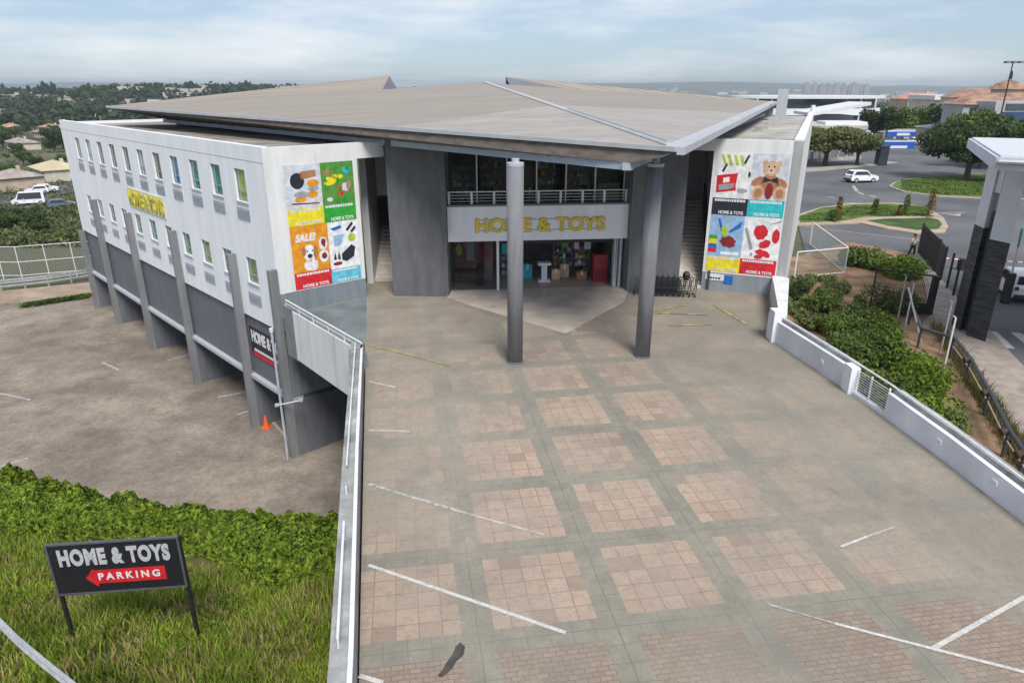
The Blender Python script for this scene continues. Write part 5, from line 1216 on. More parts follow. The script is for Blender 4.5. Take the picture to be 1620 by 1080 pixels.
sheet('lawn', [S(*p) for p in ((1372, 351), (1400, 348.5), (1470, 347), (1484, 350), (1490, 357), (1484, 364), (1450, 366), (1405, 359))], ST_Z + .16, mat('deep_grass', (.03, .075, .015), .95, .25, .5, col2=(.07, .13, .025), bump=.3), 'dark green lawn on the near half of the traffic island', 'lawn', .04)
island('lawn', [S(*p) for p in ((1406, 296), (1414, 290), (1440, 284), (1490, 279), (1600, 274), (1680, 290), (1640, 316), (1560, 315), (1480, 311), (1430, 305))], .14, grass_m, .965, 'round green lawn under the big spreading tree', 'pale curved kerb round the lawn of the spreading tree')
# grass texture on the islands
gi = MB()
for _ in range(9000):
    f, g = random.random(), random.random(); u = 1266 + 205 * f; v = 327 + 24 * g
    if v < 345 - (u - 1262) * .18 and u < 1350: continue
    if v > 344 and u > 1330: continue
    p_ = S(u, v) + Vector((0, 0, .18)); leaf_card(gi, p_, .10, Vector((random.gauss(0, .4), random.gauss(0, .4), 1)))
for _ in range(9000):
    f, g = random.random(), random.random(); u = 1425 + 175 * f; v = 286 + 24 * g
    if v > 302 + (u - 1425) * .12: continue
    p_ = S(u, v) + Vector((0, 0, .2)); leaf_card(gi, p_, .14, Vector((random.gauss(0, .4), random.gauss(0, .4), 1)))
tag(gi.build('grass', leaf_mat('island_grass', (.03, .07, .012), (.18, .27, .04), .2, scale=.5)), 'short green grass on the street islands', 'grass', kind='stuff')
# street markings
RZ = ST_Z + .004
for k, (a, b, wd, lab) in enumerate([((1300, 362), (1440, 378), .16, 'long white lane line in front of the traffic island'), ((1350, 294), (1356, 303), .4, 'curved white dash below the white car'), ((1358, 304), (1366, 308), .4, 'short white dash below the curved one'), ((1376, 309), (1386, 312), .35, 'pale dash between the white car and the island'), ((1310, 311), (1322, 313), .3, 'pale dash left on the street'), ((1330, 322), (1352, 321), .3, 'pale line left above the island'), ((1478, 337), (1528, 336), .25, 'white give way line at the island tip'), ((1270, 357), (1300, 362), .16, 'white lane line end next to the shop wall')]):
    line_strip(S(*a), S(*b), wd, RZ, label=lab, m=paint)
p_ = S(1510, 340); mb = MB(); mb.poly([(p_.x - 1.1, p_.y + .9, RZ), (p_.x + .1, p_.y - .8, RZ), (p_.x + 1.2, p_.y + .9, RZ), (p_.x + .1, p_.y + .3, RZ)]); struct(mb.build('road_marking', paint), 'white arrow head painted beside the give way line', 'road marking')
for k, (a, b) in enumerate((((1569, 524), (1597, 551)), ((1607, 526), (1640, 552)), ((1640, 522), (1685, 550)))):
    a, b = S(*a), S(*b); line_strip(a, b, .5, RZ, label='%s white bar of the crossing beside the gate pier' % ['first', 'second', 'third'][k], m=bright)
# sidewalk
walk_m = mat('beige_walk_pavers', (.30, .255, .215), .9, .12, 1.5, bump=.2, bscale=12, col2=(.38, .33, .28))
sheet('pavement', [S(*p) for p in ((1441, 402), (1453, 399), (1480, 433), (1512, 471), (1528, 512), (1562, 522), (1640, 606), (1760, 760), (1760, 900), (1640, 745), (1575, 648), (1532, 572), (1502, 540), (1455, 520), (1470, 500), (1462, 450))], ST_Z + .12, walk_m, 'beige paved walkway leading past the gate pier', 'pavement', .12)
bed_m = mat('orange_soil', (.21, .125, .075), .95, .2, .8, col2=(.32, .21, .13), bump=.35, bscale=6)
sheet('planting_bed', [Vector((12.9, 34)), Vector((17, 48)), S(1345, 384), S(1440, 404), S(1462, 452), S(1470, 498), S(1456, 520), S(1501, 541), S(1531, 573), S(1574, 649), S(1640, 746), S(1760, 901), Vector((17, 6)), Vector((13.5, 9)), Vector((12.8, 14)), Vector((12.6, 18)), Vector((12.3, 22)), Vector((11.6, 27))], ST_Z + .10, bed_m, 'orange soil planting bed between the parapet and the walkway', 'planting bed', .10)
# ground cover and shrubs
gc = MB()
for _ in range(30000):
    u = random.uniform(1248, 1430); v = random.uniform(438, 575)
    if v > 470 + (u - 1248) * .62 + 22: continue
    if noise2(u * .05, v * .06) + .6 * noise2(u * .13, v * .11) < -.45: continue
    if u > 1330 + (v - 438) * .9: continue
    p_ = S(u, v, -1.9) + Vector((0, 0, random.uniform(-.15, .22))); leaf_card(gc, p_, .11)
tag(gc.build('ground_cover', leaf_mat('leaf_cover', (.03, .055, .02), (.24, .29, .09), .25, scale=1.2)), 'patchy low green ground cover on orange soil behind the parapet', 'ground cover', kind='stuff')
def shrub(label, u, v, r, rz, m, n=1500, size=.09, z=None, name='shrub', group='shrubs in the planting bed'):
    p_ = S(u, v, -1.3 if z is None else z); t = thing(name, label, 'shrub', (p_.x, p_.y, ST_Z), 0, group); mb = MB()
    for k in range(7):
        c = Vector((random.uniform(-.5, .5) * r, random.uniform(-.5, .5) * r, (p_.z - ST_Z) * random.uniform(.55, 1.0))); blob_leaves(mb, c, r * random.uniform(.45, .68), n // 5, size, rz, .6)
    o = mb.build('foliage', m); o.parent = t
    st = MB()
    for k in range(5):
        a = random.uniform(0, 6.28); st.tube((0, 0, -.1), (math.cos(a) * r * .4, math.sin(a) * r * .4, (p_.z - ST_Z)), .025, 5)
    s_ = st.build('stem', bark); s_.parent = t
    return t
shrub('dark leafy shrub behind the parapet gap railing', 1352, 548, 1.5, .8, lm_mid, 2600)
shrub('dark green bush above the parapet gap, left of the big ones', 1330, 505, 1.2, .6, lm_mid, 1500)
shrub('large dark green bush in the middle of the planting bed', 1398, 545, 1.6, .8, lm_mid, 2400)
shrub('large mid green bush right of the parapet gap', 1412, 605, 1.5, .8, lm_mid, 2800)
shrub('bright green bush near the black handrail', 1450, 590, 1.4, .8, lm_lime, 2400)
shrub('bright green bush at the right end of the bed', 1468, 632, 1.25, .75, lm_lime, 2400)
shrub('low green bush beside the second parapet light', 1440, 640, 1.0, .8, lm_mid, 1500)
shrub('small mid green bush at the back of the bed', 1390, 500, 1.1, .7, lm_mid, 1200)
shrub('green bush under the white framed fence', 1310, 470, 1.3, .45, lm_mid, 1400)
shrub('yellow green bush beside the walkway and the black gate', 1422, 418, 1.8, .75, lm_lime, 2400, .12)
shrub('round green bush behind the white framed fence', 1365, 405, 1.6, .7, lm_mid, 2000, .12)
shrub('olive bush behind the black gate frame', 1405, 470, 1.6, .75, lm_olive, 2000)
shrub('pale green bush pressed against the black handrail', 1425, 555, 1.2, .8, lm_lime, 1800)
shrub('mid green bush closing the right end of the bed', 1488, 662, 1.0, .8, lm_mid, 1500)
shrub('small olive bush in front of the framed mesh fence', 1290, 500, 1.0, .55, lm_olive, 1200)
shrub('small bright bush beside the thin pale poles', 1400, 520, 1.0, .7, lm_lime, 1300)
shrub('dark hedge bush near the wing wall', 1262, 452, .9, .8, lm_dark, 900)
dry = MB()
for _ in range(5000):
    f = random.random(); a = interp([S(1470, 510), S(1530, 600), S(1575, 670), S(1625, 760)], f); b_ = interp([S(1500, 545), S(1550, 620), S(1590, 680), S(1640, 750)], f); p_ = lerp(a, b_, random.random()) + Vector((random.gauss(0, .2), random.gauss(0, .2), .1))
    h_ = random.uniform(.15, .6); q_ = Vector((random.gauss(0, .15), random.gauss(0, .15), h_)); i = len(dry.v); e_ = Vector((random.uniform(-.02, .02), .015, 0)); dry.v += [tuple(p_ - e_), tuple(p_ + e_), tuple(p_ + q_)]; dry.f.append((i, i + 1, i + 2))
tag(dry.build('dry_weeds', leaf_mat('dry_weed', (.09, .09, .03), (.30, .25, .10), .3)), 'dry weeds along the foot of the black handrail', 'weeds', kind='stuff')
# black handrail with brackets
hrl = thing('handrail_fence', 'black tubular handrail on posts between the planting bed and the walkway', 'railing', tuple(S(1540, 600)))
zz = ST_Z + 1.15
dkr = mat('dark_blue_grey_rail', (.05, .058, .07), .45, .1, 5)
hp = [G(*p, zz) for p in ((1443, 484), (1458, 519), (1510, 534), (1536, 567), (1566, 619), (1597, 680), (1622, 716), (1690, 820))]
mb = MB(); mb.path(hp, .075, 10); mb.build('top_rail', dkr, hrl)
mb = MB(); mb.path([p - Vector((0, 0, .42)) for p in hp[2:]], .035, 8); mb.build('lower_rail', walk_m, hrl)
for p_ in hp:
    mb = MB(); mb.tube((p_.x, p_.y, ST_Z), (p_.x, p_.y, zz - .02), .06, 8); mb.build('post', dkr, hrl)
for p_ in hp[3:7]:
    mb = MB(); mb.tube((p_.x - .1, p_.y, zz - .02), (p_.x - .28, p_.y, zz - .08), .14, 10); mb.build('bracket', mat('rusty_bracket', (.07, .04, .03), .8, .2, 5), hrl)
# pale poles
for k, (u0, v0, u1, v1, lab) in enumerate(((1418, 515, 1427, 437, 'thin pale pole left of the leaning brace'), (1429, 530, 1438, 448, 'second thin pale pole beside the leaning brace'), (1492, 588, 1499, 503, 'white pole standing beside the black handrail'), (1488, 556, 1503, 478, 'thin grey pole beside the white one'))):
    a = S(u0, v0); b = Yp(u1, v1, a.y); b.x = a.x; mb = MB(); mb.tube(a, b, .04, 8); mb.tube((b.x, b.y, b.z), (b.x - .12, b.y, b.z + .1), .03, 6)
    tag(mb.build('pole', rail_w if k == 2 else steel), lab, 'pole', group='poles by the walkway')
a = S(1458, 545); b = Yp(1437, 455, a.y + .5); mb = MB(); mb.tube(a, b, .05, 8); tag(mb.build('brace_pole', steel), 'leaning steel brace between the thin pale poles and the handrail', 'pole')
# black gate frame
bgf = thing('black_gate_frame', 'black steel gate frame across the bushes beside the walkway', 'gate', tuple(S(1425, 490)))
a = S(1376, 486); b = S(1468, 500); H_ = 2.35
mb = MB(); mb.tube(a, a + Vector((0, 0, H_)), .05, 8); mb.build('post', black, bgf); mb = MB(); mb.box(b.x - .14, b.x + .14, b.y - .14, b.y + .14, ST_Z, ST_Z + H_); mb.build('post', black, bgf)
mb = MB(); mb.tube(a + Vector((0, 0, H_)), b + Vector((0, 0, H_)), .045, 8); mb.tube(lerp(a, b, .02) + Vector((0, 0, H_ * .5)), lerp(a, b, .3) + Vector((0, 0, H_ * .5)), .03, 6); mb.build('top_bar', black, bgf)
mb = MB()
for k in range(1, 30): p_ = lerp(a, b, k / 30); mb.tube((p_.x, p_.y, ST_Z + .1), (p_.x, p_.y, ST_Z + H_), .008, 4)
mb.build('bars', black, bgf)
mb = MB(); p_ = lerp(a, b, .98); mb.box(p_.x - 1.3, p_.x - .2, p_.y - .35, p_.y - .25, ST_Z + .2, ST_Z + .85)
tag(mb.build('low_barrier', black), 'low black barrier panel at the foot of the gate post', 'barrier')
# palisade
pf = thing('palisade_fence', 'black palisade fence panels along the far right of the walkway', 'fence', tuple(S(1465, 420)))
fpts = [S(1452, 401), S(1478, 432), S(1487, 446), S(1497, 458), S(1507, 470)]
mb = MB()
for i_, (a, b) in enumerate(zip(fpts[:2], fpts[1:3])):
    n = int((b - a).length / (.16 if i_ == 0 else .5))
    for k in range(n):
        p_ = lerp(a, b, (k + .5) / n); mb.box(p_.x - .05, p_.x + .05, p_.y - .02, p_.y + .02, ST_Z + .1, ST_Z + 2.3)
mb.build('pales', black, pf)
for p_ in fpts: mb = MB(); mb.tube((p_.x, p_.y, ST_Z), (p_.x, p_.y, ST_Z + 2.4), .07, 8); mb.build('post', black, pf)
mb = MB(); mb.path([fpts[0] + Vector((0, 0, .5)), fpts[1] + Vector((0, 0, .5))], .03); mb.path([fpts[0] + Vector((0, 0, 1.9)), fpts[1] + Vector((0, 0, 1.9))], .03); mb.build('cross_rail', black, pf)
# white framed mesh fence by the wing
wf = thing('framed_mesh_fence', 'see-through green grey mesh fence with white frame beside the right wing', 'fence', tuple(S(1300, 436)))
q0, q1, q2 = S(1256, 442), S(1335, 434), S(1281, 388)
def mesh_panel(a, b, h, par, step=.14):
    mb = MB(); n = int((b - a).length / step)
    for k in range(1, n): p_ = lerp(a, b, k / n); mb.tube((p_.x, p_.y, p_.z), (p_.x, p_.y, p_.z + h), .009, 3, cap=False)
    for k in range(1, int(h / .2)): mb.tube(a + Vector((0, 0, k * .2)), b + Vector((0, 0, k * .2)), .009, 3, cap=False)
    mb.build('wire_mesh', mat('green_grey_wire', (.28, .34, .32), .6, .1, 5), par)
    for p_ in (a, b): m2 = MB(); m2.tube(p_, p_ + Vector((0, 0, h)), .05, 8); m2.build('post', rail_w, par)
    m2 = MB(); m2.tube(a + Vector((0, 0, h)), b + Vector((0, 0, h)), .045, 6); m2.tube(a + Vector((0, 0, .15)), b + Vector((0, 0, .15)), .03, 6); m2.build('frame_rail', rail_w, par)
mesh_panel(q0, q1, 1.9, wf); mesh_panel(q1, q2, 1.9, wf)

# ---------------- gate portal
gt = thing('gate_portal', 'tall white gate portal with dark stone clad pier and flat roof at the right edge', 'gatehouse', tuple(S(1545, 540)))
pb = S(1558, 544)
clad = mat('dark_stone_cladding', (.035, .037, .043), .75, .35, 1.5, col2=(.075, .078, .088), stretch=(.6, .6, 9), bump=.5, bscale=14)
wside = mat('portal_white', (.56, .58, .62), .7, .05, 1.5)
DARK_TOP = 3.0; TOP = 6.9
fp = [(23.81, 34.0), (24.17, 32.97), (24.85, 34.1), (24.5, 35.0)]
bp = [(24.14, 35.84), (23.9, 34.72), (24.6, 35.1), (24.9, 35.95)]
def shr(pts, k): cx = sum(p[0] for p in pts) / 4; cy = sum(p[1] for p in pts) / 4; return [(cx + (p[0] - cx) * k, cy + (p[1] - cy) * k) for p in pts]
mb = MB(); mb.prism(fp, ST_Z, DARK_TOP); mb.build('stone_pier', clad, gt)
mb = MB(); mb.prism(bp, ST_Z, DARK_TOP + .4); mb.build('stone_pier', clad, gt)
mb = MB(); mb.prism(shr(fp, .97), DARK_TOP + .001, TOP); mb.build('white_pier', wside, gt)
mb = MB(); mb.prism(shr(bp, .97), DARK_TOP + .401, TOP); mb.build('white_pier', wside, gt)
mb = MB(); mb.prism([(24.25, 34.1), (24.35, 35.2), (24.55, 35.2), (24.45, 34.1)], ST_Z, 4.2); mb.build('recess_panel', grey, gt)
mb = MB(); mb.prism([(24.0, 34.3), (24.05, 35.4), (24.5, 35.4), (24.5, 34.3)], 5.2, TOP - .02); mb.build('link_panel', wside, gt)
dd = Vector((.86, -.5)); nn_ = Vector((.5, .86))
q0_ = Vector((24.3, 33.2))
mb = MB(); mb.prism([tuple(q0_), tuple(q0_ + dd * 11), tuple(q0_ + dd * 11 + nn_ * .8), tuple(q0_ + nn_ * .8)], 5.3, TOP); mb.build('cross_beam', wside, gt)
e0_ = q0_ + dd * 10.5; mb = MB(); mb.prism([tuple(e0_), tuple(e0_ + dd * 1), tuple(e0_ + dd * 1 + nn_), tuple(e0_ + nn_)], ST_Z, 5.29); mb.build('white_pier', wside, gt)
RFp = [(20.0, 29.3), (30.5, 23.2), (37.5, 35.0), (25.6, 40.2)]
mb = MB(); mb.prism(RFp, TOP + .001, TOP + .5); mb.build('roof_slab', mat('portal_roof_edge', (.50, .52, .58), .6, .08, 2), gt)
mb = MB(); mb.prism(shr(RFp, .975), TOP + .501, TOP + .57); mb.build('roof_sheet', mat('portal_roof_sheet', (.62, .63, .66), .4, .06, 3, stretch=(6, .6, 1)), gt)
mb = MB(); mb.tube((20.0, 29.15, TOP + .35), (30.5, 23.05, TOP + .35), .11, 8); mb.build('gutter', steel, gt)
# booms, pole
bm = thing('boom_gate', 'red and white boom barrier across the exit lane right of the gate pier', 'barrier', tuple(S(1600, 440)))
a = Yp(1585, 413, 42); b = Yp(1650, 417, 42)
for k in range(8):
    mb = MB(); mb.tube(lerp(a, b, k / 8), lerp(a, b, (k + 1) / 8 - .001), .05, 8); mb.build('boom_section', PM['red'] if k % 2 == 0 else text_white, bm)
mb = MB(); mb.box(b.x - .2, b.x + .2, 41.8, 42.2, ST_Z, b.z + .1); mb.build('boom_post', PM['orange'], bm)
b2 = thing('boom_gate', 'red and white boom barrier seen through the bars left of the gate pier', 'barrier', tuple(S(1500, 425)))
a = Yp(1487, 408, 48); b = Yp(1522, 411, 48)
for k in range(5):
    mb = MB(); mb.tube(lerp(a, b, k / 5), lerp(a, b, (k + 1) / 5 - .001), .05, 8); mb.build('boom_section', PM['red'] if k % 2 == 0 else text_white, b2)
mb = MB(); mb.box(b.x - .15, b.x + .15, 47.8, 48.2, ST_Z, b.z + .1); mb.build('boom_post', black, b2)
pg = thing('raised_boom', 'pale green and white raised boom arm behind the gate pier', 'barrier', tuple(S(1601, 440)))
a = Yp(1601, 432, 40); b = Yp(1617, 362, 39); mb = MB(); mb.tube(a, lerp(a, b, .6), .06, 8); mb.build('arm_white', text_white, pg); mb = MB(); mb.tube(lerp(a, b, .601), b, .06, 8); mb.build('arm_green', mat('mint_green', (.10, .42, .30), .5, .1, 4), pg)
mb = MB(); mb.box(a.x - .18, a.x + .18, a.y - .18, a.y + .18, ST_Z, a.z); mb.build('arm_post', black, pg)

# ---------------- vehicles
def make_car(name, label, cat, loc, heading, paint_m, L_=4.35, W_=1.82, H_=1.62, van=False, group=None):
    """side profile lofted across the width; +x is the nose"""
    t = thing(name, label, cat, loc, heading, group)
    h = L_ / 2
    if van: prof = [(-h, .35), (-h, 1.15), (-h + .05, H_ - .12), (-h + .25, H_), (h - 1.35, H_), (h - .75, 1.15), (h - .08, .88), (h, .55), (h - .05, .3)]
    else: prof = [(-h, .42), (-h + .02, .95), (-h + .2, 1.08), (-h + .50, H_ - .08), (-h + .85, H_), (.35, H_ - .02), (h - 1.25, 1.08), (h - .35, .95), (h - .03, .72), (h, .45), (h - .1, .28)]
    prof = prof + [(-h + .1, .28)]
    n = len(prof); mb = MB(); rows = []
    def width(z): return W_ / 2 * (1.0 if z < .95 else 1.0 - .20 * min(1, (z - .95) / max(.1, H_ - .95)))
    for side in (-1, -.86, .86, 1):
        i = len(mb.v)
        for (x, z) in prof:
            wy = width(z); k_ = 1.0 if abs(side) < 1 else 1.0
            xx = x * (1.0 if abs(side) < 1 else .985); zz_ = z if abs(side) < 1 else z - (.02 if z > .5 else -.02); mb.v.append((xx, wy * (side if abs(side) == 1 else side), zz_))
        rows.append(i)
    for a, b in zip(rows[:-1], rows[1:]):
        for k in range(n): j = (k + 1) % n; mb.f.append((a + k, a + j, b + j, b + k))
    mb.f.append(tuple(rows[0] + k for k in reversed(range(n)))); mb.f.append(tuple(rows[-1] + k for k in range(n)))
    o = mb.build('body', paint_m); o.parent = t
    gl = mat('car_glass', (.02, .024, .028), .12, .1, 4, spec=.8)
    roofz = H_ - .13; belt = 1.06
    def add(nm, m_, mm): oo = mm.build(nm, m_); oo.parent = t; return oo
    for sd in (-1, 1):
        y0 = width(belt) * sd * 1.004; y1 = width(roofz) * sd * 1.004; m_ = MB()
        pts = ([(-h + .5, belt), (h - 1.0, belt), (h - 1.4, roofz), (-h + .5, roofz)] if van else [(-h + .42, belt + .04), (h - 1.4, belt), (.25, roofz), (-h + .72, roofz)])
        q = [Vector((x, y0 if z < 1.2 else y1, z)) for x, z in pts]; off = Vector((0, .012 * sd, 0)); m_.hexa(q, [p + off for p in q]); add('side_window', gl, m_)
    # windscreen and rear screen
    if van: fs = [(h - .80, 1.17), (h - 1.30, H_ - .08)]
    else: fs = [(h - 1.28, 1.11), (.42, H_ - .07)]
    m_ = MB(); wA = width(1.15) * .84; wB = width(H_ - .1) * .80; q = [Vector((fs[0][0] + .03, -wA, fs[0][1])), Vector((fs[0][0] + .03, wA, fs[0][1])), Vector((fs[1][0] + .03, wB, fs[1][1])), Vector((fs[1][0] + .03, -wB, fs[1][1]))]
    m_.hexa(q, [p + Vector((.012, 0, .012)) for p in q]); add('windscreen', gl, m_)
    rs_ = [(-h + (.0 if van else .22), 1.12), (-h + (.05 if van else .47), H_ - .14)]
    m_ = MB(); q = [Vector((rs_[0][0] - .012, -wA, rs_[0][1])), Vector((rs_[0][0] - .012, wA, rs_[0][1])), Vector((rs_[1][0] - .012, wB, rs_[1][1])), Vector((rs_[1][0] - .012, -wB, rs_[1][1]))]
    m_.hexa(q, [p + Vector((-.012, 0, .004)) for p in q]); add('rear_window', gl, m_)
    for sd in (-1, 1):
        m_ = MB(); m_.box(h - .16, h + .01, sd * W_ * .36 - .16, sd * W_ * .36 + .16, .68, .82); add('headlight', mat('lamp_lens', (.6, .6, .62), .2, .05, 5), m_)
        m_ = MB(); m_.box(-h - .015, -h + .1, sd * W_ * .40 - .10, sd * W_ * .40 + .10, .80, 1.02); add('tail_light', PM['darkred'], m_)
        m_ = MB(); m_.box(.55, .75, sd * (W_ / 2 + .01), sd * (W_ / 2 + .16), 1.02, 1.16) if sd > 0 else m_.box(.55, .75, -(W_ / 2 + .16), -(W_ / 2 + .01), 1.02, 1.16); add('mirror', paint_m, m_)
        for x in (-h + .78, h - .82):
            m_ = MB(); yo = sd * (W_ / 2 - .08); m_.tube((x, yo - .11, .33), (x, yo + .11, .33), .33, 20); wo = add('wheel', mat('tyre_rubber', (.02, .02, .02), .9, .1, 5), m_)
            m2 = MB(); m2.tube((x, yo + sd * .105, .33), (x, yo + sd * .125, .33), .2, 14); ro_ = m2.build('rim', steel); ro_.parent = wo
    m_ = MB(); m_.box(-h - .02, -h + .12, -W_ * .44, W_ * .44, .30, .55); m_.box(h - .14, h + .02, -W_ * .44, W_ * .44, .28, .5); m_ = join(m_); add('bumper', mat('bumper_black', (.04, .042, .045), .7, .1, 4), m_)
    m_ = MB(); m_.box(-h - .022, -h - .0, -.26, .26, .66, .78); add('number_plate', PM['white'], m_)
    return t
carw = mat('car_white', (.78, .79, .81), .25, .03, 2, spec=.6)
car_s = mat('car_silver', (.48, .50, .53), .3, .04, 2, metal=.4); car_g = mat('car_grey_blue', (.16, .19, .23), .3, .05, 2, metal=.3)
p_ = S(1361, 288); make_car('sport_utility_car', 'white hatchback suv crossing the street junction', 'car', (p_.x, p_.y, ST_Z + .005), R(9), carw, 4.1, 1.85, 1.62, group='vehicles on the street')
p_ = S(1597, 466); make_car('sport_utility_car', 'white suv seen from behind in the lane right of the gate pier', 'car', (p_.x + .35, p_.y, ST_Z + .005), R(72), carw, 4.4, 1.85, 1.70, group='vehicles on the street')
cars_ = [(1455, 221, 20, car_s, 'silver car parked right of the blue boards'), (1466, 225, 200, carw, 'white car parked right of the silver one'), (1451, 229, 10, carw, 'white car nearest the blue boards'), (1440, 214, 160, car_g, 'grey blue car parked behind the blue boards')]
for u, v, hd_, m_, lb in cars_:
    p_ = S(u, v); p_.z = hz(p_.x, p_.y) + .1; make_car('parked_car', lb, 'car', tuple(p_), R(hd_), m_, group='vehicles on the street')

# ---------------- person on the walkway
def person(label, loc, rz, top_c, leg_c):
    t = thing('person', label, 'person', loc, rz)
    skin = mat('skin', (.22, .12, .08), .6, .05, 5)
    def skinned(name, verts, edges, radii, m_):
        me = bpy.data.meshes.new(name); me.from_pydata(verts, edges, []); o = bpy.data.objects.new(name, me); COL.objects.link(o)
        sk = o.modifiers.new('s', 'SKIN'); sb = o.modifiers.new('b', 'SUBSURF'); sb.levels = 1; sb.render_levels = 1
        for v, r in zip(me.skin_vertices[0].data, radii): v.radius = r
        me.skin_vertices[0].data[0].use_root = True
        dg = bpy.context.evaluated_depsgraph_get(); dg.update(); nm = bpy.data.meshes.new_from_object(o.evaluated_get(dg)); bpy.data.objects.remove(o)
        nm.materials.clear(); nm.materials.append(m_); ob = bpy.data.objects.new(name, nm); COL.objects.link(ob); ob.parent = t
        for p in nm.polygons: p.use_smooth = True
        return ob
    V = [(0, 0, .95), (0, 0, 1.15), (0, 0, 1.38), (0, .01, 1.50), (0, .02, 1.62), (0, .02, 1.70), (-.19, 0, 1.40), (-.25, .05, 1.15), (-.22, .16, .95), (.19, 0, 1.40), (.25, .02, 1.14), (.27, .10, .90), (-.1, 0, .88), (-.12, .08, .50), (-.12, .0, .08), (-.12, .14, .04), (.1, 0, .88), (.13, -.08, .50), (.13, -.2, .10), (.13, -.08, .05)]
    Eg = [(0, 1), (1, 2), (2, 3), (3, 4), (4, 5), (2, 6), (6, 7), (7, 8), (2, 9), (9, 10), (10, 11), (0, 12), (12, 13), (13, 14), (14, 15), (0, 16), (16, 17), (17, 18), (18, 19)]
    rr_ = [(.15, .11), (.14, .10), (.15, .10), (.055, .055), (.085, .10), (.07, .08), (.06, .06), (.045, .045), (.03, .03), (.06, .06), (.045, .045), (.03, .03), (.09, .09), (.065, .065), (.04, .04), (.035, .03), (.09, .09), (.065, .065), (.04, .04), (.035, .03)]
    skinned('body', V, Eg, rr_, skin)
    s2 = lambda i, f: (rr_[i][0] + f, rr_[i][1] + f)
    idx = [0, 1, 2, 6, 7, 9, 10]; mp_ = {k: i for i, k in enumerate(idx)}
    skinned('shirt', [V[k] for k in idx], [(0, 1), (1, 2), (2, 3), (3, 4), (2, 5), (5, 6)], [s2(k, .018) for k in idx], top_c)
    idx = [0, 12, 13, 14, 16, 17, 18]
    skinned('trousers', [V[k] for k in idx], [(0, 1), (1, 2), (2, 3), (0, 4), (4, 5), (5, 6)], [s2(k, .02) for k in idx], leg_c)
    mb = MB(); mb.lathe(0, -.01, [(.075, 1.60), (.105, 1.66), (.105, 1.72), (.08, 1.78), (.03, 1.80)], 12); h_ = mb.build('hair', black); h_.parent = t
    return t
p_ = S(1441, 409); person('person in a pale top and dark trousers walking on the walkway', (p_.x, p_.y, ST_Z + .12), R(190), mat('pale_shirt', (.45, .42, .38), .9, .1, 4), black)

# ================================================================== backdrop buildings on the right
def bldg(name, label, loc, cat='building', group=None): return thing(name, label, cat, loc, 0, group)
glassb = mat('dark_facade_glass', (.05, .075, .085), .15, .3, .3, spec=.7)
terr = mat('terracotta_tiles', (.30, .17, .12), .85, .25, .6, col2=(.40, .26, .19)); plas = mat('sand_plaster', (.50, .40, .30), .9, .1, .6); plas2 = mat('grey_plaster', (.42, .42, .42), .9, .1, .6); plas3 = mat('cream_plaster', (.60, .55, .46), .9, .1, .6)
# long dealership with lens shaped roof
Y0 = 205
pL = Yp(1168, 152, Y0); pR = Yp(1425, 154, Y0); zt = pL.z
db = bldg('showroom', 'long white showroom with lens shaped roof and a dark glass strip behind the right wing', (0.5 * (pL.x + pR.x), Y0, hz(90, Y0)))
cxm = (pL.x + pR.x) / 2; hw = (pR.x - pL.x) / 2
mb = MB(); ptsr = [(cxm + hw * math.cos(a), Y0 + 9 + 10 * math.sin(a)) for a in [2 * math.pi * k / 40 for k in range(40)]]
mb.prism(ptsr, zt - .75, zt); mb.build('roof', rail_w, db)
mb = MB(); mb.prism([(cxm + (x - cxm) * .9, Y0 + 9 + (y - Y0 - 9) * .85) for x, y in ptsr], zt - 3.4, zt - .76); mb.build('glass_strip', glassb, db)
mb = MB(); mb.prism([(cxm + (x - cxm) * .95, Y0 + 9 + (y - Y0 - 9) * .95) for x, y in ptsr], zt - 5.2, zt - 3.41); mb.build('upper_wall', white, db)
mb = MB(); mb.prism([(cxm + (x - cxm) * .9, Y0 + 9 + (y - Y0 - 9) * .88) for x, y in ptsr], zt - 7.2, zt - 5.21); mb.build('glass_strip', glassb, db)
mb = MB(); mb.prism([(cxm + (x - cxm) * .93, Y0 + 9 + (y - Y0 - 9) * .92) for x, y in ptsr], hz(90, Y0) - 4, zt - 7.21); mb.build('lower_wall', white, db)
for k in range(9):
    x = pL.x + 6 + k * (2 * hw - 12) / 8; mb = MB(); mb.tube((x, Y0 + 1.5, zt - 12), (x, Y0 + 1.5, zt - .76), .25, 8); mb.build('column', rail_w, db)
# lower canopied building
Y1 = 150
a = Yp(1262, 203, Y1); b = Yp(1402, 196, Y1)
lb_ = bldg('pavilion', 'low pavilion with curved beige roof and glass front behind the trees', ((a.x + b.x) / 2, Y1, ST_Z))
hw2 = (b.x - a.x) / 2; cx2 = (a.x + b.x) / 2; zc = a.z + .4
pts2 = [(cx2 + hw2 * math.cos(t_) * (1 if abs(math.cos(t_)) < .95 else 1), Y1 + 10 + 10.5 * math.sin(t_)) for t_ in [2 * math.pi * k / 36 for k in range(36)]]
mb = MB(); mb.prism(pts2, zc - .9, zc); mb.build('roof', mat('beige_membrane_roof', (.46, .43, .38), .8, .12, .3), lb_)
mb = MB(); mb.prism([(cx2 + (x - cx2) * .84, Y1 + 10 + (y - Y1 - 10) * .8) for x, y in pts2], ST_Z - 1, zc - .91); mb.build('glass_front', glassb, lb_)
mb = MB(); mb.prism([(b.x - 6, Y1 + 3), (b.x - 3.2, Y1 + 3), (b.x - 3.2, Y1 + 12), (b.x - 6, Y1 + 12)], ST_Z - 1, zc - .92); mb.build('end_wall', plas2, lb_)
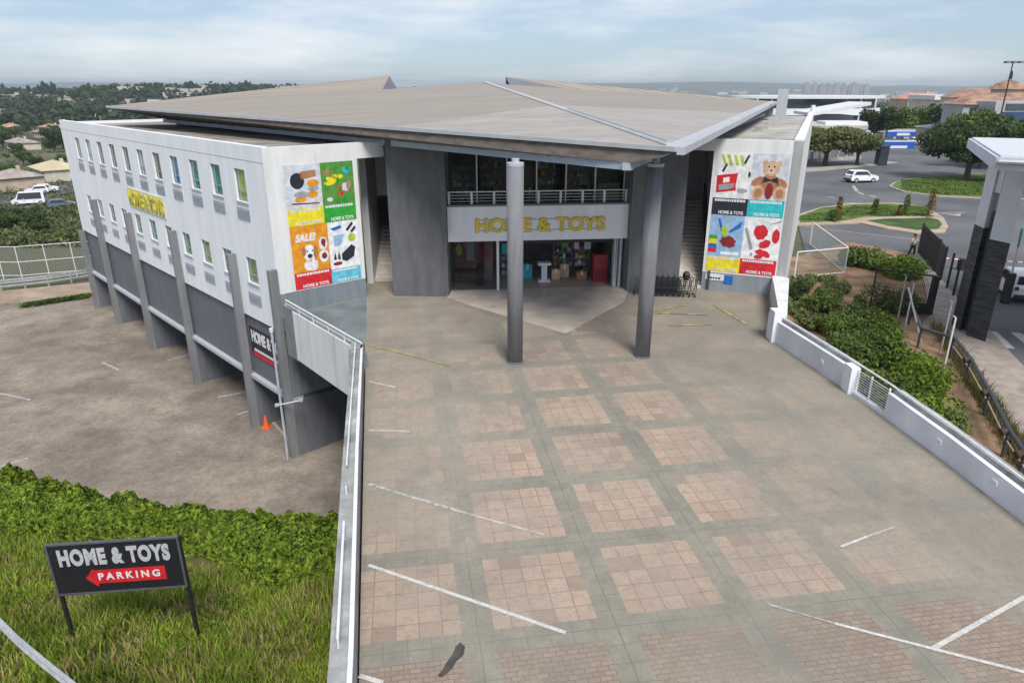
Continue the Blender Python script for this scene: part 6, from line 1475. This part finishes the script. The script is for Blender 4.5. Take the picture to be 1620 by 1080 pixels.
c0 = Yp(1310, 192, Y1 + 4); mb = MB(); mb.prism([(c0.x, Y1 + 5), (c0.x + 9, Y1 + 5), (c0.x + 10, Y1 + 12), (c0.x + 1, Y1 + 12)], zc + .001, zc + .6); mb.build('skylight', rail_w, lb_)
# upper white slab roof with mast
a2 = Yp(1283, 184, 172); b2_ = Yp(1378, 168, 172)
us = bldg('white_canopy', 'white sloping slab canopy between the showroom and the pavilion', tuple((a2 + b2_) / 2), 'canopy')
mb = MB(); mb.hexa([a2, b2_ + Vector((0, 0, .2)), b2_ + Vector((2, 16, 0)), a2 + Vector((2, 16, 0))], [a2 + Vector((0, 0, .7)), b2_ + Vector((0, 0, .9)), b2_ + Vector((2, 16, .7)), a2 + Vector((2, 16, .7))]); mb.build('slab', rail_w, us)
mb = MB(); mb.tube((b2_.x - 12, 176, hz(60, 172)), (b2_.x - 12, 176, b2_.z + .1), .5, 10); mb.build('mast', rail_w, us)
mb = MB(); mb.box(a2.x + 4, b2_.x - 1, 178, 186, hz(60, 172) - 3, a2.z - .01); mb.build('wall', plas2, us)
# blue boards
bb = thing('blue_hoarding', 'two tier bright blue advertising boards beside the street', 'hoarding', tuple(S(1418, 238)))
ya = 148; a = Yp(1388, 236, ya); b = Yp(1446, 236, ya)
blue_m = mat('hoarding_blue', (.02, .10, .42), .5, .15, 1)
for k, (v0, v1, dx) in enumerate(((237, 222, 0), (217, 206, 1.5))):
    z0 = Yp(1400, v0, ya).z; z1 = Yp(1400, v1, ya).z; mb = MB(); mb.box(a.x + dx, b.x - .3 * dx, ya, ya + .25, z0, z1); mb.build('board', blue_m, bb)
    mb = MB(); mb.box(a.x + dx, b.x - .3 * dx, ya - .02, ya - .001, z1 - .3, z1 - .05); mb.box(a.x + dx + 2, b.x - 1.5, ya - .02, ya - .001, z0 + .3, z0 + .8); mb.build('white_stripe', text_white, bb)
for x in (a.x + 1, b.x - 1): mb = MB(); mb.box(x - .1, x + .1, ya + .26, ya + .5, hz(x, ya) - .5, Yp(1400, 206, ya).z); mb.build('post', steel, bb)
dk = S(1396, 262); mb = MB(); mb.box(dk.x - .7, dk.x + .7, dk.y, dk.y + 1.5, ST_Z - .2, ST_Z + 3.0)
mb.hexa([(dk.x - .85, dk.y - .15, ST_Z + 3.001), (dk.x + .85, dk.y - .15, ST_Z + 3.001), (dk.x + .85, dk.y + 1.65, ST_Z + 3.001), (dk.x - .85, dk.y + 1.65, ST_Z + 3.001)], [(dk.x - .7, dk.y, ST_Z + 3.2), (dk.x + .7, dk.y, ST_Z + 3.2), (dk.x + .7, dk.y + 1.5, ST_Z + 3.2), (dk.x - .7, dk.y + 1.5, ST_Z + 3.2)])
tag(mb.build('dark_kiosk', mat('kiosk_dark', (.03, .035, .05), .6, .2, 1)), 'tall dark kiosk left of the blue boards', 'kiosk')
# houses
def house(label, x, y, z, w_, d_, h_, rz, wall_m, roof_m_, name='house', overhang=.5, rh=1.8, chim=True):
    t = thing(name, label, 'house', (x, y, z), rz, 'houses around the shop')
    def add(nm, m_, mm): o = mm.build(nm, m_); o.parent = t; return o
    mb = MB(); mb.box(-w_ / 2, w_ / 2, -d_ / 2, d_ / 2, -2, h_); add('wall', wall_m, mb)
    o_ = overhang; mb = MB(); e = [(-w_ / 2 - o_, -d_ / 2 - o_, h_), (w_ / 2 + o_, -d_ / 2 - o_, h_), (w_ / 2 + o_, d_ / 2 + o_, h_), (-w_ / 2 - o_, d_ / 2 + o_, h_)]
    rdg = [(-w_ / 2 + d_ * .4, 0, h_ + rh), (w_ / 2 - d_ * .4, 0, h_ + rh)]
    mb.poly([e[0], e[1], rdg[1], rdg[0]]); mb.poly([e[2], e[3], rdg[0], rdg[1]]); mb.poly([e[1], e[2], rdg[1]]); mb.poly([e[3], e[0], rdg[0]]); mb.poly([e[3], e[2], e[1], e[0]])
    r_ = add('roof', roof_m_, mb)
    if chim: mb = MB(); mb.box(w_ * .15, w_ * .15 + .7, .3, 1.0, h_ + .4, h_ + rh + .7); c_ = mb.build('chimney', wall_m); c_.parent = r_
    nwin = max(2, int(w_ / 3.2))
    for k in range(nwin):
        x0 = -w_ / 2 + w_ * (k + .5) / nwin; mb = MB(); mb.box(x0 - .6, x0 + .6, -d_ / 2 - .03, -d_ / 2 - .001, h_ - 1.7, h_ - .6); add('window', glassb, mb)
    mb = MB(); mb.box(-w_ / 2 + .6, -w_ / 2 + 1.5, -d_ / 2 - .04, -d_ / 2 - .002, 0.0, min(2.1, h_ - .3)); add('door', mat('door_brown', (.12, .07, .04), .7, .1, 3), mb)
    return t
def at_d(u, v, y): return Yp(u, v, y)
def hs_(label, u, vtop, y, w_, d_, rz, wm_, rm_, h_=5.0, rh=2.0):
    p_ = Yp(u, vtop, y); return house(label, p_.x, y, p_.z - h_ - rh, w_, d_, h_, R(rz), wm_, rm_, rh=rh)
hs_('large sand house with terracotta roof at the right edge', 1605, 147, 150, 22, 10, -10, plas2, terr, 6.5, 2.2)
hs_('terracotta roofed house left of the large one', 1553, 140, 175, 14, 9, -14, plas3, terr, 4.5, 2.0)
hs_('pink roofed house far behind the clipped tree', 1457, 147, 260, 16, 10, 8, plas, mat('pink_tiles', (.48, .26, .20), .9, .2, .5), 4.5, 2.0)
hs_('small cream house beside the pink roofed one', 1470, 152, 240, 10, 8, -20, plas3, terr, 4, 1.5)
hs_('low house with grey roof under the trees right of the cars', 1492, 196, 170, 9, 6, 0, plas3, mat('pale_sheet_roof', (.5, .5, .5), .6, .1, .5), 2.6, .8)
hs_('white low house left of the round lawn tree', 1440, 204, 180, 12, 6, 6, plas3, mat('mauve_sheet_roof', (.34, .32, .36), .8, .1, .5), 2.6, .8)
wb = Yp(1512, 151, 210); t_ = bldg('white_hall', 'long low white roofed hall between the far trees and the terracotta houses', (wb.x, 215, wb.z - 7)); mb = MB(); mb.box(wb.x - 7, wb.x + 8, 208, 222, wb.z - 1.2, wb.z); mb.build('roof', rail_w, t_); mb = MB(); mb.box(wb.x - 6.5, wb.x + 7.5, 209, 221, wb.z - 9, wb.z - 1.21); mb.build('wall', plas3, t_)
# rotunda on top of the big house
c0 = Yp(1605, 139, 156); tt = bldg('rotunda', 'sand coloured rotunda with conical roof and finial behind the large terracotta house', (c0.x, 158, 0)); mb = MB(); mb.lathe(c0.x, 158, [(3.0, -2), (3.0, c0.z - .3)], 20); mb.build('wall', plas, tt)
mb = MB(); mb.lathe(c0.x, 158, [(3.5, c0.z - .29), (2.4, c0.z + .9), (.8, c0.z + 1.5), (.1, c0.z + 1.8)], 20); mb.build('roof', terr, tt); mb = MB(); mb.lathe(c0.x, 158, [(.35, c0.z + 1.7), (.3, c0.z + 2.9), (.1, c0.z + 3.4)], 10); mb.build('finial', black, tt)
c0 = Yp(1590, 180, 140); tt = bldg('blue_shopfront', 'blue and grey two storey shopfront at the right edge under the large roof', (c0.x, 141, 0)); mb = MB(); mb.box(c0.x - 1.5, c0.x + 9, 141, 147, -3, c0.z + 2.2); mb.build('wall', plas2, tt)
mb = MB(); mb.box(c0.x, c0.x + 8, 140.8, 140.99, c0.z - 1.2, c0.z + .3); mb.build('sign_board', mat('navy_board', (.04, .07, .16), .5, .1, 2), tt); mb = MB(); mb.box(c0.x + .5, c0.x + 8, 140.85, 140.99, c0.z + .6, c0.z + 1.8); mb.build('window', glassb, tt)
# floodlight mast
ml = thing('floodlight_mast', 'tall dark floodlight mast with a flat lamp bar above the terracotta roofs', 'mast', tuple(Yp(1588, 190, 125)))
a = Yp(1588, 150, 125); b = Yp(1597, 100, 125); mb = MB(); mb.tube((a.x + .3, 125, ST_Z - 1), (a.x + .3, 125, b.z), .16, 8, .09); mb.build('pole', black, ml)
mb = MB(); mb.box(a.x - 1.2, a.x + 1.9, 124.8, 125.2, b.z, b.z + .25); mb.build('lamp_bar', black, ml)
for q in range(3): mb = MB(); mb.box(a.x - 1.1 + q * 1.1, a.x - .5 + q * 1.1, 124.4, 124.79, b.z - .05, b.z + .3); mb.build('lamp_head', grey_mid, ml)

# ================================================================== trees
protos = {
    'round': make_tree('tree', 'p', 'tree', 7.5, 4.0, lm_mid, 14, 190, .30, .75, .2, 'trees in the valley and along the streets', .3, 101),
    'dark': make_tree('tree', 'p', 'tree', 9.0, 4.2, lm_dark, 16, 190, .32, .85, .22, 'trees in the valley and along the streets', .28, 102),
    'wide': make_tree('tree', 'p', 'tree', 7.0, 6.0, lm_olive, 20, 190, .30, .5, .3, 'trees in the valley and along the streets', .35, 103),
    'lime': make_tree('tree', 'p', 'tree', 5.5, 3.4, lm_lime, 12, 200, .26, .8, .15, 'trees in the valley and along the streets', .25, 104),
    'tall': make_tree('tree', 'p', 'tree', 13.0, 2.6, lm_dark, 16, 160, .32, 1.5, .2, 'trees in the valley and along the streets', .15, 105),
}
used = {k: False for k in protos}
def plant(kind, x, y, z, s, rz, label, sz=None):
    if not used[kind]:
        used[kind] = True; r = protos[kind]; r.location = (x, y, z); r.rotation_euler = (0, 0, rz); r.scale = (s, s, sz or s); r['label'] = label; return r
    return copy_thing(protos[kind], (x, y, z), rz, label, s, sz)
random.seed(77)
big = make_tree('spreading_tree', 'large spreading dark tree on the round lawn', 'tree', 8.6, 6.6, lm_dark, 34, 420, .24, .5, .34, None, .28, 201); p_ = S(1528, 285); big.location = (p_.x, p_.y, ST_Z)
big2 = make_tree('street_tree', 'wide olive green tree beside the right wing at the far pavement', 'tree', 6.6, 5.2, lm_olive, 30, 420, .24, .5, .3, None, .3, 202); p_ = S(1305, 262); big2.location = (p_.x, p_.y, ST_Z); big2.scale = (1.15, 1, 1)
plant('wide', *S(1355, 262)[:2], ST_Z, .82, 1.1, 'olive tree left of the dark kiosk')
plant('lime', *Yp(1437, 205, 185)[:2], -3.5, 1.6, .4, 'bright green clipped tree above the blue boards')
plant('dark', *Yp(1385, 200, 165)[:2], ST_Z - .5, 1.0, .9, 'dark tree at the right end of the pavilion')
for k, (kd, u, v, y, s, lb) in enumerate((('dark', 1500, 190, 165, 1.25, 'dark round tree above the far parked cars'), ('dark', 1478, 200, 190, .8, 'smaller dark tree left of the dark round one'), ('round', 1545, 190, 140, 1.25, 'green tree left of the large terracotta house'), ('wide', 1560, 180, 155, 1.1, 'yellowish tree in front of the grey wall of the large house'), ('round', 1580, 205, 118, 1.25, 'green tree above the portal roof'), ('dark', 1612, 205, 112, 1.1, 'green tree at the right edge above the portal'), ('dark', 1430, 160, 240, .9, 'dark tree right of the showroom roof'), ('lime', 1560, 215, 112, 1.5, 'light green tree behind the spreading tree'), ('wide', 1480, 175, 230, 1.0, 'olive tree below the white hall'))):
    p_ = Yp(u, v, y); plant(kd, p_.x, y, ST_Z - 1 - (.03 * max(0, y - 150)), s, k * 1.3, lb)
# topiary on the island
random.seed(88)
rd = leaf_mat('leaf_reddish', (.06, .05, .012), (.30, .20, .04), .2, scale=2)
for k, (u, v, h_, r_, m_, lb) in enumerate(((1325, 348, 2.0, .45, rd, 'slim reddish shrub at the left of the traffic island'), (1383, 342, 1.5, .5, lm_mid, 'small round shrub in the middle of the traffic island'), (1431, 342, 1.9, .45, lm_mid, 'green shrub right of the middle on the island'), (1422, 343, 1.0, .35, rd, 'tiny reddish shrub beside the green one'), (1469, 345, 2.6, .6, rd, 'tallest reddish conical shrub at the right of the island'), (1318, 352, .9, .8, lm_mid, 'low green bush at the foot of the slim reddish shrub'))):
    p_ = S(u, v); t = thing('island_shrub', lb, 'shrub', (p_.x, p_.y, ST_Z + .15), 0, 'shrubs on the traffic island'); mb = MB()
    for q in range(6): f = q / 5; blob_leaves(mb, (0, 0, .3 + (h_ - .4) * f), r_ * (1.1 - .55 * f), 90, .10, 1, .3)
    o = mb.build('foliage', m_); o.parent = t; st = MB(); st.tube((0, 0, -.05), (0, 0, h_ * .6), .04, 6); o = st.build('stem', bark); o.parent = t
p_ = S(1418, 282)
# -------- left valley
random.seed(99)
def ground_at(u, v):
    d = _ray(u, v); t = 20.0
    while t < 6000:
        p_ = Vector((0, 0, CAM_Z)) + d * t
        if p_.z <= hz(p_.x, p_.y): return p_
        t *= 1.01
    return p_
kinds = ['round', 'dark', 'wide', 'lime', 'tall']
adj = {'round': 'rounded mid green', 'dark': 'dark green', 'wide': 'broad olive', 'lime': 'bright green', 'tall': 'tall narrow dark'}
ntree = 0
def lab_tree(kd, u, v, n):
    a = 'at the far left edge' if u < 40 else ('left of the shop wall' if u < 120 else 'just beside the shop roof corner' if u < 200 else 'above the shop roof line')
    dd = 'on the skyline' if v < 160 else ('in the middle of the valley' if v < 215 else ('below the valley houses' if v < 300 else 'close behind the wire fence'))
    return '%s tree %s, %s' % (adj[kd], dd, a)
houses_px = [(38, 232, 20, 'pale house with brownish roof among valley trees left of the shop', plas3, 'mauve_roof'), (18, 190, 14, 'pink walled house near the far left edge of the valley', mat('pink_wall', (.55, .40, .36), .9, .1, .5), 'terr'), (62, 188, 12, 'low tan roofed house left of the shop corner', plas, 'terr'), (20, 204, 24, 'long orange brown house at the far left edge', plas, 'terr'), (85, 205, 16, 'brick red roofed house touching the shop wall', plas3, 'terr'), (100, 188, 22, 'long pinkish house behind the shop parapet', mat('pink_wall', (.55, .40, .36), .9, .1, .5), 'mauve_roof'), (150, 188, 20, 'pale low house behind the shop roof corner', plas3, 'mauve_roof'), (102, 155, 12, 'white house high among the skyline trees', plas3, 'mauve_roof'), (148, 160, 20, 'tan roofed house under the skyline trees', plas, 'terr'), (55, 172, 10, 'small pale house in the wooded slope', plas3, 'mauve_roof'), (28, 296, 9, 'brown roofed house above the white van', plas, 'mauve_roof'), (95, 280, 14, 'cream house with yellowish roof beside the shop wall', plas3, 'yell'), (75, 214, 14, 'small orange roofed house between the long ones', plas, 'terr'), (140, 176, 12, 'reddish house near the shop roof tip', plas, 'terr')]
rms = {'mauve_roof': mat('mauve_roof', (.30, .24, .22), .9, .2, .4, col2=(.42, .36, .33)), 'terr': mat('faded_terracotta', (.38, .20, .13), .9, .25, .4, col2=(.50, .32, .23)), 'yell': mat('yellowish_roof', (.52, .44, .28), .9, .1, .4)}
hp_ = []
for u, v, w_, lb, wm_, rm_ in houses_px:
    p_ = ground_at(u, v + 4); house(lb, p_.x, p_.y, p_.z, w_, 9, 3.0, R(random.uniform(-60, -25)), wm_, rms[rm_], rh=1.6); hp_.append((p_.x, p_.y, w_))
def blocked(x, y):
    d = math.hypot(x, y)
    for hx, hy, w_ in hp_:
        dd = math.hypot(hx, hy); ang = abs(math.atan2(x, y) - math.atan2(hx, hy)) * d
        if dd - 28 < d < dd + 12 and ang < w_ * .6: return True
    return False
zones = [(-60, 175, 148, 158, 70), (-60, 175, 158, 185, 60), (-60, 130, 185, 240, 36), (-50, 130, 240, 300, 20), (-40, 125, 352, 388, 16), (175, 420, 146, 153, 26)]
for (u0, u1, v0, v1, n) in zones:
    for _ in range(n):
        u = random.uniform(u0, u1); v = random.uniform(v0, v1); p_ = ground_at(u, v)
        if blocked(p_.x, p_.y) or p_.y > 1300: continue
        kd = random.choice(['dark', 'dark', 'round', 'wide', 'tall' if v < 185 else 'dark', 'lime' if v > 200 else 'dark'])
        s = random.uniform(.7, 1.25) * (1.35 if v < 165 else 1.0) * (.32 if v > 330 else .6 if v > 250 else 1.0)
        if 305 < v < 335 and 10 < u < 90: continue
        plant(kd, p_.x, p_.y, p_.z - .3, s, random.uniform(0, 6.28), lab_tree(kd, u, v, ntree)); ntree += 1
# distant woodland masses
random.seed(123)
wood = MB()
for _ in range(5200):
    a = random.choice([random.uniform(-.78, -.36), random.uniform(-.40, .1), random.uniform(.30, .72)]); d = random.uniform(520, 1000) if a < -.34 and random.random() < .6 else 900 * (1 + 4 * random.random() ** 1.5)
    if a > .3: d = 300 * (1 + 12 * random.random() ** 1.6)
    x, y = math.sin(a) * d, math.cos(a) * d
    if blocked(x, y): continue
    z = hz(x, y); r = random.uniform(3, 6.5) * (1 + d / 3500)
    blob_leaves(wood, (x, y, z + r * .55), r, 16, r * .42, .8, .5)
tag(wood.build('distant_woodland', lm_far), 'dark distant woodland filling the valley to the hazy horizon', 'woodland', kind='stuff')
vf = MB()
random.seed(5)
for _ in range(1600):
    u = random.uniform(-60, 135); v = random.uniform(330, 392) if random.random() < .6 else random.uniform(235, 330); p_ = ground_at(u, v)
    if p_.y < 66: continue
    r = random.uniform(.5, 1.6); blob_leaves(vf, (p_.x, p_.y, p_.z + r * .3), r, 14, .3, .7, .4)
tag(vf.build('scrub', leaf_mat('scrub_leaf', (.03, .045, .015), (.20, .22, .08), .2, scale=.15)), 'green and straw coloured scrub on the slope behind the wire fence', 'scrub', kind='stuff')
# valley vehicles and road
vr = [ground_at(u, v) for u, v in ((-40, 312), (20, 312), (60, 300), (125, 292), (130, 302), (85, 312), (60, 335), (20, 334), (-40, 328))]
mb = MB(); mb.poly([(p.x, p.y, hz(p.x, p.y) + .15) for p in vr]); struct(mb.build('road', asph), 'grey lane in the valley with the white van', 'road')
p_ = ground_at(48, 327); make_car('minibus', 'white minibus on the valley lane left of the shop', 'van', (p_.x, p_.y, p_.z + .5), R(206), carw, 5.4, 2.0, 2.3, van=True)
p_ = ground_at(60, 309); make_car('parked_car', 'white pickup sized car behind the minibus', 'car', (p_.x, p_.y, p_.z + .4), R(212), carw)
p_ = ground_at(76, 306); make_car('parked_car', 'white car right of the minibus near the shop wall', 'car', (p_.x, p_.y, p_.z + .4), R(28), carw)
p_ = ground_at(99, 332); make_car('parked_car', 'grey blue car below the bright trees beside the shop wall', 'car', (p_.x, p_.y, p_.z + .4), R(35), car_g)
# far city towers and white specks in the plain
random.seed(9)
for k in range(16):
    u = 1278 + k * 6.3 + random.uniform(-2, 2); d = random.uniform(3800, 4600); p_ = Yp(u, 134.5 + random.uniform(-3, 2), d); z0 = hz(p_.x, d) - 5; w_ = random.uniform(7, 14)
    mb = MB(); mb.box(p_.x - w_, p_.x + w_, d, d + w_, z0, max(p_.z, z0 + 20)); mb.box(p_.x - w_ * .5, p_.x + w_ * .4, d + .5, d + w_ * .8, max(p_.z, z0 + 20) + .01, max(p_.z, z0 + 20) + 7)
    tag(mb.build('tower_block', mat('far_tower', (.30, .27, .28), .9, .1, .01)), 'hazy pinkish tower block on the skyline above the showroom', 'building', group='tower blocks on the skyline')
sp_ = MB()
for _ in range(900):
    a = random.uniform(-.75, .75); d = random.uniform(700, 5500); x, y = math.sin(a) * d, math.cos(a) * d; w_ = random.uniform(4, 14) * (1 + d / 4000); z = hz(x, y); sp_.box(x - w_, x + w_, y - w_ * .5, y + w_ * .5, z - 3, z + random.uniform(4, 7) * (1 + d / 4000))
tag(sp_.build('distant_town', mat('town_walls', (.42, .36, .32), .9, .3, .004, col2=(.62, .58, .54))), 'scattered pale roofs of the distant town in the haze', 'town', kind='stuff')

# ================================================================== haze
mb = MB(); mb.box(-9500, 9500, -400, 8600, -130, 48)
hzb = mb.build('haze', mat('haze_dummy', (1, 1, 1)))
hm_ = bpy.data.materials.new('haze_air'); hm_.use_nodes = True; t = hm_.node_tree; t.nodes.clear(); o = t.nodes.new('ShaderNodeOutputMaterial'); pv = t.nodes.new('ShaderNodeVolumePrincipled')
pv.inputs['Color'].default_value = (.80, .90, 1, 1); pv.inputs['Density'].default_value = 0.00017; pv.inputs['Anisotropy'].default_value = .2
t.links.new(pv.outputs[0], o.inputs['Volume']); hzb.data.materials.clear(); hzb.data.materials.append(hm_)
tag(hzb, 'pale blue haze over the valley', 'haze', kind='stuff')
